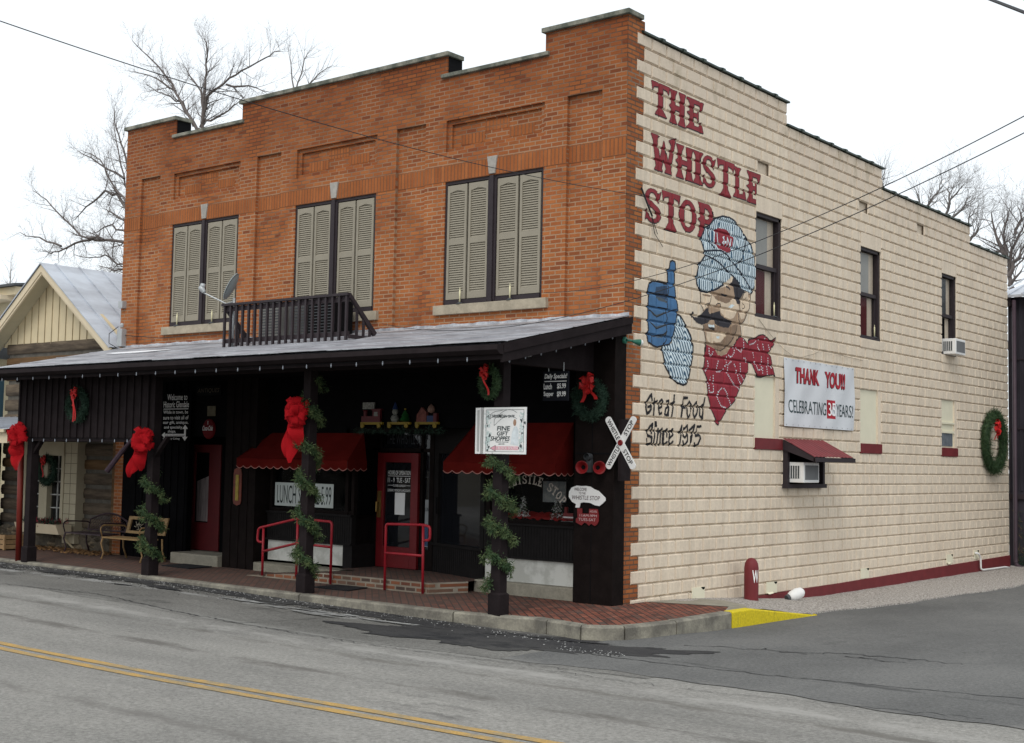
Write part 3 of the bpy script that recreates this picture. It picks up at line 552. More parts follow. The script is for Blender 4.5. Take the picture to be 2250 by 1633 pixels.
def lin(a,b,n): return [a+(b-a)*i/n for i in range(n+1)]
sheet('ground',[-900,-200,-60,-30,0,30,60,200,900],[-300,-60,-20,0,20,60,200,900],lambda x,y:-.5 if abs(x)<250 else -.5,mat('winter_ground',(.10,.085,.055),.95,.3,.3,.4,5))
SEAM=lambda x:-4.42+.12*math.sin(x*.5)+.04*math.sin(x*2.1)
RX=lin(-40,24,64)
def roadz(x,y): return zr(x,y)-.0
sheet('road',RX,lin(-24,-4,40),lambda x,y:zr(x,y)+.012*sm((y+24)/16)-.0,M_road)
# lane next to the kerb, and the side street, each a sheet of its own a little above
def edge_sheet(name,xs,y0f,y1f,dz,m,n=10):
    mb=MB()
    for x in xs:
        for j in range(n+1):
            y=y0f(x)+(y1f(x)-y0f(x))*j/n; mb.v.append((x,y,zr(x,y)+.012*sm((y+24)/16)+dz))
    for i in range(len(xs)-1):
        for j in range(n): mb.f.append((i*(n+1)+j,(i+1)*(n+1)+j,(i+1)*(n+1)+j+1,i*(n+1)+j+1)); mb.m.append(0)
    return mb.build(name,m,None,True,kind='structure')
edge_sheet('parking_lane',lin(-40,3.2,200),SEAM,lambda x:-2.3,.003,M_shoulder)
edge_sheet('side_street',lin(1.3,24,120),lambda x:-4.35+.10*math.sin(x*.7)+.2*sm((x-1.3)/3)+.05*math.sin(x*3)+.03*math.sin(x*9.7)+random.uniform(-.015,.015),lambda x:60,.007,M_side,n=60)
# yellow centre lines
for yc in (-7.53,-7.735):
    mb=MB(); xs=lin(-40,24,400)
    for x in xs:
        d=.008*math.sin(x*3.3)+.006*random.uniform(-1,1)
        for s in (-.056,.056): mb.v.append((x,yc+.028*(x-0)+.0+s+d*(s>0),zr(x,yc)+.012*sm((yc+24)/16)+.006))
    for i in range(len(xs)-1): mb.f.append((2*i,2*i+2,2*i+3,2*i+1)); mb.m.append(0)
    mb.build('road_line',M_yl,None,kind='structure')
def crack(pts,w,name='road_crack',m=None,z=.010,jit=.02,step=.07):
    w*=.55; jit*=.9; mb=MB(); P=[]
    for (a,b) in zip(pts[:-1],pts[1:]):
        n=max(1,int(math.dist(a,b)/step))
        for i in range(n): P.append((a[0]+(b[0]-a[0])*i/n+random.gauss(0,jit),a[1]+(b[1]-a[1])*i/n+random.gauss(0,jit)))
    P.append(pts[-1])
    for i,p in enumerate(P):
        q=P[min(i+1,len(P)-1)]; o=P[max(i-1,0)]; dx,dy=q[0]-o[0],q[1]-o[1]; l=math.hypot(dx,dy)+1e-9; ww=w*random.uniform(.25,1.2)
        for s in (-.5,.5): mb.v.append((p[0]-dy/l*s*ww,p[1]+dx/l*s*ww,zr(*p)+z+.012))
    for i in range(len(P)-1): mb.f.append((2*i,2*i+2,2*i+3,2*i+1)); mb.m.append(0)
    return mb.build(name,m or M_tar,None,kind='structure')
crack([(.9,-3.3),(2.3,-3.35),(4.1,-3.2),(6.3,-2.75),(9,-2.3)],.05)
crack([(-12,-4.7),(-9,-4.45),(-6.6,-4.1),(-4.2,-4.45),(-2.9,-4.52)],.045)
crack([(-2.9,-4.52),(-2.75,-4.2),(-2.6,-3.5),(-2.55,-2.9)],.03)
crack([(-6.9,-4.3),(-7.0,-3.9),(-6.6,-3.2),(-6.4,-2.7)],.03)
crack([(-2.9,-4.52),(-1,-4.60),(1.5,-4.5),(3.2,-4.3)],.03)
crack([(3.3,-1.6),(3.8,-1.2),(4.4,-1.0),(5.2,-.9)],.05,jit=.06); crack([(2.2,-1.9),(3.2,-1.45),(3.6,-1.5)],.045,jit=.06); crack([(4.0,-1.35),(4.7,-1.3)],.06,jit=.05)
crack([(2.2,-4.6),(4,-4.55),(6.5,-4.0)],.022,jit=.03)
crack([(7.2,-5.2),(8.2,-4.7),(9.4,-4.1)],.05,jit=.05); crack([(6.1,-6.2),(7.2,-5.5),(8.4,-5.3)],.035,jit=.05)
# black patch of fresh tar round the kerb corner
def blob(name,cx,cy,rx,ry,m,z=.0125,seed=1,rot=0,n=60):
    r=random.Random(seed); ph=[r.uniform(0,6.3) for _ in range(6)]; pts=[]
    for i in range(n):
        a=2*math.pi*i/n; k=1+sum(.18/(j+1)**.5*math.sin((j*2+2)*a+ph[j]) for j in range(6))*.8+r.uniform(-.07,.07)
        x,y=rx*k*math.cos(a),ry*k*math.sin(a); pts.append((cx+x*math.cos(rot)-y*math.sin(rot),cy+x*math.sin(rot)+y*math.cos(rot)))
    mb=MB(); mb.add([(x,y,zr(x,y)+z+.010) for x,y in pts]+[(cx,cy,zr(cx,cy)+z+.010)],[(i,(i+1)%n,n) for i in range(n)])
    return mb.build(name,m,None,kind='structure')
M_dkas=asphalt('fresh_tar_asphalt',(.042,.041,.043),(.075,.073,.070),(.030,.030,.032),(.6,1,1),.5,.25)
blob('road_patch',.15,-3.22,1.75,.72,M_dkas,seed=4,rot=.12,n=140)
blob('road_patch',1.9,-2.75,.9,.28,M_dkas,seed=41,rot=.55,n=90,z=.0135)
for i in range(26):
    x=random.uniform(-13,1.2); blob('road_patch',x,-2.62-abs(random.gauss(0,.22)),random.uniform(.15,.6),random.uniform(.03,.10),M_dkas,seed=100+i,n=50,z=.014+i*.0003,rot=random.uniform(-.1,.1))
blob('road_patch',7.6,-5.9,.75,.22,M_side,seed=8,rot=.5)
blob('road_patch',-11.8,-4.0,1.3,.16,M_dkas,seed=9); blob('road_patch',-12.8,-2.75,1.4,.16,M_dkas,seed=10,z=.0138)
blob('road_patch',-5.2,-2.66,1.6,.13,M_dkas,seed=12,z=.0139); blob('road_patch',-1.6,-2.72,1.4,.12,M_dkas,seed=14,z=.0137)
# sidewalk, kerb
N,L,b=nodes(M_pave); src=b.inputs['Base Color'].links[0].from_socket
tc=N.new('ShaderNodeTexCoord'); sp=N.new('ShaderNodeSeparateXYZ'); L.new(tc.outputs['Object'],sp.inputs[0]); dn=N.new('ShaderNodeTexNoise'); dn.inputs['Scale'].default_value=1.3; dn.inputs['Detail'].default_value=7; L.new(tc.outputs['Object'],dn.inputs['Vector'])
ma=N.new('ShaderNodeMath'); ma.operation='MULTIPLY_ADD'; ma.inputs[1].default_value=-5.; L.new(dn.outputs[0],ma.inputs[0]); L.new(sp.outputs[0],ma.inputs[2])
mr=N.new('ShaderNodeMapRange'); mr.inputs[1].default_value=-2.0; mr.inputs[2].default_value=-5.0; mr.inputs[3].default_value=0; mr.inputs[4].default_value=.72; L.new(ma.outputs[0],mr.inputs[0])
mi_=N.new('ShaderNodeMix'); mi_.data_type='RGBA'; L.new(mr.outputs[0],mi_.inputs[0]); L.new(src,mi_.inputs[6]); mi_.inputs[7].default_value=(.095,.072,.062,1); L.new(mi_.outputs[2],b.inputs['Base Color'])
KO=[(-40,-2.32),(-12,-2.34),(-8,-2.40),(-4,-2.46),(-1,-2.47),(0,-2.3),(.16,-2.2),(.39,-2.26),(1.02,-2.40),(1.27,-2.27),(1.44,-2.05),(1.54,-1.6),(1.60,-1.1),(1.60,-.3),(1.59,.35)]
def inner(pts,w):
    out=[]
    for i,p in enumerate(pts):
        a=pts[max(i-1,0)]; b=pts[min(i+1,len(pts)-1)]; dx,dy=b[0]-a[0],b[1]-a[1]; l=math.hypot(dx,dy); out.append((p[0]-dy/l*w,p[1]+dx/l*w))
    return out
KI=inner(KO,.15)
def kerb(name,i0,i1,m,gap=.012,ch=.025):
    mb=MB(); o=KO[i0:i1+1]; q=KI[i0:i1+1]; z=random.uniform(-.004,.004)
    def shr(l):
        l=list(l); a,b=l[0],l[1]; d=math.dist(a,b); l[0]=(a[0]+(b[0]-a[0])*gap/d,a[1]+(b[1]-a[1])*gap/d)
        a,b=l[-1],l[-2]; d=math.dist(a,b); l[-1]=(a[0]+(b[0]-a[0])*gap/d,a[1]+(b[1]-a[1])*gap/d); return l
    o,q=shr(o),shr(q); oc=inner(o,ch)
    n=len(o); vs=[(x,y,-.45) for x,y in o]+[(x,y,-ch+z) for x,y in o]+[(x,y,z) for x,y in oc]+[(x,y,z) for x,y in q]+[(x,y,-.45) for x,y in q]
    fs=[(r*n+i,r*n+i+1,(r+1)*n+i+1,(r+1)*n+i) for r in range(4) for i in range(n-1)]+[tuple(r*n for r in range(5)),tuple(r*n+n-1 for r in range(5))]
    mb.add(vs,fs); return mb.build(name,m,None,kind='structure')
for a,b in ((0,1),(1,2),(2,3),(3,4),(4,7),(7,8),(8,10),(10,12),(12,14)): kerb('kerb',a,b,M_kerb)
# yellow painted ramped kerb
mb=MB(); yo=[(1.595,.36,0),(1.60,.85,0.0),(1.58,1.97,-.13),(1.56,3.02,-.262)]; yi=[(1.43,.40,.003),(1.45,.95,.003),(1.43,1.97,-.125),(1.50,3.05,-.255)]
vs=[(x,y,-.45) for x,y,z in yo]+yo+yi+[(x,y,-.45) for x,y,z in yi]; n=4
mb.add(vs,[(r*n+i,r*n+i+1,(r+1)*n+i+1,(r+1)*n+i) for r in range(3) for i in range(n-1)]+[(0,4,8,12),(3,7,11,15)])
o=mb.build('yellow_kerb',M_yel,None,bevel=.015,kind='structure')
mb=MB()
for (a,b) in (((1.615,.86),(1.66,1.08)),((1.64,1.1),(1.68,1.3))):
    pass
mb.quad((1.603,.9,-.05),(1.637,1.35,-.085),(1.637,1.35,-.077),(1.603,.9,-.04)); mb.quad((1.745,1.52,-.075),(1.747,1.535,-.075),(1.747,1.535,-.17),(1.745,1.52,-.17))
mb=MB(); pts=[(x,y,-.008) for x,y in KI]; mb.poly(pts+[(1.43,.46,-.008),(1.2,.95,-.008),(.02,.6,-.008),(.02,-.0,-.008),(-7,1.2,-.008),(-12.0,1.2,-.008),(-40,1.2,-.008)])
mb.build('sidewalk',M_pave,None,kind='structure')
mb=MB(); mb.poly([(.02,.61,-.003),(1.2,.96,-.003),(1.43,.44,-.003),(1.45,1.05,-.003),(1.2,1.4,-.01),(.6,1.9,-.03),(.02,1.95,-.05)]); mb.build('concrete_path',M_conc,None,kind='structure')
def gz(x,y): 
    base=-.03-.29*sm((y-1)/5.5); q=sm((y-.7)/2.4); e=(zr(x,y)+.035)*q-.012*(1-q); t=sm(x/1.5); return base*(1-t)+e*t
mb=MB(); ys=[1.1]+lin(1.5,60,117); n=14
for y in ys:
    xe=1.44+.44*sm((y-3)/8)+.05*math.sin(y*1.3)+.03*math.sin(y*4.1)
    if y<3.1: xe=1.44
    for j in range(n+1):
        x=-.05+(xe+.05)*min(j,n-1)/(n-1) if y<17 else -3+(xe+3)*min(j,n-1)/(n-1); mb.v.append((x+.012*(j==n),y,gz(max(x,0),y)+random.uniform(0,.012)-.14*(j==n)*(y>3)))
for i in range(len(ys)-1):
    for j in range(n): a=i*(n+1)+j; mb.f.append((a,a+n+1,a+n+2,a+1)); mb.m.append(0)
mb.build('gravel_verge',M_gravel,None,kind='structure')
M_salt=mat('salt_stain',(.20,.20,.195),.95,.3,6,.3,60,col2=(.36,.36,.35))
for i in range(14):
    x=random.uniform(-5.5,-.8); blob('road_patch',x,-2.95-abs(random.gauss(0,.12)),random.uniform(.12,.5),random.uniform(.02,.05),M_salt,seed=300+i,n=60,z=.0225+i*.0003,rot=random.uniform(-.08,.08))
mb=MB()
for i in range(3800):
    x=random.uniform(-14,2.2); y=-2.52-abs(random.gauss(0,.22)) if x<1.2 else -3-random.random()*.3
    s_=random.uniform(.005,.015); z=zr(x,y)+.022; a=random.uniform(0,3.1); c,d=math.cos(a)*s_,math.sin(a)*s_
    mb.add([(x+c,y+d,z),(x-d,y+c,z),(x-c,y-d,z),(x+d,y-c,z),(x,y,z+s_*.8)],[(0,1,4),(1,2,4),(2,3,4),(3,0,4)],random.choice((0,0,0,1)))
mb.build('asphalt_crumbs',[mat('dark_crumb',(.05,.05,.05),.95,.3),mat('salt_crumb',(.30,.30,.295),.9,.2)],None,kind='stuff')
# scattered stones on the verge: one uncountable mass
mb=MB()
for i in range(2600):
    y=random.uniform(1.4,17)*1.0; x=random.uniform(.03,1.40+.45*sm((y-2.5)/9))*(1 if y>2.6 else .8); s=random.uniform(.006,.016); z=gz(x,y)+.002
    a=random.uniform(0,3.1); c,d=math.cos(a)*s,math.sin(a)*s
    mb.add([(x+c,y+d,z),(x-d,y+c,z+s*.2),(x-c,y-d,z),(x+d,y-c,z),(x,y,z+s*.8)],[(0,1,4),(1,2,4),(2,3,4),(3,0,4)])
mb.build('loose_gravel',mat('gravel_stone',(.20,.185,.165),.95,.3,20,col2=(.46,.43,.40)),None,kind='stuff')
# ================================================================ MAIN BUILDING
B=thing('restaurant_building',(0,0,0),'two storey orange brick shop with a cream block side wall on the corner','building')
FW=[(-10.62,-8.63),(-7.08,-5.07),(-3.51,-1.51)]
REC=[(-11.67,-11.06),(-8.16,-7.5),(-4.62,-3.96),(-1.08,-.44)]
topz=lambda x: 8.56 if (x<-10.62 or -8.62<x<-3.52 or x>-1.51) else 8.20
Z0P=3.95
def fd(x,z):
    if z>topz(x): return None
    if z<3.95: return None
    for a,b in FW:
        if a<x<b:
            if 4.47<z<6.48: return .12
            if a+.09<x<b-.09 and 7.03<z<7.42: return .085
            if 6.97<z<7.49: return .045
    for a,b in REC:
        if a<x<b and z<7.51: return .055
    return 0.
xs=[-12.2,0,-10.62,-8.62,-3.52,-1.51]; 
for a,b in FW: xs+=[a,b,a+.09,b-.09]
for a,b in REC: xs+=[a,b]
zs=[3.95,4.47,6.48,6.97,7.03,7.42,7.49,7.51,8.20,8.56]
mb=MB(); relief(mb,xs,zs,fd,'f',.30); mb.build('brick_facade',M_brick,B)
# brick pier at the left under the porch, soldier courses, basket panels
mb=MB(); mb.box(-12.2,-11.93,0,.3,-.1,3.95); mb.build('brick_pier',M_brick,B)
mb=MB()
for a,b in [(-12.2,-11.67),(-11.06,-10.62),(-8.63,-8.16),(-7.5,-7.08),(-5.07,-4.62),(-3.96,-3.51),(-1.51,-1.08),(-.44,0)]+FW: mb.quad((a,-.004,6.482),(b,-.004,6.482),(b,-.004,6.75),(a,-.004,6.75))
for a,b in REC: mb.quad((a,.051,6.482),(b,.051,6.482),(b,.051,6.75),(a,.051,6.75))
for a,b in FW:
    w=(b-a-.5)/6
    for i in range(6):
        if i%2==0:
            for j in (0,1):
                if (i//2+j)%2==0: mb.quad((a+.25+i*w,.081,7.07+j*.16),(a+.25+(i+1)*w,.081,7.07+j*.16),(a+.25+(i+1)*w,.081,7.23+j*.16),(a+.25+i*w,.081,7.23+j*.16))
        elif True:
            j=(i//2)%2; mb.quad((a+.25+i*w,.081,7.07+j*.16),(a+.25+(i+1)*w,.081,7.07+j*.16),(a+.25+(i+1)*w,.081,7.23+j*.16),(a+.25+i*w,.081,7.23+j*.16))
mb.build('soldier_course',M_sold,B)
# copings on the parapet
mb=MB()
for a,b in ((-12.26,-10.57),(-8.67,-3.47),(-1.56,.05)):
    mb.box(a,b,-.055,.36,8.562,8.635)
for a,b in ((-10.62,-8.62),(-3.52,-1.51)): mb.box(a-.06 if a<-10 else a-.1,b+(.06 if a<-10 else .08),-.05,.35,8.202,8.265)
mb.build('parapet_coping',M_cop,B,bevel=.008)
for x in (-10.62,-3.52):
    mb=MB(); mb.box(x,x+.008,.03,.36,8.27,8.56); mb.build('parapet_return',M_blk,B)
# side return of the brick front: toothed quoin
mb=MB()
for k in range(-3,42):
    z1,z0=(8.561 if k==-3 else ZK(k)),ZK(k+1); e=course_start(k) if k>-2 else .45
    if z0>8.5: continue
    mb.quad((.003,-.0,z0),(.003,e,z0),(.003,e,z1),(.003,0,z1))
    for (kk,zz) in ((k+1,z0),):
        e2=course_start(kk)
        mb.quad((.003,min(e,e2),zz),(.003,max(e,e2),zz),(-.03,max(e,e2),zz),(-.03,min(e,e2),zz))
    mb.quad((.003,e,z0),(.003,e,z1),(-.03,e,z1),(-.03,e,z0))
mb.build('quoin',M_brick_r,B)
# block side wall
mb=MB(); mb2=MB()
for k,a,b,z0,z1 in BLK:
    t=mb2 if (ZK(k)>ytop(a+.05)-.45) else mb
    top=(ZK(k)>ytop(a+.05)-.03)
    iv=min(BV,(b-a)*.3); j=[random.uniform(-.0015,.0015) for _ in range(4)]; cy=random.uniform(-.0015,.0015)
    g=.001; h=.0045
    o=[(-JD,a+h,z0+g),(-JD,b-h,z0+g),(-JD,b-h,z1-g),(-JD,a+h,z1-g)]; i_=[(-FD+j[0],a+iv,z0+BV),(-FD+j[1],b-iv,z0+BV),(-FD+j[2],b-iv,z1-BV),(-FD+j[3],a+iv,z1-BV)]
    t.add(o+i_,[(0,1,5,4),(1,2,6,5),(2,3,7,6),(3,0,4,7),(4,5,6,7)])
mb.build('block_wall',M_block,B); mb2.build('parapet_block_band',M_blockd,B,label='weathered stained top courses of the block wall')
mb=MB() # backing wall, with the openings left out
def sdep(y,z):
    if z>ytop(y): return None
    for a,b in ((3.93,4.87),(8.16,9.11),(12.4,13.28)):
        if a<y<b and 4.30<z<6.55: return (.14 if 4.49<z<6.28 else -.008)
    for a,b in ((3.93,4.80),(8.16,9.12),(12.37,13.28)):
        if a<y<b and 2.28<z<3.50: return None
    for a,b in ((3.98,4.4),(8.08,8.5),(11.0,11.4)):
        if a<y<b and ZK(5)<z<ZK(4): return .07
    return JD+.045
relief(mb,[.02,16.75,5.04,9.2,14.16,3.93,4.87,8.16,9.11,12.4,13.28,4.80,9.12,12.37,3.98,4.4,8.08,8.5,11,11.4],[-.6,8.376,7.97,7.564,7.157,4.30,6.55,4.49,6.28,2.28,3.5,ZK(5),ZK(4)],sdep,'s',.3)
mb.build('side_wall_backing',M_block,B)
for a,b in ((3.90,4.92),(8.13,9.15),(12.37,13.32)):
    mb=MB(); mb.box(-.01,.022,a,b,4.315,4.487); mb.build('sill',M_block,B,bevel=.006)
# tile coping stepping down the side wall, with humped joints
mb=MB()
for y0,y1,z in ((.36,5.08,8.376),(5.04,9.24,7.97),(9.2,14.20,7.564),(14.16,16.8,7.157)):
    mb.prism([(-.32,y0,z),(.045,y0,z),(.045,y0,z+.03),(-.10,y0,z+.075),(-.18,y0,z+.075),(-.32,y0,z+.03)],(0,y1-y0,0))
    y=y0+.6
    while y<y1+.05:
        mb.prism([(-.34,y-.1,z+.0),(.062,y-.1,z-.01),(.058,y-.1,z+.042),(-.09,y-.1,z+.09),(-.19,y-.1,z+.09),(-.34,y-.1,z+.04)],(0,.085,0)); y+=.61
mb.build('tile_coping',M_tile,B)
# maroon foundation band
mb=MB(); mb.poly([(.030,4.0,-.165),(.030,16.74,-.045),(.030,16.74,-.6),(.030,4.0,-.6)]); mb.poly([(.030,4.0,-.165),(.030,16.74,-.045),(-.02,16.74,-.04),(-.02,4.0,-.16)]); mb.build('foundation_band',M_maroon,B)
mb=MB(); mb.poly([(.0165,.02,-.005),(.0165,4.0,-.185),(.0165,4.0,-.6),(.0165,.02,-.6)]); 
mb.build('foundation',M_conc,B)
# hollow foundation vents
for i,(y,z) in enumerate(((1.95,-.06),(4.36,-.12),(8.15,-.09),(12.60,-.02),(14.3,.0))):
    mb=MB(); y1=y+.36 if i<4 else y+.3; z1=z+.17
    mb.box(.012,.022,y-.02,y1,z-.02,z1,0); mb.poly([(.023,y1-.12,z1-.004),(.023,y1-.0,z1-.004),(.023,y1-.0,z1-.03),(.023,y1-.05,z1-.05)],1)
    if i in (0,1,3): mb.quad((.024,y-.02,z),(.06,y+.02,z-.03),(.05,y+.2,z-.02),(.024,y+.2,z))
    mb.build('foundation_vent',[M_cream,M_void],B)
paint_mural(B)
# upper side windows
M_blind=mat('window_blind',(.38,.38,.36),.7,.05); M_curt=mat('maroon_curtain',(.10,.012,.014),.9,.2,(12),stretch=(1,6,.3))
for wi,(a,b) in enumerate(((3.93,4.87),(8.16,9.11),(12.4,13.28))):
    mb=MB(); x0,x1=-.14,-.03
    mb.box(x0,x1,a,a+.06,4.49,6.28); mb.box(x0,x1,b-.06,b,4.49,6.28); mb.box(x0,x1,a,b,6.22,6.28); mb.box(x0,x1+.02,a,b,4.49,4.56)
    mb.box(x0,x1-.03,a+.06,b-.06,5.34,5.41); mb.box(x0,x1-.05,a+.06,a+.12,4.56,5.34); mb.box(x0,x1-.05,b-.12,b-.06,4.56,5.34)
    w=mb.build('window',M_dkpurple,B)
    mb=MB(); mb.quad((-.10,a+.06,4.56),(-.10,b-.06,4.56),(-.10,b-.06,6.22),(-.10,a+.06,6.22)); mb.build('pane',M_gl,w)
    mb=MB(); mb.quad((-.125,a+.08,5.4),(-.125,b-.30,5.4),(-.125,b-.30,6.2),(-.125,a+.08,6.2)); mb.build('blind',M_blind if wi<2 else M_dgrey,w)
    mb=MB(); mb.quad((-.125,a+.2,4.58),(-.125,b-.38,4.58),(-.125,b-.38,5.33),(-.125,a+.2,5.33)); mb.build('curtain',M_curt if wi<2 else M_void,w)
# blocked lower side windows
for wi,(a,b) in enumerate(((3.93,4.80),(8.16,9.12),(12.37,13.28))):
    mb=MB(); mb.box(-.10,-.03,a,b,2.46,3.50); mb.box(-.03,.0,b-.14,b,2.46,3.50,1)
    w=mb.build('blocked_window',[M_cream,M_block],B)
    if wi==2:
        mb=MB(); mb.box(-.03,.004,a+.02,b-.16,2.98,3.02); mb.box(-.03,.004,a+.02,b-.16,2.78,2.83); mb.build('frame',M_cream,w)
        mb=MB(); mb.box(-.03,-.015,a+.06,b-.22,2.50,2.78); mb.build('pane',mat('dusty_glass',(.16,.18,.20),.2,.2,5),w)
    mb=MB(); mb.box(-.04,.026,a-.01,(b+.01 if wi else 4.90),2.275,2.462); mb.build('sill',M_maroon,w)
# building core: roof, back, left side, floor slab between shop and upstairs
mb=MB(); mb.quad((-12.15,.3,7.6),(-.3,.3,7.6),(-.3,16.7,6.8),(-12.15,16.7,6.8)); mb.build('flat_roof',M_dgrey,B)
mb=MB(); mb.box(-12.2,-11.9,.302,16.74,-.5,8.1); mb.box(-11.898,-.31,16.45,16.74,-.5,7.15); mb.build('rear_wall',M_brick_r,B)
# front windows: frames, shutters, keystones, sills
def shutter(u0,u1,z0,z1,y,B_):
    mb=MB(); fr=.045; zm=z0+(z1-z0)*.5
    mb.box(u0,u0+fr,y-.035,y,z0,z1); mb.box(u1-fr,u1,y-.035,y,z0,z1)
    for za,zb in ((z0,z0+.10),(zm-.045,zm+.045),(z1-.07,z1)): mb.box(u0+fr,u1-fr,y-.034,y,za,zb)
    mb.prism([(u0+fr,y-.034,z1-.07),(u1-fr,y-.034,z1-.07),(u1-fr,y-.034,z1-.12),((u0+u1)/2,y-.034,z1-.085),(u0+fr,y-.034,z1-.12)],(0,.03,0))
    for za,zb in ((z0+.10,zm-.045),(zm+.045,z1-.07)):
        n=int((zb-za)/.036)
        for i in range(n):
            z=za+(zb-za)*(i+.5)/n; h=(zb-za)/n
            mb.prism([(u0+fr,y-.028,z-h*.42),(u0+fr,y-.012,z+h*.40),(u0+fr,y-.004,z+h*.40),(u0+fr,y-.02,z-h*.42)],(u1-u0-2*fr,0,0))
    mb.box(u0+fr,u1-fr,y-.004,y,z0+.1,z1-.07,1)
    return mb.build('shutter',[M_shut,M_shutd],B_)
for a,b in FW:
    mid=(a+b)/2; mb=MB(); y0,y1=.02,.118
    mb.box(a,a+.045,y0,y1,4.47,6.48); mb.box(b-.045,b,y0,y1,4.47,6.48); mb.box(a+.045,b-.045,y0,y1,6.43,6.48); mb.box(a+.045,b-.045,y0-.02,y1,4.47,4.55)
    mb.box(mid-.085,mid+.085,y0-.03,y1,4.50,6.43); mb.box(a+.045,b-.045,.08,y1,4.55,6.43); mb.box(mid-.04,mid+.04,y0-.055,y0-.03,4.46,6.47)
    w=mb.build('front_window',M_dkpurple,B)
    bays=((a+.055,mid-.095),(mid+.095,b-.055))
    for u0,u1 in bays:
        m_=(u0+u1)/2
        shutter(u0,m_-.02,4.56,6.41,.045,w); shutter(m_+.02,u1,4.56,6.41,.045,w)
    mb=MB(); mb.box(a-.15,b+.13,-.07,.02,4.315,4.468); mb.build('sill',M_stone,w,bevel=.006)
    mb=MB(); mb.prism([(mid-.065,-.03,6.50),(mid+.055,-.03,6.50),(mid+.095,-.03,6.78),(mid-.105,-.03,6.78)],(0,.05,0)); mb.build('keystone',mat('keystone_stone',(.36,.34,.31),.9,.15,8),w,bevel=.006)
# electric candles on the sills
def candle(x,y,z,lab,side=False):
    t=thing('electric_candle',(x,y,z),lab,'electric candle','electric candles standing on the window sills')
    mb=MB(); mb.lathe([(0,.001),(0,.06),(.012,.062),(.02,.035),(.03,.028),(.035,.001)],(x,y,z),n=12); mb.build('base',M_dgrey,t,True)
    mb=MB(); mb.lathe([(.03,.001),(.03,.0125),(.22,.0125),(.228,.004),(.25,.007),(.27,.001)],(x,y,z),n=10); mb.build('stem',M_candle,t,True)
LB=['electric candle on the leftmost upper window sill, its left one','electric candle on the leftmost upper window sill, beside the balcony','electric candle on the middle upper window sill, behind the railing','second electric candle on the middle upper sill, hidden by the black box','electric candle at the left of the sill nearest the corner','electric candle at the right of the sill nearest the corner']
for x,l in zip((-10.33,-9.28,-6.75,-3.12,-2.10),(LB[0],LB[1],LB[2],LB[4],LB[5])): candle(x,-.03,4.47,l)
candle(-.05,4.70,4.55,'electric candle in the side window beside the painted cap'); candle(-.05,8.93,4.55,'electric candle in the middle upper side window')
# ================================================================ STOREFRONT (under the porch)
mb=MB()
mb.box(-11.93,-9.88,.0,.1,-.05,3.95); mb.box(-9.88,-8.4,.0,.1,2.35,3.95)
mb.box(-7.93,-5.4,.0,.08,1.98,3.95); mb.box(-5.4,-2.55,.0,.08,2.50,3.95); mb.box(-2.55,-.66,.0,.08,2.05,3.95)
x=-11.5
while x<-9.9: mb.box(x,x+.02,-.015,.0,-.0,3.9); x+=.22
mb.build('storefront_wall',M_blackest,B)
mb=MB(); mb.box(-.66,.012,-.25,-.0,-.02,4.0); 
for x,z in ((-.36,1.2),): mb.box(x,x+.012,-.253,-.25,.0,4.0,1)
mb.box(-.66,.012,-.256,-.25,2.12,2.14,1); mb.box(.012,.03,-.26,.02,-.03,4.02)
mb.build('corner_panel',[M_black,M_blk],B)
mb=MB(); mb.box(-8.48,-7.64,-.25,.1,-.02,3.5)
for x in (-8.28,-8.06,-7.84): mb.box(x,x+.012,-.262,-.25,0,3.45)
mb.build('board_pillar',M_black,B)
# side door with step
mb=MB(); mb.box(-10.4,-8.4,.40,.42,-.05,2.6); mb.box(-10.42,-10.36,.1,.42,-.05,2.6); mb.box(-10.4,-8.4,.1,.42,2.36,2.6); mb.box(-9.26,-8.5,.31,.40,-.05,2.35); mb.box(-9.88,-9.84,-.02,.1,0,2.35); mb.box(-8.78,-8.48,.0,.1,-.05,2.35)
d=mb.build('side_door',M_void,B,label='red side door with a curtained glass pane, behind a low concrete step')
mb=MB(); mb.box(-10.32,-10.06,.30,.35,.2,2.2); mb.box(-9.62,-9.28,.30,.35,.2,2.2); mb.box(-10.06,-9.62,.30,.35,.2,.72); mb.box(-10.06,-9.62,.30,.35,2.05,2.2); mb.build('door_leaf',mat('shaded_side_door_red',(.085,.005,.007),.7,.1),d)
mb=MB(); mb.quad((-10.04,.36,.74),(-9.64,.36,.74),(-9.64,.36,1.62),(-10.04,.36,1.50)); mb.build('curtain',mat('lace_curtain',(.20,.17,.17),.8,.35,10,stretch=(4,1,.2)),d)
mb=MB(); mb.box(-10.3,-8.50,.1,.39,-.03,.19); mb.box(-9.86,-8.49,-.35,.1,-.03,.188); mb.build('door_step',M_conc,B,bevel=.02)
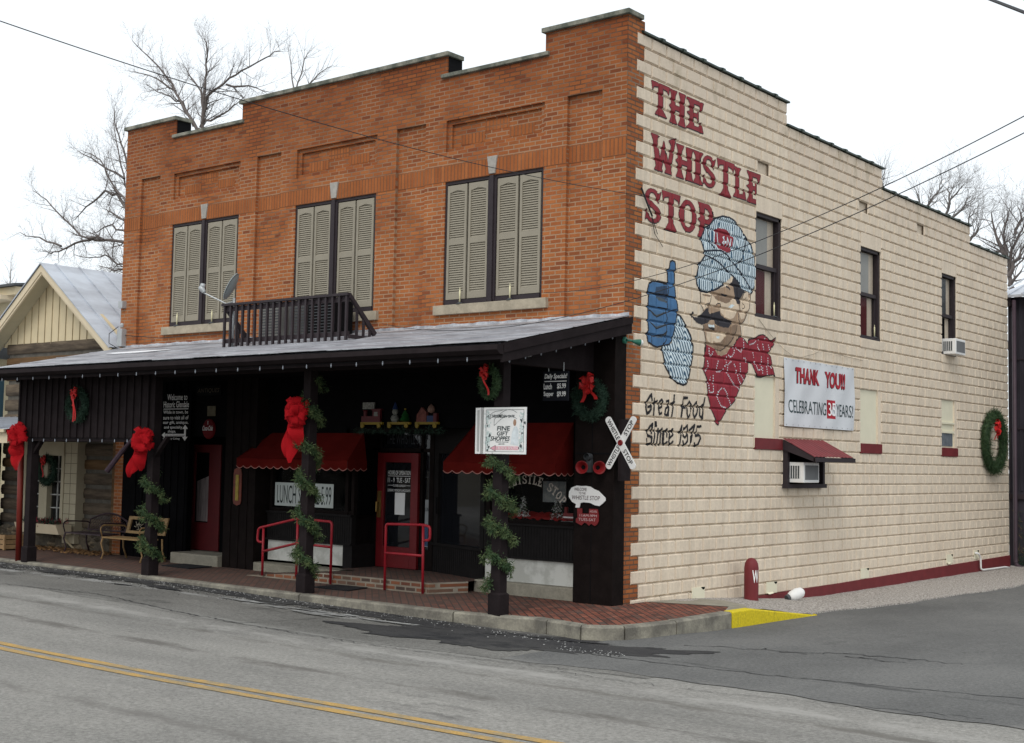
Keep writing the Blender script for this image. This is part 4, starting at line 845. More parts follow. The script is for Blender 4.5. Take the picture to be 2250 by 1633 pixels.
# shop windows left and right of the entrance
M_bead=mat('beadboard',(.010,.0085,.0085),.7,.2,5,spec=.15)
def shopwin(u0,u1,z0,z1,lab):
    mb=MB(); mb.box(u0,u1,.02,.10,z0-.06,z0); mb.box(u0,u1,.02,.10,z1,z1+.08); mb.box(u0,u0+.07,.02,.10,z0,z1); mb.box(u1-.07,u1,.02,.10,z0,z1)
    w=mb.build('shop_window',M_black,B,label=lab)
    mb=MB(); mb.quad((u0+.07,.06,z0),(u1-.07,.06,z0),(u1-.07,.06,z1),(u0+.07,.06,z1)); mb.build('pane',M_gl,w)
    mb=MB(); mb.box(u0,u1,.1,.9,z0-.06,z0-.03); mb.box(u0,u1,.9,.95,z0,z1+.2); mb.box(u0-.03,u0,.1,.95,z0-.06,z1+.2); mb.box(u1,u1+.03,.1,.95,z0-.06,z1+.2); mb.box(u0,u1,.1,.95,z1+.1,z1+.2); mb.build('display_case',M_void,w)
    mb=MB(); mb.box(u0,u1,-.02,.08,.545,z0-.06); x=u0+.03
    while x<u1: mb.box(x,x+.012,-.026,-.02,.56,z0-.09); x+=.055
    mb.box(u0,u1,-.06,-.02,z0-.09,z0-.06); mb.box(u0,u1,-.05,-.02,.53,.56); mb.build('bulkhead',M_bead,w)
    mb=MB(); mb.box(u0+.02,u1-.02,.0,.08,.18,.525); mb.build('marble_panel',M_marble,w)
    return w
W2=shopwin(-2.53,-.80,1.12,1.95,'shop window with white arched lettering and Christmas trees inside')
W1=shopwin(-7.55,-5.42,1.10,1.95,'shop window with a white paper banner behind the glass')
mb=MB(); mb.box(-2.62,-.66,-.14,.08,-.03,.178); mb.build('concrete_ledge',M_conc,B,bevel=.02)
mb=MB(); P=[(-7.55,-.02)]+[(-7.35+.22*math.cos(R(a))-.0,-.06-.22*math.sin(R(a))) for a in range(180,89,-15)][::-1][::-1]
pts=[(-7.72+.25*(1-math.cos(R(a))),-.05-.25*math.sin(R(a))) for a in range(0,91,15)]+[(-5.4,-.30),(-5.4,.08),(-7.72,.08)]
mb.prism([(x,y,-.03) for x,y in pts],(0,0,.165)); mb.build('concrete_ledge',M_conc,B,bevel=.015)
# arched white lettering on the right shop window
mb=MB(); word='THE WHISTLE STOP'; cx0,cz0,rad=-1.76,.80,.86; tot=len(word); ang=50
import itertools
G2=dict(G); G2['P']=[[(0,1),(.72,1),(.95,.86),(1,.68),(.92,.5),(.7,.42),(.43,.42),(.43,.54),(.62,.54),(.74,.62),(.74,.78),(.6,.86),(.43,.87),(.43,.54),(.43,.42),(.43,.18),(.55,0),(0,0),(.17,.18),(.17,.85)]]
for i,ch in enumerate(word):
    if ch==' ': continue
    a=R(ang-(2*ang)*(i+.5)/tot); h=.135; w=.085*(.6 if ch=='I' else 1.25 if ch=='W' else 1)
    for q in ([G2[ch][0]] if ch!='O' else []):
        mb.poly([(cx0+(rad)*math.sin(-a)*-1*-1*1.0*1 if False else cx0-math.sin(a)*(rad+y*h)+math.cos(a)*(x-.5)*w,.052,cz0+math.cos(a)*(rad+y*h)+math.sin(a)*(x-.5)*w) for x,y in q])
    if ch=='O':
        o_,i_=G['O']; n=len(o_)
        f=lambda x,y:(cx0-math.sin(a)*(rad+y*h)+math.cos(a)*(x-.5)*w,.052,cz0+math.cos(a)*(rad+y*h)+math.sin(a)*(x-.5)*w)
        for k in range(n): mb.quad(f(*o_[k]),f(*o_[(k+1)%n]),f(*i_[(k+1)%n]),f(*i_[k]))
mb.build('window_lettering',mat('faded_gold_lettering',(.42,.38,.33),.6,.1),W2)
# entrance: brick platform with ramp, recessed red door, side lights, angled bulkheads
mb=MB(); mb.poly([(-5.02,-1.0,.16),(-2.78,-.98,.16),(-2.55,-.35,.16),(-2.55,.7,.16),(-5.6,.7,.16),(-5.42,-.3,.16),(-5.02,-.3,.16)])
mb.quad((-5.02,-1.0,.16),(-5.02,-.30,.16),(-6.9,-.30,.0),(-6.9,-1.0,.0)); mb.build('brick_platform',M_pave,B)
mb=MB(); mb.quad((-5.02,-1.0,-.02),(-2.78,-.98,-.02),(-2.78,-.98,.16),(-5.02,-1.0,.16)); mb.quad((-2.78,-.98,-.02),(-2.55,-.35,-.02),(-2.55,-.35,.16),(-2.78,-.98,.16)); mb.poly([(-5.02,-1.0,-.02),(-5.02,-1.0,.16),(-6.9,-1.0,.0),(-6.9,-1.0,-.02)]); mb.build('platform_front',M_step,B)
mb=MB()
mb.box(-5.62,-5.40,.56,.66,.14,2.5); mb.box(-4.42,-4.36,.56,.66,.14,2.5); mb.box(-4.20,-4.10,.54,.66,.14,2.5); mb.box(-5.42,-5.36,.56,.66,.14,2.5); mb.box(-5.62,-4.1,.56,.66,2.12,2.18)
mb.box(-5.55,-5.36,.55,.64,.14,.5); mb.box(-4.36,-4.12,.55,.64,.14,.5); mb.box(-5.62,-5.55,-.0,.6,.14,2.5)
E_=mb.build('entrance_surround',M_black,B)
mb=MB(); mb.quad((-5.40,.60,2.18),(-4.1,.60,2.18),(-4.1,.60,2.5),(-5.40,.60,2.5)); mb.build('transom_glass',M_gld,E_)
text('THE WHISTLE STOP','transom_lettering','f',.595,-5.25,-4.3,2.25,2.42,mat('faint_lettering',(.05,.055,.06),.7),E_)
for u0,u1 in ((-5.56,-5.38),(-4.34,-4.18)):
    mb=MB(); mb.quad((u0,.61,.5),(u1,.61,.5),(u1,.61,2.12),(u0,.61,2.12)); mb.build('side_light',M_gld,E_)
    mb=MB(); m_=(u0+u1)/2
    mb.box(m_-.004,m_+.004,.60,.606,.5,2.12)
    for z in (.9,1.3,1.7): mb.box(u0,u1,.60,.606,z,z+.008)
    mb.build('leaded_bars',M_dgrey,E_)
mb=MB(); mb.quad((-4.33,.598,.55),(-4.19,.598,.55),(-4.19,.598,1.33),(-4.33,.598,1.33),0); mb.quad((-4.33,.596,.56),(-4.19,.596,.56),(-4.19,.596,.90),(-4.33,.596,.90),1)
nb=mb.build('window_notice',[mat('notice_paper',(.30,.32,.33),.8,.1),mat('blue_notice',(.05,.09,.17),.8,.2,30)],B)
text('LUNCH','notice_lettering','f',.594,-4.32,-4.20,1.14,1.20,M_blk,nb)
mb=MB(); mb.quad((-5.55,.598,1.35),(-5.42,.598,1.35),(-5.42,.598,1.62),(-5.55,.598,1.62)); mb.build('window_notice',mat('brown_notice',(.20,.15,.11),.8,.3,20),B)
# door
D_=MB(); y0,y1=.50,.56
for a in ((-5.36,-5.20,.17,2.10),(-4.58,-4.42,.17,2.10),(-5.20,-4.58,.17,.52),(-5.20,-4.58,1.94,2.10)): D_.box(a[0],a[1],y0,y1,a[2],a[3])
D_=D_.build('entrance_door',M_redd,B,bevel=.006,label='red entrance door with white opening hours on its glass')
mb=MB(); mb.quad((-5.20,.54,.52),(-4.58,.54,.52),(-4.58,.54,1.94),(-5.20,.54,1.94)); mb.build('pane',M_gld,D_)
mb=MB(); mb.box(-5.33,-5.25,.48,.5,1.0,1.45); mb.tube([(-5.30,.49,1.08),(-5.30,.43,1.10),(-5.30,.43,1.26),(-5.30,.49,1.28)],.012); mb.build('door_handle',M_brass,D_)
for s,u0,u1,v0,v1 in (('HOURS OF OPERATION',-5.14,-4.62,1.73,1.80),('11 - 9  TUE - SAT',-5.14,-4.62,1.60,1.68),('CLOSED SUNDAY',-5.02,-4.72,1.53,1.565),('SUNDAY, MONDAY & HOLIDAYS',-5.14,-4.62,1.44,1.49)): text(s,'door_lettering','f',.535,u0,u1,v0,v1,M_letter,D_)
mb=MB(); mb.box(-5.14,-4.62,.534,.537,1.705,1.712); mb.box(-5.14,-5.03,.534,.537,1.548,1.554); mb.box(-4.71,-4.62,.534,.537,1.548,1.554); mb.build('door_lettering',M_letter,D_)
mb=MB(); mb.box(-4.96,-4.73,.528,.533,1.06,1.48-.05); mb.build('paper_notice',M_white,D_)
# angled display on the right of the entrance
mb=MB(); a,b=Vector((-4.12,.56)),Vector((-2.56,.0)); dv=(b-a).normalized(); nv=Vector((dv.y,-dv.x))
def P2(t,o,z): q=a+(b-a)*t+nv*o; return (q.x,q.y,z)
def pl(mb,t0,t1,z0,z1,o0,o1,mi=0):
    vs=[P2(t,o,z) for t in (t0,t1) for o in (o0,o1) for z in (z0,z1)]; mb.add(vs,[(0,1,3,2),(4,6,7,5),(0,4,5,1),(2,3,7,6),(0,2,6,4),(1,5,7,3)],mi)
pl(mb,0,1,.14,.60,-.1,.0); pl(mb,0,1,.60,.64,-.1,.035); pl(mb,0,.10,.6,2.5,-.1,0); pl(mb,.93,1,.6,2.5,-.1,0); pl(mb,.1,.93,2.1,2.5,-.1,0)
for i in range(26): t=.02+i*.038; pl(mb,t,t+.007,.16,.59,0,.006)
Q_=mb.build('angled_bulkhead',M_bead,B)
mb=MB(); mb.quad(P2(.1,-.05,.64),P2(.93,-.05,.64),P2(.93,-.05,2.1),P2(.1,-.05,2.1)); mb.build('pane',M_gld,Q_)
mb=MB(); mb.tube([P2(.14,.0,1.12),P2(.14,.06,1.12),P2(.14,.06,1.38),P2(.14,.0,1.38)],.014); mb.build('pull_handle',M_blk,Q_)
mb=MB(); mb.box(-5.62,-5.40,-.02,.6,.14,.55); mb.build('left_bulkhead'.replace('left_','entry_'),M_bead,B)
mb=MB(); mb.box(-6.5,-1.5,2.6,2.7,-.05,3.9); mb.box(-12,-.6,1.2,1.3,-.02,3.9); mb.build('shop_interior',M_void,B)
# dark porch ceiling belongs to the porch
# ================================================================ PORCH
PO=thing('covered_porch',(-6,-1.2,0),'dark timber porch with a grey lean-to roof along the front of the brick building','porch')
RZ=lambda y:4.12+.2123*y
XL,XR=-12.15,.14
mb=MB(); n=30
for i in range(n):
    x0=XL+(XR-XL)*i/n; x1=XL+(XR-XL)*(i+1)/n
    for j in range(6):
        y0=-2.92+2.92*j/6; y1=-2.92+2.92*(j+1)/6; mb.quad((x0,y0,RZ(y0)),(x1,y0,RZ(y0)),(x1,y1,RZ(y1)),(x0,y1,RZ(y1)))
mb.quad((XL,-2.92,RZ(-2.92)-.02),(XR,-2.92,RZ(-2.92)-.02),(XR,0,RZ(0)-.03),(XL,0,RZ(0)-.03))
mb.build('roof',M_roofm,PO)
mb=MB() # ragged edge and seams of the roll roofing
x=XL
while x<XR-.1:
    w=random.uniform(.5,1.4); x1=min(XR+.02,x+w); d=random.uniform(0,.03); mb.box(x,x1,-2.945-d,-2.86,RZ(-2.92)-.004+random.uniform(0,.012),RZ(-2.92)+.012); x=x1+.002
mb.build('drip_edge',M_silver,PO)
mb=MB()
for y in (-2.2,-1.45,-.72):
    x=XL
    while x<XR:
        x1=min(XR,x+random.uniform(1,3)); mb.add([(x,y,RZ(y)+.013),(x1,y,RZ(y)+.013),(x1,y+.07,RZ(y+.07)+.004),(x,y+.07,RZ(y+.07)+.004),(x,y-.004,RZ(y)),(x1,y-.004,RZ(y))],[(0,1,2,3),(0,1,5,4)]); x=x1
mb.build('roofing_lap',M_roofm,PO)
mb=MB(); n=120
for i in range(n):
    x0=XL+.1+(XR-.15-XL)*i/n; x1=XL+.1+(XR-.15-XL)*(i+1)/n
    h=lambda x:.07+.012*math.sin(x*9)+.009*math.sin(x*23+1); 
    mb.quad((x0,-.012,RZ(0)-.03),(x1,-.012,RZ(0)-.03),(x1,-.012,4.12+h(x1)*.6),(x0,-.012,4.12+h(x0)*.6))
    f=lambda x:-.34-.07*math.sin(x*2.1)-.04*math.sin(x*7); mb.quad((x0,-.013,RZ(0)+.004),(x1,-.013,RZ(0)+.004),(x1,f(x1),RZ(f(x1))+.006),(x0,f(x0),RZ(f(x0))+.006))
mb.build('flashing',M_silver,PO)
mb=MB(); mb.add([(-9.9+.9*math.cos(t)*(1+.2*math.sin(3*t)),-1.25+.16*math.sin(t),RZ(-1.25+.16*math.sin(t))+.012) for t in [i*.35 for i in range(18)]],[tuple(range(18))]); mb.build('snow_patch',mat('old_snow',(.85,.87,.9),.6,.03),PO)
# gutter, rakes, beams, ceiling
mb=MB(); mb.prism([(-16.0+3.85,-2.95,3.47),(-12.15,-3.05,3.46),(-12.15,-3.07,3.39),(-12.15,-3.0,3.34),(-12.15,-2.93,3.34)],(12.30,0,0)); mb.box(-12.15,.10,-2.93,-2.88,3.28,3.47); mb.build('gutter',M_post,PO)
mb=MB(); 
for x in (.10,): mb.prism([(x,-2.93,3.24),(x,-2.93,RZ(-2.93)-.015),(x,-.0,RZ(0)-.03),(x,-.0,3.86)],(.035,0,0)); mb.prism([(x+.035,-2.93,3.36),(x+.035,-2.93,RZ(-2.93)-.012),(x+.035,-.0,RZ(0)-.022),(x+.035,-.0,4.0)],(.02,0,0))
mb.build('rake_board',M_post,PO); mb=MB(); mb.prism([(XL,-2.93,3.28),(XL,-2.93,RZ(-2.93)-.015),(XL,-.0,RZ(0)-.03),(XL,-.0,3.9)],(.035,0,0))
mb.build('rake_board',M_post,PO)
mb=MB(); mb.box(-12.05,-.33,-2.33,-2.17,3.29,3.55); mb.prism([(-.48,-2.2,3.29),(-.48,-2.2,3.62),(-.48,-.25,4.02),(-.48,-.25,3.30)],(.13,0,0)); mb.build('beam',M_post,PO)
mb=MB(); mb.quad((-12.1,-2.88,3.36),(.09,-2.88,3.36),(.09,-.02,3.92),(-12.1,-.02,3.92)); mb.quad((-12.0,-2.16,3.40),(-.5,-2.16,3.40),(-.5,-.0,3.40),(-12.0,-.0,3.40)); mb.build('ceiling',M_blk,PO)
mb=MB(); mb.box(-11.88,-7.93,-2.345,-2.30,2.27,3.36)
x=-11.86
while x<-7.95: mb.box(x,x+.045,-2.372,-2.345,2.27,3.36); x+=.205
mb.box(-11.88,-7.93,-2.33,-2.15,2.20,2.29)
mb.build('boarded_panel',M_post,PO)
def post(x,z1,first):
    mb=MB(); w=.077; mb.box(x-w,x+w,-2.25-w,-2.25+w,.27,z1); b_=.10
    mb.box(x-b_,x+b_,-2.25-b_,-2.25+b_,-.008,.26); mb.add([(x-b_,-2.25-b_,.26),(x+b_,-2.25-b_,.26),(x+b_,-2.25+b_,.26),(x-b_,-2.25+b_,.26),(x-w,-2.25-w,.285),(x+w,-2.25-w,.285),(x+w,-2.25+w,.285),(x-w,-2.25+w,.285)],[(0,1,5,4),(1,2,6,5),(2,3,7,6),(3,0,4,7)])
    return mb.build('post',M_post,PO,bevel=.006)
for x,z in ((-.41,3.3),(-4.1,3.3),(-7.87,3.3),(-11.50,2.3)): post(x,z,0)
mb=MB(); 
for s,x in ((1,-11.44),(1,-7.80),(-1,-7.94)):
    mb=MB(); mb.prism([(x,-2.29,1.95),(x,-2.29,2.03),(x+s*.26,-2.29,2.29),(x+s*.33,-2.29,2.29)],(0,.08,0)); mb.build('knee_brace',M_post,PO)
# ================================================================ greenery, bows
def needles(mb,c,n,r,ln=.09,wd=.008,axis=None,droop=.3,mi=0):
    for _ in range(n):
        d=Vector((random.gauss(0,1),random.gauss(0,1),random.gauss(0,1)-droop)).normalized()
        p=Vector(c)+d*random.uniform(0,r); s=d.cross(Vector((random.gauss(0,1),random.gauss(0,1),random.gauss(0,1)))).normalized()*wd
        q=p+d*ln*random.uniform(.5,1.2); mb.add([tuple(p-s),tuple(p+s),tuple(q+s*.2),tuple(q-s*.2)],[(0,1,2,3)],mi)
def ribbon(mb,pts,w,side,mi=0):
    vs=[]
    for i,p in enumerate(pts):
        s=Vector(side)*w*(.5 if not callable(w) else 1); vs+= [tuple(Vector(p)-s),tuple(Vector(p)+s)]
    mb.add(vs,[(2*i,2*i+1,2*i+3,2*i+2) for i in range(len(pts)-1)],mi)
def bow_loops(mb,c,rad,n,w,seed=0,flat=.6,face=Vector((.6,-.75,.1))):
    r=random.Random(seed); f=face.normalized(); u=f.cross(Vector((0,0,1))).normalized(); v=u.cross(f)
    for k in range(n):
        a=2*math.pi*(k+r.uniform(-.3,.3))/n; L=rad*r.uniform(.7,1.1); el=r.uniform(.05,.9)*flat
        d=(u*math.cos(a)+v*math.sin(a))*math.cos(el)+f*math.sin(el); up=f*math.cos(el)-(u*math.cos(a)+v*math.sin(a))*math.sin(el); sd=d.cross(up)
        pts=[]; m=9
        for i in range(m+1):
            t=i/m; ang=math.pi*2*t; rr=L*.5
            pts.append(Vector(c)+d*(rr-rr*math.cos(ang))+up*(math.sin(ang)*L*.26)+Vector((r.gauss(0,.008),r.gauss(0,.008),r.gauss(0,.008))))
        vs=[]
        for i,p in enumerate(pts):
            ww=w*(.25+.75*math.sin(math.pi*i/m)); tw=sd+up*.35*math.sin(i*2.2+k); vs+=[tuple(p-tw*ww/2),tuple(p+up*.012*math.sin(i*3)),tuple(p+tw*ww/2)]
        mb.add(vs,[(3*i+j,3*i+j+1,3*i+4+j,3*i+3+j) for i in range(m) for j in (0,1)])
def tails(mb,c,spec,w=.11):
    for (dx,dz,ph) in spec:
        vs=[];m=12; wd=Vector((.8,.55,0))
        for i in range(m+1):
            t=i/m; p=Vector(c)+Vector((dx*t+.03*math.sin(t*5+ph),-.02-.035*math.sin(t*7+ph),dz*t)); ww=w*1.7*math.sin(math.pi*min(1,.12+.83*t)); vs+=[tuple(p-wd*ww/2),tuple(p+Vector((0,-.03,0))),tuple(p+wd*ww/2)]
        mb.add(vs,[(3*i+j,3*i+j+1,3*i+4+j,3*i+3+j) for i in range(m) for j in (0,1)])
M_tulle=glass('red_tulle',(.38,.007,.012),.72,.8)
M_tulle.node_tree.nodes['Principled BSDF'].inputs['Specular IOR Level'].default_value=.1
def big_bow(x,y,z,lab,seed,spec,s=1):
    t=thing('tulle_bow',(x,y,z),lab,'bow','big red bows tied to the porch posts')
    mb=MB(); bow_loops(mb,(x-.02,y,z+.05),.20*s,17,.10*s,seed); bow_loops(mb,(x+.03,y-.03,z-.04),.20*s,13,.10*s,seed+50,1.); bow_loops(mb,(x-.05,y,z-.08),.17*s,9,.11*s,seed+90,.8); mb.build('loops',M_tulle,t,True)
    mb=MB(); tails(mb,(x,y,z-.05),spec,.15*s); mb.build('tails',M_tulle,t,True)
big_bow(-4.16,-2.44,2.66,'big red tulle bow tied to the middle porch post',3,[(-.12,-.52,0),(-.20,-.62,2),(.02,-.45,4),(-.08,-.7,1)],.98)
big_bow(-7.86,-2.46,2.22,'big red tulle bow on the post beside the boarded panel',5,[(-.22,-.50,0),(-.35,-.56,2),(-.10,-.45,4)],.95)
big_bow(-11.6,-2.5,2.31,'big red tulle bow at the far left end post',8,[(-.03,-.5,0),(.03,-.60,2),(-.08,-.45,4)],.95)
def garland(x,y,z0,z1,turns,lab,ph,dens=1.,rad=.12,gap=None):
    t=thing('evergreen_garland',(x,y,z1),lab,'garland','evergreen garlands wound round the porch posts')
    mb=MB(); n=int(90*(z1-z0)*dens); pts=[]
    for i in range(n):
        f=i/n; a=ph+f*turns*2*math.pi; z=z1+(z0-z1)*f
        p=Vector((x+rad*math.cos(a),y+rad*math.sin(a),z+random.gauss(0,.015))); pts.append(p)
        k=random.uniform(.5,1.2)
        sc_=.35+.65*abs(math.sin(f*turns*5.1+ph)); needles(mb,p,int(58*k*sc_),.085*sc_+.015,.034,.0065,droop=.7,mi=0 if random.random()<.7 else 1)
        if random.random()<.30: needles(mb,p+Vector((math.cos(a)*.05+random.gauss(0,.03),math.sin(a)*.05+random.gauss(0,.03),-.07)),46,.06,.038,.006,droop=1.0)
    mb.build('sprigs',[M_greenl,M_green],t)
    mb=MB(); mb.tube(pts[::4],.018,5); mb.build('stem',M_green,t)
garland(-4.1,-2.25,.30,3.2,5.2,'cedar garland spiralling round the middle post from the eave to its base',.3,1.1)
garland(-.41,-2.25,.38,2.15,4.3,'full cedar garland round the post under the boxed gift shop sign',2.4,1.15,.135)
garland(-7.87,-2.25,.25,1.75,3.0,'drooping green garland round the post beside the slatted benches',2.0,1.05,.14)
def wreath(x,y,z,r,th,nrm,lab,m,n=1500,bow=None,ln=.07,cat='wreath'):
    t=thing('christmas_wreath',(x,y,z),lab,cat,'christmas wreaths'); f=Vector(nrm).normalized(); u=f.cross(Vector((0,0,1))).normalized(); v=u.cross(f); c=Vector((x,y,z))
    mb=MB(); 
    for i in range(n):
        a=random.uniform(0,2*math.pi); p=c+(u*math.cos(a)+v*math.sin(a))*(r+random.gauss(0,th*.35))+f*random.uniform(0,th*.8); needles(mb,p,2,th*.3,ln,.006,droop=0,mi=0)
    mb.build('foliage',m,t)
    mb=MB(); mb.tube([tuple(c+(u*math.cos(R(a))+v*math.sin(R(a)))*r+f*th*.3) for a in range(0,361,15)],th*.55,8,cap=False); mb.build('core',m,t)
    if bow:
        bc=c+u*bow[0]+v*bow[1]+f*(th+.03); mb=MB()
        bow_loops(mb,tuple(bc),bow[2],7,bow[2]*.55,3,.4,f)
        for k,(dx,dz) in enumerate(bow[3]):
            vs=[];mm=8
            for i in range(mm+1):
                q=i/mm; p=bc+u*(dx*q+.02*math.sin(q*6+k))+v*(dz*q)+f*(.02*math.sin(q*5)); ww=bow[2]*.42; vs+=[tuple(p-u*ww/2),tuple(p+u*ww/2)]
            mb.add(vs,[(2*i,2*i+1,2*i+3,2*i+2) for i in range(mm)])
        mb.build('bow',M_bow,t)
wreath(-.37,-.27,2.90,.235,.085,(0,-1,0),'round wreath with a red bow on the dark panel beside the crossing sign',M_greend,2600,(-.01,.22,.15,[(-.13,-.22),(.10,-.26)]),.06)
wreath(-.52,-2.36,3.03,.17,.06,(-.25,-1,0),'small wreath with red ribbon near the top of the right post',M_green,1500,(.02,.13,.10,[(-.06,-.30)]),.05)
wreath(-9.88,-2.40,2.84,.24,.08,(0,-1,0),'wreath with a long red ribbon on the dark boarded panel',M_greend,2300,(-.02,.2,.10,[(.08,-.22),(-.03,-.48),(.02,-.50)]),.06)
wreath(.05,15.45,2.66,.62,.16,(1,0,0),'large oval-looking wreath on the block wall near its far corner',M_green,5200,(.25,.32,.18,[(-.1,-.25),(.08,-.28)]),.10)
wreath(-14.60,.02,1.62,.26,.09,(0,-1,0),'dark wreath hanging in the cabin bay window',M_greend,1500,(.0,.2,.10,[(.05,-.35)]),.07)
# ================================================================ red awnings
def awning(xl,xr,tl,tr,zt,y1,zl,lab):
    t=thing('fabric_awning',((xl+xr)/2,0,zt),lab,'awning','red scalloped awnings under the porch')
    mb=MB(); n=24
    def fr(s,u): # s along, u down
        x=(tl+(tr-tl)*s)*(1-u)+(xl+(xr-xl)*s)*u; y=-.01+(y1+.01)*u; z=zt+(zl-zt)*u-.03*math.sin(math.pi*u)-.012*math.sin(s*9)*u; return (x,y,z)
    for i in range(n):
        for j in range(6): mb.quad(fr(i/n,j/6),fr((i+1)/n,j/6),fr((i+1)/n,(j+1)/6),fr(i/n,(j+1)/6))
    mb.add([fr(0,0),fr(0,1),(xl,-.01,zl)],[(0,1,2)]); mb.add([fr(1,0),fr(1,1),(xr,-.01,zl)],[(0,1,2)])
    mb.build('canopy',M_awn,t,True)
    mb=MB(); m2=MB(); L=xr-xl; ns=int(L/.19)
    def val(P,L,k):
        N=k*8
        for i in range(N):
            a,b=i/N,(i+1)/N; h=lambda q:.135+.04*abs(math.sin(math.pi*q*k)); 
            mb.quad(P(a*L,0),P(b*L,0),P(b*L,-h(b)),P(a*L,-h(a))); m2.quad(P(a*L,-h(a)+.008,.004),P(b*L,-h(b)+.008,.004),P(b*L,-h(b)-.004,.004),P(a*L,-h(a)-.004,.004))
    val(lambda q,d,o=0:(xl+q,y1-o-.01*math.sin(q*7),zl+d),L,ns); val(lambda q,d,o=0:(xr+o,y1+q,zl+d),-y1,3); val(lambda q,d,o=0:(xl-o,y1+q,zl+d),-y1,3)
    mb.build('valance',M_awn,t); m2.build('trim',mat('pink_trim',(.45,.20,.17),.8),t)
awning(-3.02,-.86,-2.75,-.86,2.58,-.45,1.97,'red scalloped awning over the window next to the corner')
awning(-7.92,-5.12,-7.5,-5.2,2.42,-.45,1.96,'red scalloped awning over the window with the paper banner')
# ================================================================ SIGNS
def plate(name,plane,off,u0,u1,v0,v1,th,m,lab,cat,group=None,frame=None):
    mb=MB(); 
    if plane=='f': mb.box(u0,u1,off,off+th,v0,v1); loc=((u0+u1)/2,off,v0)
    else: mb.box(off-th,off,u0,u1,v0,v1); loc=(off,(u0+u1)/2,v0)
    t=thing(name,loc,lab,cat,group); mb.build('board',m,t,bevel=.004); return t
# boxed gift shop sign on the right post
t=thing('hanging_box_sign',(-.38,-2.36,2.08),'white double faced gift shop sign fixed to the right post','sign')
mb=MB(); u0,u1,v0,v1=-.60,.085,2.09,2.70
mb.box(u0-.02,u1,-2.37,-2.35,v0,v1); mb.build('front_board',M_white,t)
mb=MB(); mb.box(-.70,-.685,-2.36,-2.20,v0,v1); mb.box(-.82,-.60,-2.30,-2.285,v0+.0,v1); mb.build('rear_board',M_white,t)
mb=MB(); mb.box(-.79,-.63,-2.303,-2.300,v0+.03,v1-.03); mb.build('rear_panel',mat('sign_grey',(.42,.43,.42),.6,.06,4),t)
mb=MB(); yy=-2.372; Mk=mat('sign_ink',(.06,.075,.08),.7); Mf=mat('sign_foliage_wash',(.42,.52,.50),.7,.3,30,col2=(.70,.74,.75))
for a in ((u0+.02,u1-.03,v1-.035,v1-.030),(u0+.02,u1-.03,v0+.03,v0+.034),(u0+.02,u0+.025,v0+.03,v1-.03),(u1-.035,u1-.03,v0+.03,v1-.03)): mb.box(a[0],a[1],yy,yy+.001,a[2],a[3],0)
rs=random.Random(4)
for side in (0,1):
    for i in range(80):
        cx_=(u0+.055 if side==0 else u1-.065)+rs.gauss(0,.022); cz_=v0+.05+(v1-v0-.1)*rs.random(); r_=rs.uniform(.008,.024)
        mb.add([(cx_+r_*math.cos(k)*rs.uniform(.5,1.2),yy+.0004-.0001*i/46,cz_+r_*math.sin(k)*rs.uniform(.6,1.6)) for k in [j*.9 for j in range(7)]],[tuple(range(7))],1 if rs.random()<.8 else 0)
mb.add([(-.16,yy,2.22),(-.03,yy,2.20),(-.03,yy,2.40),(-.06,yy,2.45),(-.11,yy,2.44),(-.14,yy,2.36)],[(0,1,2,3,4,5)],2)
mb.add([(-.095+.026*math.cos(k),yy-.0006,2.50+.045*math.sin(k)) for k in [j*.7 for j in range(9)]],[tuple(range(9))],3)
# banners
def strip(mb,f,n,w,mi):
    P=[f(i/n) for i in range(n+1)]
    for (a,b) in zip(P[:-1],P[1:]): mb.quad((a[0],yy-.0008,a[1]-w/2),(b[0],yy-.0008,b[1]-w/2),(b[0],yy-.0008,b[1]+w/2),(a[0],yy-.0008,a[1]+w/2),mi)
for off in (.0,.055): strip(mb,lambda t:(-.51+.22*t,2.55+.075*t+.012*math.sin(t*5)+off),12,.005,0)
for off in (.0,.08): strip(mb,lambda t:(-.44+.38*t,2.46+.13*math.sin(t*2.3)**1*1.1-.02*t+off),20,.005,0)
mb.box(-.512,-.507,yy-.001,yy,2.55,2.61,0); mb.box(-.443,-.438,yy-.001,yy,2.46,2.54,0)
mb.poly([(-.51,yy-.001,2.165),(-.41,yy-.001,2.205),(-.41,yy-.001,2.125)],0); mb.poly([(-.497,yy-.0015,2.165),(-.417,yy-.0015,2.197),(-.417,yy-.0015,2.133)],4)
mb.box(-.41,-.03,yy-.001,yy,2.145,2.19,4)
mb.build('artwork',[Mk,Mf,mat('pale_dress',(.64,.70,.73),.7,.1,20),mat('hair_tan',(.36,.22,.15),.7),mat('pink_arrow',(.70,.36,.42),.7)],t)
for s,a,b,c,d,sh in (('THRU THE',-.49,-.32,2.565,2.605,.0),('GARDEN GATE',-.40,-.10,2.565,2.60,.1),('FINE',-.39,-.17,2.395,2.455,.1),('GIFT',-.39,-.20,2.33,2.385,.1),('SHOPPES',-.50,-.17,2.262,2.322,.25),('Glendale, Kentucky',-.41,-.19,2.238,2.254,0),('369-7572',-.36,-.26,2.212,2.228,0)):
    text(s,'sign_lettering','f',yy-.0015,a,b,c,d,Mk,t,shear=sh,bold=.022)
text('1 BLOCK SOUTH','sign_lettering','f',yy-.0025,-.40,-.04,2.150,2.184,M_white,t,bold=.005)
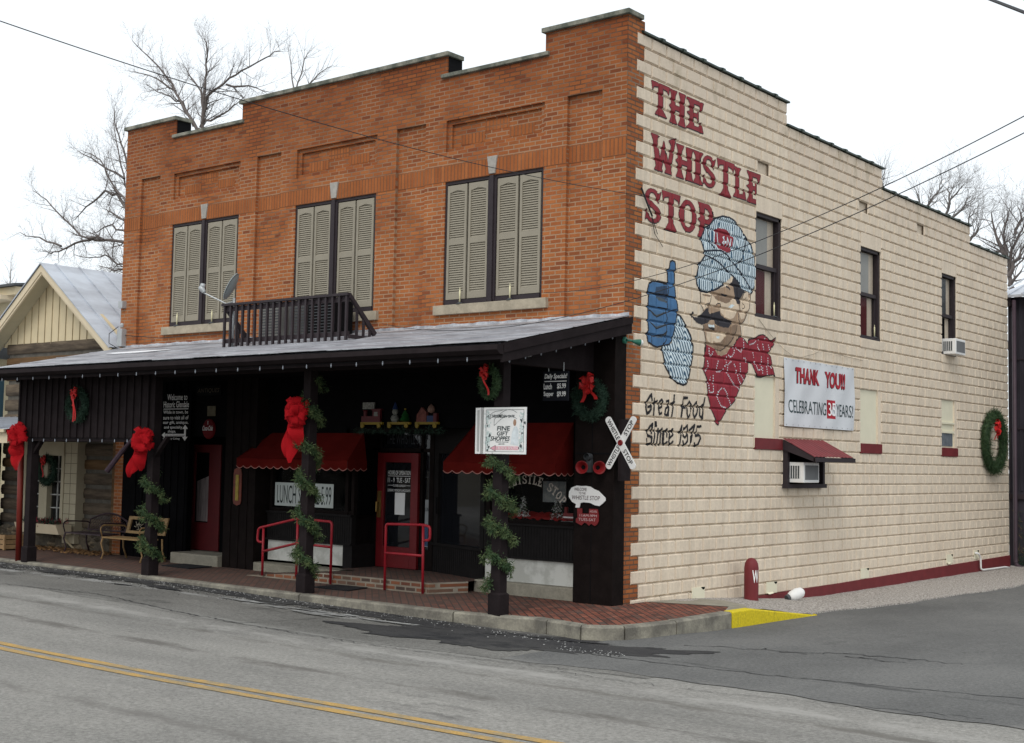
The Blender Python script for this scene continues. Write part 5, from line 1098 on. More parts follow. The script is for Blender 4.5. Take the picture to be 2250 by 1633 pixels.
# daily specials board on chains
t=plate('specials_board','f',-1.2,-.54,-.10,2.84,3.25,.02,mat('chalkboard',(.014,.015,.02),.9,spec=.05),'small dark chalkboard listing daily specials, hung on chains','sign')
text('Daily Specials!','chalk_lettering','f',-1.204,-.51,-.12,3.13,3.215,M_letter,t,shear=.2,bold=.022); mb=MB(); mb.box(-.51,-.13,-1.204,-1.202,3.105,3.115); mb.build('chalk_lettering',M_letter,t)
for s,a,b,c in (('Lunch',-.52,-.38,3.0),('$5.99',-.29,-.14,3.0),('Supper',-.52,-.35,2.89),('$9.99',-.29,-.14,2.89)): text(s,'chalk_lettering','f',-1.204,a,b,c,c+.08,M_letter,t,bold=.022)
mb=MB(); mb.tube([(-.45,-1.19,3.25),(-.45,-1.19,3.37)],.006,5); mb.tube([(-.19,-1.19,3.25),(-.19,-1.19,3.37)],.006,5); mb.build('chain',M_grey,t)
# welcome sign
t=plate('town_sign','f',-.06,-10.64,-9.76,2.26,3.20,.03,mat('sign_black',(.003,.003,.004),.9,spec=.03),'black town welcome sign with white lettering and arrows','sign')
TU=lambda u:-10.60+(u+10.80)*.88
for s,a,b,c,d,bo in (('Welcome to',-10.68,-9.98,3.04,3.16,.01),('Historic Glendale',-10.80,-9.92,2.90,3.02,.01),('While in town, be',-10.80,-9.94,2.77,2.845,.008),('sure to visit all of',-10.80,-9.92,2.67,2.745,.008),('our gift, antique,',-10.80,-9.92,2.57,2.645,.008),('and specialty',-10.76,-10.12,2.48,2.55,.008),('shops.',-10.62,-10.34,2.405,2.47,.008),('Exit to Downtown',-10.72,-10.02,2.335,2.375,0),('Country Living',-10.78,-10.20,2.275,2.325,0)):
    text(s,'sign_lettering','f',-.064,TU(a),TU(b),c,d,M_letter if s!='Exit to Downtown' else M_blk,t,bold=bo) if s!='Exit to Downtown' else text(s,'sign_lettering','f',-.067,TU(a),TU(b),2.357,2.387,M_blk,t)
mb=MB(); mb.box(-10.60,-9.84,-.064,-.062,2.865,2.878); mb.box(-10.53,-9.92,-.065,-.062,2.35,2.395)
mb.poly([(-10.63,-.065,2.372),(-10.53,-.065,2.43),(-10.53,-.065,2.315)]); mb.box(-9.94,-9.89,-.0655,-.0625,2.33,2.50); mb.poly([(-10.0,-.0652,2.49),(-9.83,-.0652,2.49),(-9.915,-.0652,2.57)]); mb.poly([(-10.0,-.0652,2.34),(-9.83,-.0652,2.34),(-9.915,-.0652,2.265)]); mb.build('arrow',M_letter,t)
# round red soft drink sign
t=thing('round_drink_sign',(-9.27,-.03,2.49),'round red soft drink sign with white script on the dark wall','sign')
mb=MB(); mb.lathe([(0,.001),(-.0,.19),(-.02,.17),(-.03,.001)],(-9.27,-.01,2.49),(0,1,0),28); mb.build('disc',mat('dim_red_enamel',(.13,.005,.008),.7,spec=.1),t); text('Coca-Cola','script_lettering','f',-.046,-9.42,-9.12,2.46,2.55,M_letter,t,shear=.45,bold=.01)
mb=MB(); mb.box(-9.272,-9.262,-.046,-.044,2.57,2.64); mb.build('bottle_mark',M_letter,t)
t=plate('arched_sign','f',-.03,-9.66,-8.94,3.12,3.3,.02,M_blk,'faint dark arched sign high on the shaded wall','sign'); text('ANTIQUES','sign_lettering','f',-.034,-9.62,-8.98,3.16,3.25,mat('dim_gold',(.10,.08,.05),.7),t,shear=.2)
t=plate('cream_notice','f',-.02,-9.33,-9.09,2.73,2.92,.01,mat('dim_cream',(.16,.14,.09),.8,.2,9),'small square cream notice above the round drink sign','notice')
# thermometer
t=thing('wall_thermometer',(-8.09,-.27,1.14),'tall red and yellow tin thermometer on the board pillar','thermometer')
mb=MB(); mb.prism([(-8.20,-.275,1.2),(-8.18,-.275,1.14),(-8.09,-.275,1.11),(-8.0,-.275,1.14),(-7.98,-.275,1.2),(-7.98,-.275,1.68),(-8.0,-.275,1.76),(-8.09,-.275,1.79),(-8.18,-.275,1.76),(-8.20,-.275,1.68)],(0,.012,0)); mb.build('backplate',mat('rust_red_tin',(.16,.03,.015),.5,.3,8),t); mb=MB(); mb.box(-8.13,-8.05,-.285,-.276,1.2,1.66); mb.build('scale',mat('yellow_tin',(.33,.24,.03),.5,.2,20),t)
# lunch special paper banner
t=plate('paper_banner','f',.045,-7.44,-5.95,1.135,1.545,.004,mat('paper',(.50,.54,.52),.8,.04),'white paper LUNCH SPECIAL 5.99 banner in the shop window','banner')
text('LUNCH SPECIAL 5.99','banner_lettering','f',.043,-7.38,-6.0,1.18,1.50,mat('black_ink',(.02,.03,.03),.8),t)
# crossbuck
t=thing('crossbuck_sign',(.19,-.30,2.28),'white railroad crossbuck sign lettered WHISTLE STOP at the brick corner','sign')
c=Vector((.17,-.30,2.285)); LN=.86
for k,(an,wd) in enumerate(((R(58),0),(R(-57),1))):
    d=Vector((math.cos(an),0,math.sin(an))); q=Vector((-math.sin(an),0,math.cos(an))); yo=-.012 if k else .0
    pts=[]
    for s_ in (-1,1):
        for j in range(7):
            aa=-math.pi/2+math.pi*j/6; pts.append(c+d*s_*(LN/2-.04+math.cos(aa)*.04)+q*s_*math.sin(aa)*.052)
    mb=MB(); mb.prism([(p.x,p.y+yo,p.z) for p in pts],(0,.01,0)); bd=mb.build('blade',M_white,t)
    if k==0: words=(('WHISTLE',-.38,-.06),('STOP',.13,.36))
    else: words=(('WHISTLE',-.38,-.06),('STOP',.12,.35))
    for w_,a_,b_ in words: text(w_,'blade_lettering',(lambda u,v,d=d,q=q,yo=yo:(c+d*u+q*v+Vector((0,yo-.003,0)))[:]),0,a_,b_,-.033,.033,M_blk,t,bold=.012)
mb=MB(); mb.lathe([(0,.001),(-.012,.03),(-.004,.042),(.01,.042)],(c.x,c.y-.018,c.z),(0,1,0),20); mb.build('reflector',M_red,t); mb=MB(); mb.box(.12,.17,-.29,-.05,1.75,2.62); mb.build('mount',M_post,t)
# twin red horns
t=thing('twin_horn',(-.38,-.30,1.93),'pair of red trumpet horns on the dark corner panel','horn')
mb=MB(); mb.lathe([(0,.05),(-.06,.055),(-.1,.05)],(-.38,-.26,2.08),(0,1,0),14); mb.box(-.42,-.34,-.30,-.25,1.86,2.1); mb.build('bracket',M_dgrey,t)
for x,dx in ((-.46,(.35,-1,0)),(-.27,(.85,-.7,0))):
    mb=MB(); mb.lathe([(.0,.001),(-.0,.03),(-.05,.035),(-.12,.05),(-.16,.075),(-.18,.095),(-.168,.082),(-.12,.036),(-.09,.03),(-.09,.001)],(x,-.27,1.93),(-dx[0],-dx[1],0),24); mb.lathe([(-.093,.001),(-.093,.032)],(x,-.27,1.93),(-dx[0],-dx[1],0),14,1); mb.build('trumpet',[M_red,M_blk],t,True)
# cloud welcome board and locomotive shaped hours board
t=thing('cloud_sign',(-.44,-.29,1.38),'white smoke cloud shaped welcome board on the corner panel','sign')
cl=[(-.76,1.50),(-.755,1.575),(-.71,1.635),(-.62,1.665),(-.54,1.66),(-.46,1.665),(-.38,1.655),(-.31,1.62),(-.24,1.60),(-.19,1.56),(-.12,1.505),(-.115,1.465),(-.17,1.42),(-.22,1.385),(-.30,1.395),(-.38,1.425),(-.50,1.43),(-.55,1.415),(-.57,1.35),(-.64,1.35),(-.63,1.40),(-.70,1.43)]
mb=MB(); mb.prism([(x+.02,-.275,z) for x,z in cl],(0,.012,0)); mb.build('board',M_white,t)
for s,a,b,v0,v1 in (('WELCOME',-.64,-.42,1.59,1.635),('TO THE',-.56,-.44,1.54,1.575),('WHISTLE STOP',-.68,-.19,1.465,1.525)): text(s,'board_lettering','f',-.278,a,b,v0,v1,mat('marker_brown',(.06,.02,.03),.7),t,shear=.1)
t=thing('locomotive_sign',(-.42,-.29,1.12),'red locomotive shaped opening hours board below the white cloud board','sign')
lo=[(-.63,1.14),(-.63,1.19),(-.60,1.21),(-.61,1.34),(-.52,1.34),(-.52,1.27),(-.40,1.27),(-.40,1.34),(-.25,1.34),(-.23,1.25),(-.23,1.17),(-.26,1.12),(-.30,1.10),(-.36,1.13),(-.40,1.10),(-.44,1.13),(-.48,1.14),(-.53,1.10),(-.59,1.12)]
mb=MB(); mb.prism([(x+.02,-.272,z) for x,z in lo],(0,.01,0)); mb.build('board',M_red,t)
for s,a,b,v0,v1 in (('HOURS',-.36,-.24,1.29,1.32),('11AM-9PM',-.54,-.24,1.225,1.26),('TUES-SAT',-.56,-.26,1.165,1.205)): text(s,'board_lettering','f',-.275,a,b,v0,v1,mat('pinkish_paint',(.60,.45,.45),.7),t)
# thank you banner on the block wall: hung cloth with soft folds
t=thing('vinyl_banner',(.04,6.35,2.7),'white THANK YOU banner strung on the painted block wall','banner')
mb=MB(); n=60; m=26; y0,y1,z0,z1=4.93,7.80,2.69,3.88
def bx(y,z):
    u=(y-y0)/(y1-y0); v=(z-z0)/(z1-z0); s=0
    for cx_ in (0,.25,.5,.75,1.): s+=math.exp(-abs(u-cx_)*9)*math.cos((u-cx_)*40+v*3)*v*.5
    return .035+.012*s+.010*math.sin(u*11+v*5)*(1-v*.4)+.008*math.sin(u*23-v*7)
for i in range(n+1):
    for j in range(m+1):
        u,v=i/n,j/m; y=y0+(y1-y0)*u; z=z0+(z1-z0)*v-.012*math.sin(u*math.pi*4)**2*(v>.9); mb.v.append((bx(y,z),y,z))
for i in range(n):
    for j in range(m): a=i*(m+1)+j; mb.f.append((a,a+m+1,a+m+2,a+1)); mb.m.append(0)
mb.build('sheet',mat('vinyl_white',(.66,.68,.71),.5,.03,2),t,True)
pb=lambda u,v:(bx(u,v)+.004,u,v)
M_bred=mat('banner_red',(.40,.02,.035),.6)
for s,a,b,v0,v1,sh,bo,mm in (('THANK',5.36,6.28,3.46,3.74,0,.045,M_bred),('YOU!!',6.52,7.36,3.44,3.74,0,.045,M_bred)): text(s,'banner_lettering',pb,0,a,b,v0,v1,mm,t,bold=bo)
text('THANK','banner_lettering',lambda u,v:(bx(u,v)+.002,u,v),0,5.345,6.265,3.45,3.73,M_blk,t,bold=.045); text('YOU!!','banner_lettering',lambda u,v:(bx(u,v)+.002,u,v),0,6.505,7.345,3.43,3.73,M_blk,t,bold=.045)
mb=MB(); pts=[(6.60,2.90),(6.95,2.90),(6.95,3.22),(6.60,3.22)]
for i in range(6):
    ya,yb=6.60+.35*i/6,6.60+.35*(i+1)/6; mb.quad(*[(bx(y,z)+.002,y,z) for y,z in ((ya,2.88),(yb,2.88),(yb,3.22),(ya,3.22))])
mb.build('banner_lettering',M_bred,t); text('35',  'banner_lettering',lambda u,v:(bx(u,v)+.016,u,v),0,6.63,6.93,2.93,3.17,M_letter,t)
M_bgr=mat('banner_dark_green',(.03,.055,.06),.6)
def serif(s,u0,u1,v0,v1):
    text(s,'banner_lettering',lambda u,v:(bx(u,v)+.005,u,v),0,u0,u1,v0,v1,M_bgr,t,bold=.0)
serif('CELEBRATING',5.08,6.57,2.93,3.16); serif('YEARS!',6.99,7.72,2.93,3.16)
mb=MB()
for i in range(13):
    y=5.0+i*.225; mb.lathe([(0,.001),(.004,.014),(.006,.006)],(bx(y,3.85)+.002,y,3.85),(1,0,0),8); mb.lathe([(0,.001),(.004,.012)],(bx(y,2.72)+.002,y,2.72),(1,0,0),8)
mb.build('grommets',M_grey,t)
# white lettered bollard
t=thing('bollard',(.27,3.35,-.19),'rounded maroon bollard with a white W beside the block wall','bollard')
mb=MB(); mb.lathe([(-.2,.115),(.0,.115),(.55,.115),(.62,.105),(.67,.08),(.70,.045),(.71,.001)],(.27,3.35,-.19),n=24); mb.build('post',M_maroon,t,True)
mm=MB(); bc=(.27,3.35); rb=.118
def cyl(u,v): a=R(-25)+u/rb; return (bc[0]+rb*math.cos(a),bc[1]+rb*math.sin(a),v)
text('W','bollard_lettering',cyl,0,-.06,.06,.13,.33,M_letter,t,bold=.02)
# ================================================================ HANDRAILS
def rail(name,pts_list,lab,posts):
    t=thing(name,posts[0],lab,'handrail','red pipe handrails at the entrance platform')
    for pts,nm in pts_list:
        mb=MB(); mb.tube(pts,.021,10); mb.build(nm,M_rail,t,True)
    for x,y,z in posts:
        pass
    return t
def rnd(pts,r=.06,n=5):
    out=[Vector(pts[0])]
    for i in range(1,len(pts)-1):
        a,b,c_=Vector(pts[i-1]),Vector(pts[i]),Vector(pts[i+1]); u=(a-b).normalized()*r; v=(c_-b).normalized()*r
        for k in range(n+1): s=k/n; out.append((b+u)*(1-s)**2+b*2*s*(1-s)+(b+v)*s**2)
    out.append(Vector(pts[-1])); return out
YR=-1.05
rail('handrail',[(rnd([(-6.45,YR,.02),(-6.45,YR,.80)],.01),'post'),(rnd([(-5.62,YR,.05),(-5.62,YR,.98)]),'post'),(rnd([(-4.82,YR,-.0),(-4.82,YR,.98),(-5.62,YR,1.0),(-6.58,YR,.80),(-6.60,YR,.58),(-6.47,YR,.57)],.06),'top_rail'),([(-6.45,YR,.42),(-5.62,YR,.60),(-4.82,YR,.58)],'lower_rail')],'longer red pipe handrail sloping down beside the ramp',[(-6.45,YR,0)])
rail('handrail',[(rnd([(-3.63,YR,-.0),(-3.63,YR,1.0),(-2.86,YR,1.02),(-2.72,YR,1.0),(-2.72,YR,.80),(-2.84,YR,.79)],.05),'top_rail'),([(-2.86,YR+.02,-.0),(-2.86,YR,1.02)],'post'),([(-3.63,YR,.56),(-2.86,YR,.56)],'lower_rail')],'shorter red pipe handrail in front of the entrance door',[(-3.63,YR,0)])
for (c_,lab) in (([(-4.60,-1.62),(-4.60,-1.1),(-3.98,-1.06),(-3.86,-1.6)],'black doormat on the brick pavement between the two handrails'),([(-9.3,-.95),(-9.3,-.45),(-8.5,-.45),(-8.45,-1.0)],'black doormat before the concrete step of the side door')):
    mb=MB(); mb.prism([(x,y,-.004) for x,y in c_],(0,0,.016)); mb.build('doormat',mat('rubber_mat',(.012,.012,.014),.9,.2,40,.4,90),None,label=lab,cat='doormat',group='doormats',at=(c_[0][0],c_[0][1],0))
# ================================================================ ROOFTOP THINGS
t=thing('balcony_railing',(-5.7,-1.4,3.83),'dark wooden slatted railing standing on the porch roof','railing')
yb=-1.4; x0,x1=-7.22,-4.22; mb=MB(); mb.box(x0-.03,x1+.02,yb-.05,yb+.04,4.53,4.57); mb.box(x0,x1,yb+.0,yb+.035,4.44,4.52); mb.build('top_rail',M_dkpurple,t)
mb=MB(); mb.box(x0,x1,yb+.0,yb+.035,3.90,3.97); mb.build('bottom_rail',M_dkpurple,t)
proto=None
for i in range(20):
    x=x0+.02+(x1-x0-.06)*i/19
    mb=MB(); mb.prism([(x,yb-.038,3.81),(x,yb,3.82),(x,yb,4.53),(x,yb-.038,4.53)],(.038,0,0)); mb.build('baluster',M_dkpurple,t)
mb=MB(); mb.prism([(x1,yb,4.57),(x1,yb,4.49),(x1,-.86,3.93),(x1,-.80,3.99)],(.045,0,0)); mb.build('side_rail',M_dkpurple,t); mb=MB(); mb.prism([(x0-.02,yb,4.57),(x0-.02,yb,4.49),(x0-.02,-.86,3.93),(x0-.02,-.8,3.99)],(.045,0,0)); mb.build('side_rail',M_dkpurple,t); mb=MB(); mb.box(x1,x1+.04,yb,-.82,3.86,3.92); mb.build('side_bottom_rail',M_dkpurple,t)
for q in (.15,.30,.44): 
    mb=MB(); mb.box(x1+.003,x1+.037,yb+q,yb+q+.035,3.85,4.55-q*1.08); mb.build('baluster',M_dkpurple,t)
for q in (.15,.30): 
    mb=MB(); mb.box(x0-.015,x0+.02,yb+q,yb+q+.035,3.85,4.55-q*1.08); mb.build('baluster',M_dkpurple,t)
def cond(x,y,w,d,h,lab,m):
    t=thing('rooftop_condenser',(x,y,RZ(y)),lab,'condenser unit','units behind the balcony railing'); z=RZ(y)-.02
    mb=MB(); mb.box(x,x+w,y,y+d,z+.04,z+h); mb.build('cabinet',m,t,bevel=.01)
    mb=MB()
    for i in range(int(h/.05)-2): mb.box(x+.04,x+w-.04,y-.008,y,z+.1+i*.05,z+.115+i*.05)
    mb.build('louvers',M_dgrey,t); mb=MB(); mb.box(x+.03,x+.09,y+.03,y+.09,z,z+.04); mb.box(x+w-.09,x+w-.03,y+.03,y+.09,z,z+.04); mb.build('foot',M_blk,t)
M_cgrey=mat('cabinet_grey',(.17,.165,.155),.6,.15,5); M_cdark=mat('cabinet_dark',(.07,.068,.066),.6,.2,5)
cond(-7.25,-.62,.55,.4,.70,'pale grey cabinet behind the left end of the roof railing',M_cgrey)
cond(-6.55,-.55,.45,.4,.62,'mid grey condenser second from the left behind the railing',M_cdark)
cond(-6.0,-.62,.66,.42,.66,'black condenser behind the right half of the roof railing',M_blk)
t=thing('satellite_dish',(-7.12,-1.3,3.85),'grey satellite dish beside the left end of the roof railing','satellite dish')
mb=MB(); mb.tube([(-7.10,-1.3,3.84),(-7.10,-1.3,4.68)],.022,8); mb.build('mast',M_grey,t,True)
mb=MB(); ax=Vector((-.74,-.50,.45)).normalized(); dc=Vector((-7.13,-1.3,4.86)); rot=ax.to_track_quat('Z','Y')
nr,na=7,28; vs=[];fs=[]
for back in (0,1):
    for i in range(nr+1):
        for k in range(na):
            r_=i/nr; a=2*math.pi*k/na; q=rot@Vector((r_*.20*math.cos(a),r_*.25*math.sin(a),r_*r_*.05-back*.012)); vs.append(tuple(dc+q))
o_=(nr+1)*na
for i in range(nr):
    for k in range(na): fs.append((i*na+k,i*na+(k+1)%na,(i+1)*na+(k+1)%na,(i+1)*na+k)); fs.append(tuple(o_+j for j in fs[-1]))
for k in range(na): fs.append((nr*na+k,nr*na+(k+1)%na,o_+nr*na+(k+1)%na,o_+nr*na+k))
mb.add(vs,fs); mb.build('reflector',mat('dish_grey',(.30,.34,.35),.5,.05),t,True)
mb=MB(); mb.tube([(-7.10,-1.3,4.62),(-7.22,-1.36,4.58),(-7.62,-1.55,4.78)],[.018,.014,.012],6); mb.build('arm',M_grey,t); mb=MB(); mb.lathe([(0,.03),(.06,.05),(.12,.05),(.14,.02)],(-7.60,-1.54,4.78),(-.5,-.2,.75),12); mb.lathe([(0,.001),(0,.045),(-.06,.045),(-.07,.001)],(-7.66,-1.56,4.90),(-.9,-.3,.2),12); mb.build('receiver',M_grey,t,True)
# ================================================================ AC units and metal hood on the side wall
t=thing('metal_awning',(.1,5.6,2.1),'maroon ribbed metal hood over the wall opening under the banner','awning')
A0,A1=Vector((.03,4.90,2.47)),Vector((.62,4.90,2.16)); mb=MB(); n=44
for i in range(n):
    for j,(s0,s1) in enumerate(((i/n,(i+1)/n),)):
        h=lambda s:.012*abs(math.sin(s*math.pi*11))
        ya,yb_=4.90+1.60*s0,4.90+1.60*s1; mb.quad((A0.x,ya,A0.z+h(s0)),(A0.x,yb_,A0.z+h(s1)),(A1.x,yb_,A1.z+h(s1)),(A1.x,ya,A1.z+h(s0)))
mb.build('ribbed_sheet',M_maroon,t); mb=MB(); mb.box(.60,.64,4.90,6.50,2.08,2.155); mb.prism([(.03,4.90,2.28),(.03,4.90,2.455),(.62,4.90,2.15),(.62,4.90,2.08)],(0,.03,0)); mb.prism([(.03,6.47,2.28),(.03,6.47,2.455),(.62,6.47,2.15),(.62,6.47,2.08)],(0,.03,0)); mb.build('edge_board',M_dkpurple,t)
t2=MB(); t2.box(.014,.10,4.93,5.01,1.66,2.40); t2.box(.014,.10,6.32,6.40,1.66,2.30); t2.box(.014,.12,4.90,6.44,1.62,1.69); t2.box(.014,.016,5.01,6.32,1.69,2.4,1); t2.box(.0,.08,5.01,5.02,1.69,2.3,0)
f_=t2.build('vent_frame',[M_dkpurple,M_void],None,label='dark framed wall opening holding the lower window air conditioner',cat='window frame',at=(.05,5.65,1.62))
def ac(x,y0,y1,z0,z1,d,lab):
    t=thing('air_conditioner',(x,(y0+y1)/2,z0),lab,'air conditioner','window air conditioners on the side wall')
    mb=MB(); mb.box(x,x+d,y0,y1,z0,z1); mb.build('case',M_white,t,bevel=.012)
    mb=MB(); mb.box(x+d-.001,x+d+.004,y0+.05,y1-.04,z0+.05,z1-.05); mb.build('rear_grille',mat('ac_grille',(.16,.165,.17),.6,.1),t)
    mb=MB(); mb.box(x+.04,x+d*.8,y0-.004,y0+.001,z0+.07,z1-.06)
    for i in range(6): mb.box(x+.04+i*d*.13,x+.05+i*d*.13,y0-.01,y0,z0+.07,z1-.06,1)
    mb.build('side_grille',[M_dgrey,M_white],t)
ac(.02,5.02,5.62,1.72,2.07,.34,'white window air conditioner under the maroon metal hood'); ac(-.06,12.52,13.12,4.50,4.84,.32,'white air conditioner in the far upper side window')
# white drain pipe, plastic lid, downpipe, corner lamp
mb=MB(); mb.tube(rnd([(.03,14.30,.11),(.09,14.36,.11),(.09,14.50,.0),(.09,14.52,-.26),(.12,14.6,-.275),(.12,16.1,-.285),(.14,16.3,-.31)],.05),.021,8); mb.build('drain_pipe',M_white,None,True,label='thin white drain pipe bending down the foundation and along the gravel',cat='pipe',at=(.09,14.5,-.35))
t=thing('discarded_light_globe',(.33,4.72,-.16),'white plastic light globe lying on the gravel beside the bollard','light fitting')
mb=MB(); q=Vector((.16,.35,.12)).normalized(); mb.lathe([(-.16,.001),(-.15,.05),(-.08,.085),(.03,.10),(.13,.085),(.17,.05),(.18,.001)],(.33,4.78,-.16),q,20); mb.build('globe',M_white,t,True); mb=MB(); mb.lathe([(-.19,.001),(-.19,.055),(-.14,.06)],(.33,4.78,-.16),q,16); mb.build('collar',M_dgrey,t)
t=thing('spot_lamp',(.03,.03,3.75),'small green spot lamp with a white bulb on the porch corner','lamp')
mb=MB(); mb.lathe([(0,.05),(.03,.05),(.04,.02)],(.03,-.04,3.76),(1,0,0),12); mb.tube([(.06,-.03,3.76),(.13,.05,3.75)],.016,6); mb.lathe([(0,.02),(.05,.035),(.10,.045),(.12,.05)],(.12,.04,3.75),(.5,.8,-.12),14); mb.build('holder',mat('green_plastic',(.03,.16,.11),.5),t,True)
mb=MB(); mb.lathe([(0,.048),(.03,.045),(.05,.025),(.055,.001)],(.18,.136,3.735),(.5,.8,-.12),14); mb.build('bulb',M_white,t,True)
t=thing('flood_light',(-.50,-1.5,3.45),'twin flood lamp under the porch end beam','lamp'); mb=MB(); mb.lathe([(0,.001),(0,.03),(.07,.045),(.12,.085),(.13,.08),(.11,.04)],(-.34,-1.75,3.52),(.3,-.85,-.35),16); mb.build('reflector',M_grey,t,True); mb=MB(); mb.box(-.36,-.33,-1.8,-1.6,3.52,3.6); mb.build('bracket',M_dgrey,t)
# string lights: hanging bulbs on a wire, each bulb a part
def strand(pts,lab,drop=.05,sub=1):
    t=thing('string_lights',pts[0],lab,'string lights','strings of small clear lights under the porch eaves')
    mb=MB(); mb.tube(pts,.005,4); mb.build('wire',M_blk,t)
    for p in pts:
        mb=MB(); mb.lathe([(0,.005),(-.015,.007),(-drop*.8,.010),(-drop*.8-.02,.003)],p,n=6); mb.build('bulb',M_bulb,t)
strand([(-11.9+i*.5,-2.99,3.315) for i in range(24)],'string of small clear lights along the front gutter')
strand([(.10,-2.75+i*.33,3.27+.2123*(i*.33+.17)) for i in range(8)],'string of small clear lights under the sloping gable edge')
strand([(-11.7+i*.36,-2.37,2.245) for i in range(11)],'string of small clear lights along the bottom of the boarded panel')
# lantern, rolled flag
t=thing('wall_lantern',(-5.41,-.12,1.82),'dark carriage lantern on the wall left of the entrance door','lantern')
mb=MB(); mb.lathe([(.0,.03),(.02,.05),(.20,.07),(.22,.085),(.27,.03),(.31,.01)],(-5.41,-.12,1.82),n=6); mb.build('housing',M_dgrey,t); mb=MB(); mb.tube([(-5.41,0,1.95),(-5.41,-.08,2.16),(-5.41,-.12,2.13)],.01,5); mb.build('bracket',M_dgrey,t)
t=thing('furled_flag',(-8.3,-2.38,2.1),'dark furled flag slanting down behind the bow on the left post','flag'); mb=MB(); mb.tube([(-8.28,-2.35,2.30),(-8.5,-2.45,2.02),(-8.74,-2.55,1.70)],[.02,.045,.05],8); mb.build('cloth',mat('dark_cloth',(.035,.02,.03),.8,.3,12),t)
# holiday train decoration on a ledge above the entrance
M_ty=mat('toy_yellow',(.24,.16,.010),.5); M_tg=mat('toy_green',(.01,.07,.015),.5); M_tb=mat('toy_blue',(.012,.03,.10),.5); M_tr=mat('toy_red',(.09,.008,.012),.5); M_tw=mat('toy_white',(.20,.20,.18),.5,.4,30); M_tp=mat('toy_pink',(.22,.13,.10),.5)
mb=MB(); mb.box(-5.35,-3.35,-.10,.0,2.44,2.50); L_=mb.build('ledge',M_black,B)
mb=MB()
for i in range(260): needles(mb,(random.uniform(-5.35,-3.35),random.uniform(-.12,-.02),2.48),7,.03,.07,.005,droop=1)
mb.build('ledge_greenery',M_greend,None,label='thin dark evergreen swag on the ledge above the entrance',cat='garland',at=(-4.35,-.1,2.45))
def car(x,w,lab,fn):
    t=thing('toy_train_car',(x+w/2,-.05,2.51),lab,'train decoration','lit toy train cars above the entrance door'); mb=MB(); mb.box(x,x+w,-.08,-.03,2.56,2.60)
    mb.build('chassis',M_ty,t); 
    for xx in (x+.06,x+w-.06): mb=MB(); mb.lathe([(0,.001),(0,.04),(.02,.04),(.02,.001)],(xx,-.10,2.54),(0,1,0),12); mb.build('wheel',M_ty,t)
    fn(x,w,t)
def eng(x,w,t):
    mb=MB(); mb.box(x+.02,x+w*.55,-.08,-.03,2.60,2.70); mb.lathe([(0,.03),(.08,.03),(.1,.05)],(x+.09,-.055,2.7),n=8); mb.build('boiler',M_tr,t); mb=MB(); mb.box(x+w*.55,x+w*.9,-.08,-.03,2.60,2.80); mb.box(x+w*.5,x+w*.95,-.09,-.02,2.80,2.82); mb.build('cab',M_tr,t); mb=MB(); mb.box(x+.04,x+.30,-.075,-.04,2.82,2.93); mb.build('smoke_puff',M_tw,t); mb=MB(); mb.box(x+w*.63,x+w*.8,-.085,-.08,2.70,2.77); mb.build('cab_window',M_tw,t)
def snow(x,w,t):
    mb=MB(); 
    for z,r_ in ((2.66,.075),(2.77,.055)): mb.lathe([(-r_,.001),(-r_*.7,r_*.7),(0,r_),(r_*.7,r_*.7),(r_,.001)],(x+w*.3,-.05,z),n=12)
    mb.build('snowman',M_tw,t,True); mb=MB(); mb.lathe([(0,.05),(.12,.005)],(x+w*.3,-.05,2.81),n=10); mb.build('hat',M_tb,t); mb=MB(); mb.lathe([(0,.02),(.03,.1),(.1,.05),(.1,.07),(.18,.02),(.2,.001)],(x+w*.75,-.05,2.60),n=9); mb.build('tree',M_tg,t); mb=MB(); mb.lathe([(0,.02),(.02,.02)],(x+w*.75,-.05,2.80),n=5); mb.build('star',M_ty,t)
def gifts(x,w,t):
    mb=MB(); mb.prism([(x+.03,-.08,2.6),(x+.25,-.08,2.6),(x+.24,-.08,2.76),(x+.14,-.08,2.84),(x+.04,-.08,2.72)],(0,.05,0)); mb.build('sack',mat('sack_red',(.16,.05,.04),.7,.3,20),t); mb=MB(); mb.box(x+w-.24,x+w-.1,-.085,-.03,2.6,2.70); mb.build('gift',M_tb,t); mb=MB(); mb.box(x+w-.1,x+w-.03,-.085,-.03,2.6,2.74); mb.build('gift',M_tr,t); mb=MB(); mb.lathe([(-.06,.001),(-.04,.05),(0,.065),(.05,.045),(.09,.001)],(x+w-.17,-.055,2.80),n=12); mb.build('doll_head',M_tp,t,True)
car(-5.22,.50,'toy steam engine with a smoke puff, first of the little holiday train',eng); car(-4.60,.50,'toy train wagon carrying a snowman and a green tree',snow); car(-3.98,.50,'toy train wagon carrying a sack and wrapped gifts',gifts)
# things inside the right shop window
def xtree(x,y,z,h,lab):
    t=thing('tabletop_tree',(x,y,z),lab,'christmas tree','small Christmas trees in the shop window'); mb=MB()
    for i in range(240): f=random.random(); a=random.uniform(0,6.3); r_=(1-f)*h*.32; needles(mb,(x+r_*math.cos(a)*random.random()**.4,y+r_*math.sin(a)*.7,z+.04+f*h*.9),3,.015,.035,.004,droop=.3,mi=0 if random.random()<.62 else 1)
    mb.build('foliage',[M_green,M_letter],t); mb=MB(); mb.tube([(x,y,z),(x,y,z+h*.9)],.01,5); mb.build('trunk',M_bark,t)
xtree(-1.98,.25,1.10,.34,'small green tree left of the painted sign in the corner shop window'); xtree(-1.33,.25,1.10,.42,'small frosted tree near the middle of the corner shop window')
mb=MB(); P=[]
for i in range(24):
    for j in range(5): mb.v.append((-2.45+1.6*i/23,.14+.12*j,1.10+.05*abs(math.sin(i*1.3+j))+.02*j))
for i in range(23):
    for j in range(4): a=i*5+j; mb.f.append((a,a+5,a+6,a+1)); mb.m.append(0)
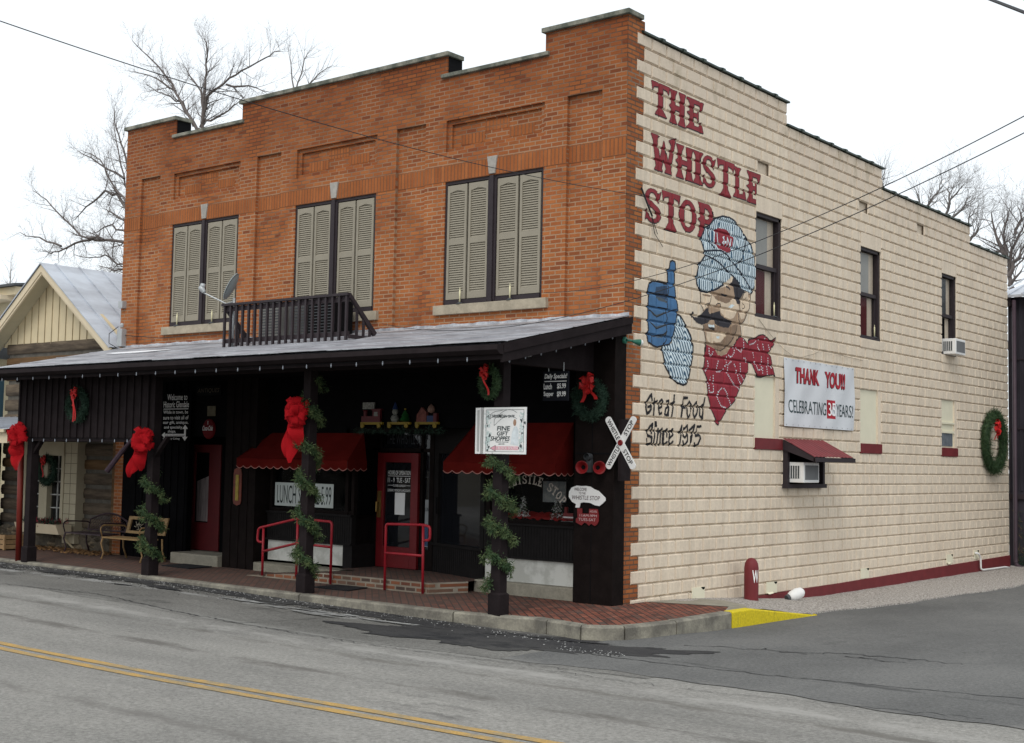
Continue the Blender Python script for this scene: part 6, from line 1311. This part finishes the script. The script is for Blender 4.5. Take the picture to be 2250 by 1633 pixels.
mb.build('display_cloth',M_bow,None,True,label='crumpled red cloth lining the corner shop window',cat='cloth',at=(-1.65,.3,1.1))
t=plate('window_poster','f',.5,-1.80,-1.36,1.38,1.70,.02,mat('poster',(.30,.32,.30),.7,.5,7,col2=(.10,.13,.16)),'dim pale poster standing inside the corner shop window','poster')
t=thing('toy_locomotive',(-1.02,.22,1.10),'red and white toy engine at the right of the corner shop window','toy train'); mb=MB(); mb.box(-1.17,-.90,.18,.26,1.15,1.24); mb.lathe([(0,.03),(.09,.03)],(-1.14,.22,1.24),n=8); mb.build('body',M_red,t); mb=MB(); mb.box(-1.16,-.9,.175,.18,1.17,1.19); mb.box(-1.2,-.9,.17,.27,1.10,1.12); mb.build('trim',M_white,t)
# ================================================================ BENCHES
def bench(x0,x1,yb,yf,lab,mf,ms,style):
    t=thing('garden_bench',((x0+x1)/2,(yb+yf)/2,0),lab,'bench','benches under the left of the porch')
    mb=MB(); n=5
    for i in range(n): y=yf+(yb-yf)*.82*i/n; mb.box(x0+.04,x1-.04,y,y+(yb-yf)*.82/n-.015,.40,.425)
    mb.build('seat',ms,t)
    for x in (x0+.03,x1-.03):
        mb=MB(); mb.tube([(x,yf+.02,0),(x,yf+.06,.12),(x,yf,.30),(x,yf+.04,.42)],[.022,.016,.018,.02],6); mb.build('leg',mf,t,True)
        mb=MB(); mb.tube([(x,yb+.06,0),(x,yb-.02,.2),(x,yb-.03,.42)],[.022,.016,.02],6); mb.build('leg',mf,t,True)
        mb=MB(); mb.tube(rnd([(x,yf+.02,.42),(x,yf-.03,.58),(x,yf+.03,.64),(x,yb,.62),(x,yb+.02,.60)],.05),.014,6); mb.build('armrest',mf,t,True)
    mb=MB(); lean=.10
    Y=lambda z:yb+lean*(z-.42)/.4
    if style=='arch':
        top=[(x0+.03+(x1-x0-.06)*i/14,0,.66+.14*math.sin(math.pi*i/14)) for i in range(15)]; mb.tube([(x,Y(z),z) for x,_,z in top],.018,6); mb.tube([(x0+.03,Y(.44),.44),(x0+.03,Y(.66),.66)],.016,6); mb.tube([(x1-.03,Y(.44),.44),(x1-.03,Y(.66),.66)],.016,6); mb.tube([(x0+.03,Y(.46),.46),(x1-.03,Y(.46),.46)],.014,6)
        W_=x1-x0-.06
        for k in range(-6,15):
            for s in (1,-1):
                a=(x0+.03+W_*k/14,.46); 
                pts=[]
                for i in range(8):
                    x=a[0]+s*i*.05; z=.46+i*.045; u=(x-x0-.03)/W_
                    if 0<=u<=1 and z<=.66+.14*math.sin(math.pi*u): pts.append((x,Y(z),z))
                if len(pts)>1: mb.tube(pts,.005,4)
        mb.build('backrest',mf,t)
    else:
        for a in ((x0+.03,x1-.03,.48,.53),(x0+.03,x1-.03,.74,.80),(x0+.03,x0+.12,.53,.74),(x1-.12,x1-.03,.53,.74),((x0+x1)/2-.03,(x0+x1)/2+.03,.53,.74)):
            mb.add([(x,Y(z)+o,z) for x in (a[0],a[1]) for o in (0,.03) for z in (a[2],a[3])],[(0,1,3,2),(4,6,7,5),(0,4,5,1),(2,3,7,6),(0,2,6,4),(1,5,7,3)])
        mb.build('backrest',ms,t); mb=MB()
        for cx_ in ((x0+.12+(x0+x1)/2)/2,(x1-.12+(x0+x1)/2)/2):
            for k in range(6):
                a=k*math.pi/3+.3; pts=[(cx_+.16*math.cos(a)*s+.03*math.sin(s*6+k),Y(.635)+.01,.635+.09*math.sin(a)*s+.02*math.cos(s*5)) for s in [i/6 for i in range(7)]]; mb.tube(pts,.008,4)
        mb.build('scrollwork',mat('cast_scroll',(.30,.27,.20),.6,.2,10),t)
M_tan=mat('tan_bench_wood',(.30,.19,.085),.7,.2,6,stretch=(1,6,6)); M_plum=mat('plum_iron',(.045,.025,.032),.5,.2)
bench(-12.93,-11.62,-.10,-.64,'plum coloured iron bench with an arched lattice back by the cabin',M_plum,M_plum,'arch')
bench(-11.22,-9.95,-.42,-.94,'tan bench with a cast scrollwork back beside the left post',M_tan,M_tan,'panel')
# ================================================================ LOG CABIN on the left
CB=thing('log_cabin',(-14.8,.25,0),'log cabin with a cream boarded gable and grey metal roof beside the brick building','building')
M_log=mat('weathered_log',(.060,.045,.033),.9,.3,3,.5,30,col2=(.15,.115,.08),stretch=(.5,3,4)); M_log2=mat('orange_log',(.095,.052,.022),.9,.3,3,.5,30,col2=(.17,.10,.048),stretch=(.5,3,4)); M_chink=mat('chinking',(.11,.10,.085),.95,.2,6,.4,30)
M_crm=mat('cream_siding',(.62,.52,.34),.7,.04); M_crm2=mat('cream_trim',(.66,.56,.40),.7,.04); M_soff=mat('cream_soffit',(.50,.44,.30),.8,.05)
M_tin=mat('old_tin_roof',(.40,.42,.46),.45,.15,1.5,.2,10,metal=.25,col2=(.56,.60,.66),stretch=(1,.4,1))
mb=MB(); z=.10; i=0
while z<4.3:
    h=random.uniform(.22,.30)
    for (a,b) in ((-16.75,-12.24),):
        n=26; mi=0 if random.random()<.55 else 1; pts=[]
        for k in range(n+1):
            x=a+(b-a)*k/n; w1,w2,w3=(random.uniform(-.008,.008) for _ in range(3))
            for (y,zz) in ((.265,z+.01),(.225+w1*.5,z+.025+w2),(.215+w2*.5,z+h*.5+w3),(.225+w3*.5,z+h-.025),(.265,z+h-.01+w1)): pts.append((x,y,zz))
        mb.add(pts,[(5*k+j,5*k+j+1,5*k+j+6,5*k+j+5) for k in range(n) for j in range(4)],mi)
    z+=h+.055; i+=1
mb.build('log_wall',[M_log,M_log2],CB,True)
mb=MB(); mb.box(-16.7,-12.25,.262,.5,-.4,4.35); mb.box(-16.7,-16.4,.5,7.8,-.4,4.2); mb.build('chinked_wall',M_chink,CB)
mb=MB(); mb.box(-12.40,-12.2,.08,.26,-.1,3.4); mb.build('corner_board',M_log2,CB)
# gable
RX_,RZ_=-14.86,6.02; EL,ER,EZ=-17.5,-12.235,4.10
mb=MB(); mb.prism([(RX_,.24,RZ_-.05),(-12.45,.24,4.33),(-16.95,.24,4.33)],(0,.08,0)); 
x=-16.9
while x<-12.5:
    zt=RZ_-.08-abs(x-RX_)*(RZ_-4.2)/2.63
    if zt>4.4: mb.box(x,x+.014,.225,.24,4.33,zt,1)
    x+=.265
mb.build('gable_boards',[M_crm,mat('board_joint',(.33,.27,.17),.8)],CB)
s=Vector((ER-RX_,0,EZ-RZ_)); s2=Vector((EL-RX_,0,EZ-RZ_-.02))
mb=MB()
for d in (s,s2):
    a=Vector((RX_,-.19,RZ_)); n_=Vector((0,0,-.17)); mb.prism([tuple(a),tuple(a+d),tuple(a+d+n_*.9),tuple(a+n_)],(0,.045,0)); mb.prism([tuple(a+n_*.55+Vector((0,.02,0))),tuple(a+d+n_*.55+Vector((0,.02,0))),tuple(a+d+n_*1.25+Vector((0,.02,0))),tuple(a+n_*1.3+Vector((0,.02,0)))],(0,.04,0))
mb.build('barge_board',M_crm2,CB)
mb=MB()
for d in (s,s2): a=Vector((RX_,-.15,RZ_-.12)); mb.quad(tuple(a),tuple(a+d),tuple(a+d+Vector((0,.4,0))),tuple(a+Vector((0,.4,0))))
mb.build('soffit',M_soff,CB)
mb=MB()
for d in (s,s2):
    a=Vector((RX_,-.22,RZ_+.03)); L=8.2; mb.quad(tuple(a),tuple(a+d),tuple(a+d+Vector((0,L,0))),tuple(a+Vector((0,L,0)))); mb.quad(tuple(a),tuple(a+d),tuple(a+d-Vector((0,0,.03))),tuple(a-Vector((0,0,.03))))
    y=.36
    while y<8: mb.prism([tuple(a+Vector((0,y,0))),tuple(a+Vector((0,y+.03,0))),tuple(a+Vector((0,y+.03,.035))),tuple(a+Vector((0,y,.035)))],d); y+=.58
mb.build('tin_roof',M_tin,CB)
mb=MB(); mb.box(-16.0,-15.2,.19,.22,3.75,3.95); mb.box(-15.92,-15.28,.185,.2,3.6,3.88,1); mb.build('upper_window',[M_crm2,M_void],CB)
# fieldstone base
mb=MB()
for i in range(70):
    x=random.uniform(-16.5,-12.3); z=random.uniform(-.05,.38); r_=random.uniform(.07,.16); vs=[];n=7
    for k in range(n):
        a=2*math.pi*k/n; vs.append((x+r_*1.3*math.cos(a)*random.uniform(.8,1.1),.17,z+r_*.7*math.sin(a)*random.uniform(.8,1.1)))
    vs.append((x,.08,z)); mb.add(vs,[(k,(k+1)%n,n) for k in range(n)],random.choice((0,0,1)))
mb.box(-16.6,-12.3,.15,.26,-.2,.34)
mb.build('fieldstone_base',[mat('fieldstone',(.11,.09,.065),.9,.3,6),mat('fieldstone_tan',(.20,.155,.10),.9,.3,6)],CB)
# bay window, window box
bw=MB(); bw.box(-14.02,-13.58,.04,.26,.12,2.22)
for k in range(9): bw.box(-14.02,-13.58,.036,.04,.30+k*.21,.31+k*.21,1)
bw.box(-13.80,-13.795,.036,.04,.1,2.2,1); bw.box(-13.58,-13.577,.04,.26,.3,.31,1)
bw.box(-15.6,-14.02,.0,.26,1.93,2.22); bw.box(-15.6,-14.02,.03,.26,.40,.56); bw.box(-14.12,-14.02,.02,.26,.56,1.93); bw.box(-14.92,-14.62,.02,.2,.56,1.93); bw.box(-15.6,-15.45,.02,.26,.4,1.93)
BW=bw.build('bay_window',[mat('bay_cream',(.44,.39,.28),.8,.06),mat('bay_joint',(.13,.11,.08),.9)],CB,label='cream painted bay window with small panes')
mb=MB(); mb.quad((-15.45,.14,.56),(-14.12,.14,.56),(-14.12,.14,1.93),(-15.45,.14,1.93)); mb.build('pane',M_gld,BW)
mb=MB()
for u0,u1 in ((-15.45,-14.92),(-14.62,-14.12)):
    mb.box((u0+u1)/2-.012,(u0+u1)/2+.012,.11,.135,.56,1.93)
    for k in range(1,5): z=.56+k*.274; mb.box(u0,u1,.11,.135,z-.012,z+.012)
mb.build('muntin',mat('muntin_white',(.42,.42,.40),.6),BW)
t=thing('window_planter',(-14.4,-.15,.3),'cream window box with red flowers on the cabin front','planter'); mb=MB(); mb.prism([(-15.1,-.05,.52),(-15.1,-.42,.52),(-15.1,-.34,.32),(-15.1,-.05,.32)],(1.55,0,0)); mb.build('box',M_crm2,t)
mb=MB()
for i in range(90): needles(mb,(random.uniform(-15.0,-13.65),random.uniform(-.36,-.1),.54),6,.05,.09,.012,droop=-.6,mi=0 if random.random()<.5 else 1)
mb.build('flowers',[mat('red_poinsettia',(.25,.012,.03),.6,.3,20),M_greend],t)
mb=MB(); mb.tube([(-13.75,-.2,.36),(-13.65,.1,.0)],.022,5); mb.build('brace',M_crm,t)
# crate of soil, stones at the foot
t=thing('wooden_crate',(-14.7,-.9,0),'tan wooden crate at the far left edge beside the red pole','crate'); mb=MB()
for z in (.02,.12,.22): mb.box(-15.1,-14.25,-1.12,-1.10,z,z+.085); mb.box(-14.27,-14.25,-1.1,-.7,z,z+.085)
mb.box(-14.29,-14.24,-1.13,-1.09,0,.31); mb.build('slats',mat('crate_wood',(.28,.18,.09),.8,.2,7),t); mb=MB(); mb.box(-15.08,-14.29,-1.09,-.72,.0,.27); mb.build('soil',M_void,t)
mb=MB()
for i in range(700):
    x=random.uniform(-15.5,-11.9); y=random.uniform(-.75,.12)*random.random()**.3; a=random.uniform(0,6.28); r_=random.uniform(.02,.05); mb.add([(x+r_*math.cos(a),y+r_*math.sin(a),.01+random.uniform(0,.03)),(x-r_*math.sin(a)*.5,y+r_*.5*math.cos(a),.02),(x-r_*math.cos(a),y-r_*math.sin(a),.01+random.uniform(0,.03)),(x+r_*.5*math.sin(a),y-r_*.5*math.cos(a),.0)],[(0,1,2,3)])
mb.build('fallen_leaves',mat('dead_leaf',(.22,.12,.05),.9,.4,20),None,kind='stuff')
# red pole & neighbouring low roof
mb=MB(); mb.tube([(-11.79,-2.28,-.01),(-11.86,-2.28,2.35)],.055,14); mb.build('porch_pole',mat('dull_red_pole',(.15,.016,.010),.5,.12),None,True,label='slim dark red pole beside the leftmost porch post',cat='pole',at=(-11.79,-2.28,0))
NP=thing('neighbour_porch',(-16.5,-1,0),'low tin porch roof of the next shop with a cream beam, at the left edge','porch'); mb=MB(); mb.quad((-24,-2.3,2.42),(-12.4,-2.3,2.42),(-12.4,.2,2.74),(-24,.2,2.74)); 
x=-24
while x<-12.5: mb.prism([(x,-2.3,2.42),(x+.03,-2.3,2.42),(x+.03,-2.3,2.45),(x,-2.3,2.45)],(0,2.5,.32)); x+=.25
mb.build('tin_roof',M_tin,NP); mb=MB(); mb.box(-24,-12.4,-2.25,-2.13,2.16,2.36); mb.box(-24,-12.4,-2.33,-2.29,2.36,2.42); 
mb.build('beam',M_crm2,NP)
mb=MB(); mb.box(-24,-16.95,.0,.3,-.3,3.75); x=-24
while x<-17: mb.box(x,x+.02,-.015,0,0,3.7); x+=.2
mb.build('blue_wall',mat('blue_siding',(.035,.075,.10),.8,.1),NP)
mb=MB(); mb.box(-24,-16.6,-.01,.1,-.1,2.1); mb.build('dark_shopfront',M_void,NP)
FB=thing('far_house',(-30,8,0),'pale house with deep eaves in the distance at the far left','building'); mb=MB(); mb.box(-40,-24.7,5.3,14,0,6.45); mb.build('wall',M_soff,FB); mb=MB(); mb.box(-40,-24.45,4.9,14.2,6.55,6.78); mb.box(-40,-24.9,4.7,14.2,6.42,6.55,1); mb.build('eave',[M_crm,M_crm2],FB); mb=MB(); mb.prism([(-40,4.75,6.78),(-24.3,4.75,6.78),(-25,7,7.1),(-40,7,7.1)],(0,0,.07)); mb.build('roof',M_dgrey,FB)
mb=MB(); mb.quad((-40,3.2,5.4),(-22.6,3.2,5.2),(-23.2,7,6.3),(-40,7,6.3)); mb.build('lower_roof',M_tin,FB)
# ================================================================ barn on the right
BA=thing('dark_barn',(1.5,17.6,-.3),'dark corrugated barn with a grey metal roof behind the far corner','building')
mb=MB(); x=-.10
M_bn=mat('dark_corrugated',(.030,.027,.036),.7,.25,3,stretch=(1,1,.2))
mb.box(-.12,7,17.15,17.3,-.4,6.25)
while x<7: mb.box(x,x+.03,17.12,17.15,1.5,6.22); mb.box(x+.03,x+.07,17.135,17.15,1.5,6.22); x+=.13
mb.build('siding',M_bn,BA); mb=MB()
for z in (3.0,4.7): mb.box(-.05,7,17.10,17.12,z,z+.03)
mb.box(-.12,7,17.09,17.15,1.3,1.42); mb.build('girt',M_dkpurple,BA)
mb=MB(); mb.add([(-.38,16.85,6.28),(7,16.85,6.28),(7,19,6.95),(.1,19,6.95),(-.38,16.85,6.22),(7,16.85,6.22)],[(0,1,2,3),(0,1,5,4)]); x=-.3
while x<7: mb.prism([(x,16.85,6.28),(x+.03,16.85,6.28),(x+.03,16.85,6.31),(x,16.85,6.31)],(0,2.15,.67)); x+=.3
mb.build('tin_roof',M_tin,BA); mb=MB(); mb.box(-.36,.0,16.95,17.1,6.02,6.24); mb.build('fascia',M_dkpurple,BA)
mb=MB(); mb.tube(rnd([(.10,16.92,6.15),(.10,16.92,-.20),(.14,16.88,-.30),(.42,16.8,-.38)],.08),.05,10); mb.build('downpipe',mat('plum_downpipe',(.060,.040,.052),.5,.1),None,True,label='dark plum downpipe between the block wall and the barn',cat='downpipe',at=(.1,16.92,-.3))
mb=MB()
for i in range(900): needles(mb,(random.uniform(.1,2.2),random.uniform(16.9,17.12),-.3+random.random()**2*1.3),2,.05,.16,.006,droop=-.8,mi=0 if random.random()<.7 else 1)
mb.build('ivy_patch',[M_greend,mat('dry_weeds',(.14,.10,.045),.9,.3,8)],None,kind='stuff')
# ================================================================ bare trees
TREES={'tree1':[[(-42.4,25.0,18.27),(-43.45,25.0,19.37),(-44.35,25.0,20.47),(-45.26,25.0,21.53),(-46.73,25.0,22.72),(-48.04,25.0,23.73)],[(-42.16,25.0,18.23),(-41.8,25.0,19.12),(-41.51,25.0,19.7),(-40.27,25.0,20.11),(-38.75,25.0,20.47),(-36.97,25.0,20.76),(-35.82,25.0,20.85)],[(-42.08,25.0,18.22),(-41.99,25.0,19.67),(-41.74,25.0,20.98),(-41.65,25.0,22.22),(-41.83,25.0,22.68)],[(-42.74,25.0,18.42),(-43.97,25.0,19.77),(-45.2,25.0,20.39),(-46.62,25.0,20.95),(-47.91,25.0,21.6)],[(-41.77,25.0,18.49),(-40.82,25.0,18.66),(-39.9,25.0,19.03),(-39.15,25.0,19.42)],[(-42.05,25.0,19.15),(-42.51,25.0,20.27),(-43.55,25.0,21.19),(-44.26,25.0,21.84)],[(-44.35,25.0,20.47),(-45.59,25.0,21.32),(-47.02,25.0,21.78)],[(-42.22,25.0,17.93),(-42.28,25.0,18.35),(-42.29,25.0,19.19)],[(-40.27,25.0,20.11),(-39.02,25.0,19.91),(-37.8,25.0,19.5)]],
'tree2':[[(-42.31,22.0,10.03),(-43.1,22.0,12.08),(-43.67,22.0,13.35),(-44.06,22.0,14.2),(-44.85,22.0,15.82),(-45.62,22.0,17.16),(-46.24,22.0,18.61)],[(-43.61,22.0,13.64),(-44.77,22.0,14.69),(-45.82,22.0,14.91),(-47.55,22.0,14.37),(-48.6,22.0,13.84)],[(-43.1,22.0,12.08),(-45.66,22.0,12.52),(-47.43,22.0,12.68),(-49.24,22.0,12.52),(-50.73,22.0,12.33),(-51.9,22.0,12.54)],[(-45.66,22.0,12.52),(-47.44,22.0,12.89),(-48.78,22.0,13.86),(-50.36,22.0,14.99),(-51.35,22.0,15.53)],[(-42.87,22.0,11.07),(-43.69,22.0,10.98),(-44.54,22.0,11.2),(-45.61,22.0,11.79),(-46.83,22.0,11.69),(-48.47,22.0,12.03)],[(-43.19,22.0,10.99),(-43.85,22.0,10.92),(-44.69,22.0,10.9),(-45.57,22.0,11.18)],[(-44.13,22.0,15.33),(-46.27,22.0,16.42),(-48.11,22.0,17.29)],[(-43.63,22.0,13.95),(-45.16,22.0,15.35),(-45.92,22.0,16.48),(-47.2,22.0,17.06)],[(-49.24,22.0,12.52),(-50.97,22.0,13.0),(-52.56,22.0,13.47)],[(-43.33,22.0,13.11),(-45.05,22.0,13.79),(-45.76,22.0,14.07)],[(-43.42,22.0,14.64),(-43.89,22.0,16.72),(-44.29,22.0,17.8),(-44.19,22.0,18.82)],[(-43.63,22.0,12.64),(-45.01,22.0,13.17),(-46.91,22.0,12.94)]],
'tree3':[[(-40.92,30.0,20.86),(-40.37,30.0,22.63),(-40.22,30.0,22.93)],[(-41.01,30.0,21.1),(-41.18,30.0,23.11)],[(-40.14,30.0,21.06),(-39.39,30.0,21.7),(-38.49,30.0,22.08)]],
'tree4':[[(-84.58,40.0,13.45),(-84.57,40.0,14.77),(-84.53,40.0,15.76),(-84.49,40.0,16.75)],[(-85.31,40.0,13.49),(-85.11,40.0,13.94),(-84.77,40.0,14.25)]],
'tree5':[[(-15.02,45.0,15.24),(-14.99,45.0,15.85),(-14.77,45.0,16.1)],[(-15.06,45.0,15.38),(-15.16,45.0,15.81)],[(-13.11,45.0,14.08),(-12.7,45.0,14.71),(-12.3,45.0,15.2),(-12.16,45.0,15.72)],[(-13.08,45.0,14.28),(-13.18,45.0,15.17)],[(-12.84,45.0,14.46),(-12.23,45.0,14.66)]],
'tree6':[[(-10.21,40.0,12.63),(-9.93,40.0,13.45),(-9.51,40.0,13.77),(-9.2,40.0,13.92)],[(-10.12,40.0,12.74),(-9.45,40.0,13.16),(-9.03,40.0,13.65)],[(-9.15,40.0,11.74),(-8.68,40.0,12.06),(-8.5,40.0,12.34)],[(-9.93,40.0,13.45),(-9.99,40.0,14.07),(-9.75,40.0,14.16)],[(-9.27,40.0,12.05),(-9.03,40.0,12.63),(-8.55,40.0,13.06)]],
'tree7':[[(-6.77,38.0,9.37),(-6.82,38.0,10.16),(-6.81,38.0,10.96),(-6.53,38.0,11.5),(-6.22,38.0,12.26)],[(-6.87,38.0,10.51),(-7.26,38.0,11.23),(-7.36,38.0,12.38)],[(-6.82,38.0,9.82),(-6.48,38.0,10.59),(-6.21,38.0,10.96)],[(-6.92,38.0,10.57),(-7.09,38.0,11.55),(-6.86,38.0,12.67)],[(-6.77,38.0,9.48),(-6.23,38.0,10.06)],[(-6.53,38.0,11.5),(-6.42,38.0,12.06),(-6.52,38.0,12.64)]],
}

def twig(mb,p,d,L,r,lev,rnd_,nseg=3):
    pts=[p]; rs=[r]; q=p.copy(); dd=d.copy()
    for i in range(nseg):
        dd=(dd+Vector((rnd_.gauss(0,.17),rnd_.gauss(0,.17),rnd_.gauss(.04,.13)))).normalized(); q=q+dd*L/nseg; pts.append(q.copy()); rs.append(r*(1-.75*(i+1)/nseg))
    mb.tube(pts,rs,3 if lev<2 else 4,cap=False)
    if lev>0:
        for i in range(1,len(pts)):
            for _ in range(2 if rnd_.random()<.75 else 1):
                a=Vector((rnd_.gauss(0,1),rnd_.gauss(0,.7),rnd_.gauss(.25,.7))).normalized(); nd=(dd*.9+a*.75).normalized(); twig(mb,pts[i].copy(),nd,L*rnd_.uniform(.42,.72),max(rs[i]*.55,.0035),lev-1,rnd_,nseg)
def tree(key,lab,base,r0,seed,lev=3,tw=1.2,m=None,dens=1.0,rt=.012,yr=.8):
    rr=random.Random(seed); T=TREES[key]; t=thing('bare_tree',(base[0],base[1],-.4),lab,'tree','bare winter trees behind the buildings')
    mb=MB(); st=Vector(T[0][0]); mb.tube([(base[0],base[1],-.4),((base[0]+st.x)/2+.1,base[1],(st.z-.4)/2),tuple(st)],[r0*1.5,r0*1.15,r0],8); mb.build('trunk',m or M_bark,t,True)
    mb=MB()
    for li,l in enumerate(T):
        pts=[Vector(p) for p in l]; off=rr.uniform(-1,1)*yr; P=[]
        for i,(a,b) in enumerate(zip(pts[:-1],pts[1:])):
            for k in range(3):
                f=(i+k/3)/(len(pts)-1); q=a.lerp(b,k/3)+Vector((rr.gauss(0,.04),off*f,rr.gauss(0,.04))); P.append(q)
        P.append(pts[-1]+Vector((0,off,0))); n=len(P); rl=r0*(.75 if li<3 else .5); rs=[rl*(1-.86*i/(n-1))+.008 for i in range(n)]
        mb.tube(P,rs,6,cap=False)
        for i in range(1,n):
            for _ in range(int(dens*2.2+rr.random())):
                d=(P[i]-P[i-1]).normalized(); a=Vector((rr.gauss(0,1),rr.gauss(0,.6),rr.gauss(.2,.8))).normalized(); twig(mb,P[i].copy(),(d*.9+a*.8).normalized(),tw*rr.uniform(.5,1.2)*(1.1-.5*i/n),max(rs[i]*.45,rt*.7),lev-1,rr)
    mb.build('crown',m or M_bark,t); return t
tree('tree1','large bare tree whose branches fan out above the left parapet',(-41,26),.105,11,3,1.35,dens=.75)
tree('tree2','large bare tree leaning out from behind the left edge of the brick building',(-34.5,22),.11,22,3,1.3,dens=.8)
tree('tree3','slender bare treetop just above the raised middle parapet',(-35,30),.05,33,2,1.3,M_barkl,dens=1.)
tree('tree4','thin far off bare tree above the roof at the left edge',(-66,40),.08,44,2,1.4,M_barkl,dens=1,rt=.014)
tree('tree5','small bare treetop showing above the stepped side parapet',(-8,45),.07,55,2,1.5,M_barkl,dens=1.1,rt=.012)
tree('tree6','pale bare tree above the far end of the side parapet',(-4,40),.08,66,3,1.3,M_barkl,dens=.75,rt=.011)
tree('tree7','taller bare tree rising behind the barn roof',(-.3,38),.12,77,3,1.3,M_bark,dens=.75,rt=.010)
for k in TREES:
    pass
# distant scrub behind the left houses
# ================================================================ cables
def cable(a,b,sag,r,lab,n=40,k=1.):
    a,b=Vector(a),Vector(b); b=a+(b-a)*k; sag*=k*k; b.z+=4*sag*(1-1/k)
    n=int(n*k); pts=[a.lerp(b,i/n)-Vector((0,0,sag*4*(i/n)*(1-i/n))) for i in range(n+1)]
    mb=MB(); mb.tube(pts,r,5); mb.build('overhead_cable',M_cable,None,label=lab,cat='cable',group='overhead service cables',at=tuple(a))
cable((.06,.39,5.95),(-2.2,-10.2,6.35),.0,.010,'x') if False else None
cable((.04,.39,5.93),tuple(Vector((.44,-10.05,5.67))+(Vector((.44,-10.05,5.67))-Vector((.04,.39,5.93)))*.12),.22,.005,'thin cable crossing the sky at the upper left down to the wall bracket',k=2.2)
cable((-1.43,-.05,4.54),(8.46,-7.22,4.51),.34,.0042,'upper of the two cables coming in from the right edge',k=2.); cable((-4.8,-.05,4.24),(8.72,-7.22,4.50),.66,.0042,'lower of the two cables coming in from the right edge',k=2.)
cable((6.05,-4.7,6.47),(9.45,-10.7,3.47),.0,.010,'short thick cable across the top right corner')
mb=MB(); mb.tube([(.03,.36,6.05),(.06,.50,5.80),(.06,.62,5.66)],.014,5); mb.tube([(.05,.62,5.66),(.04,.72,5.42),(.04,.95,5.25)],.006,4); mb.tube([(.05,.62,5.66),(.04,.80,5.42)],.006,4); mb.build('cable_bracket',M_cable,None,label='small cable bracket on the block wall beside the letter S',cat='bracket',at=(.03,.36,6.05))
mb=MB(); mb.tube([(.03,4.0+i*.3,4.45-.55*math.sin(i*.30)*(1 if i<6 else .9)) for i in range(0,9)]+[(.03,8.2,4.05)],.004,4); mb.build('wall_wire',mat('painted_wire',(.30,.26,.20),.8),None,label='thin painted wire sagging along the block wall between the upper windows',cat='wire',at=(.03,4,4.4))
mb=MB(); mb.tube([(-12.1,-.03,4.38),(-10.8,-.05,4.26),(-9.2,-.05,4.27),(-7.4,-.05,4.20)],.006,4); mb.build('wall_wire',M_cable,None,label='dark wire running along the facade under the leftmost window',cat='wire',at=(-12.1,-.03,4.38))
t=thing('service_meter',(-12.1,-.08,4.25),'grey service box and insulators on the left end of the facade','service box'); mb=MB(); mb.box(-12.14,-11.98,-.12,-.0,4.14,4.50); mb.build('box',M_grey,t,bevel=.01); mb=MB(); mb.box(-12.16,-12.02,-.10,-.0,4.92,5.06); mb.build('junction_box',M_grey,t); mb=MB(); mb.lathe([(0,.03),(.05,.04),(.09,.02)],(-12.0,-.1,4.52),n=8); mb.build('insulator',M_grey,t); mb=MB(); mb.tube([(-12.18,-.06,4.55),(-12.28,-.2,4.40),(-12.2,-.25,4.2),(-12.1,-.1,4.1)],.008,4); mb.build('loose_wire',M_cable,t)
bpy.context.view_layer.update()
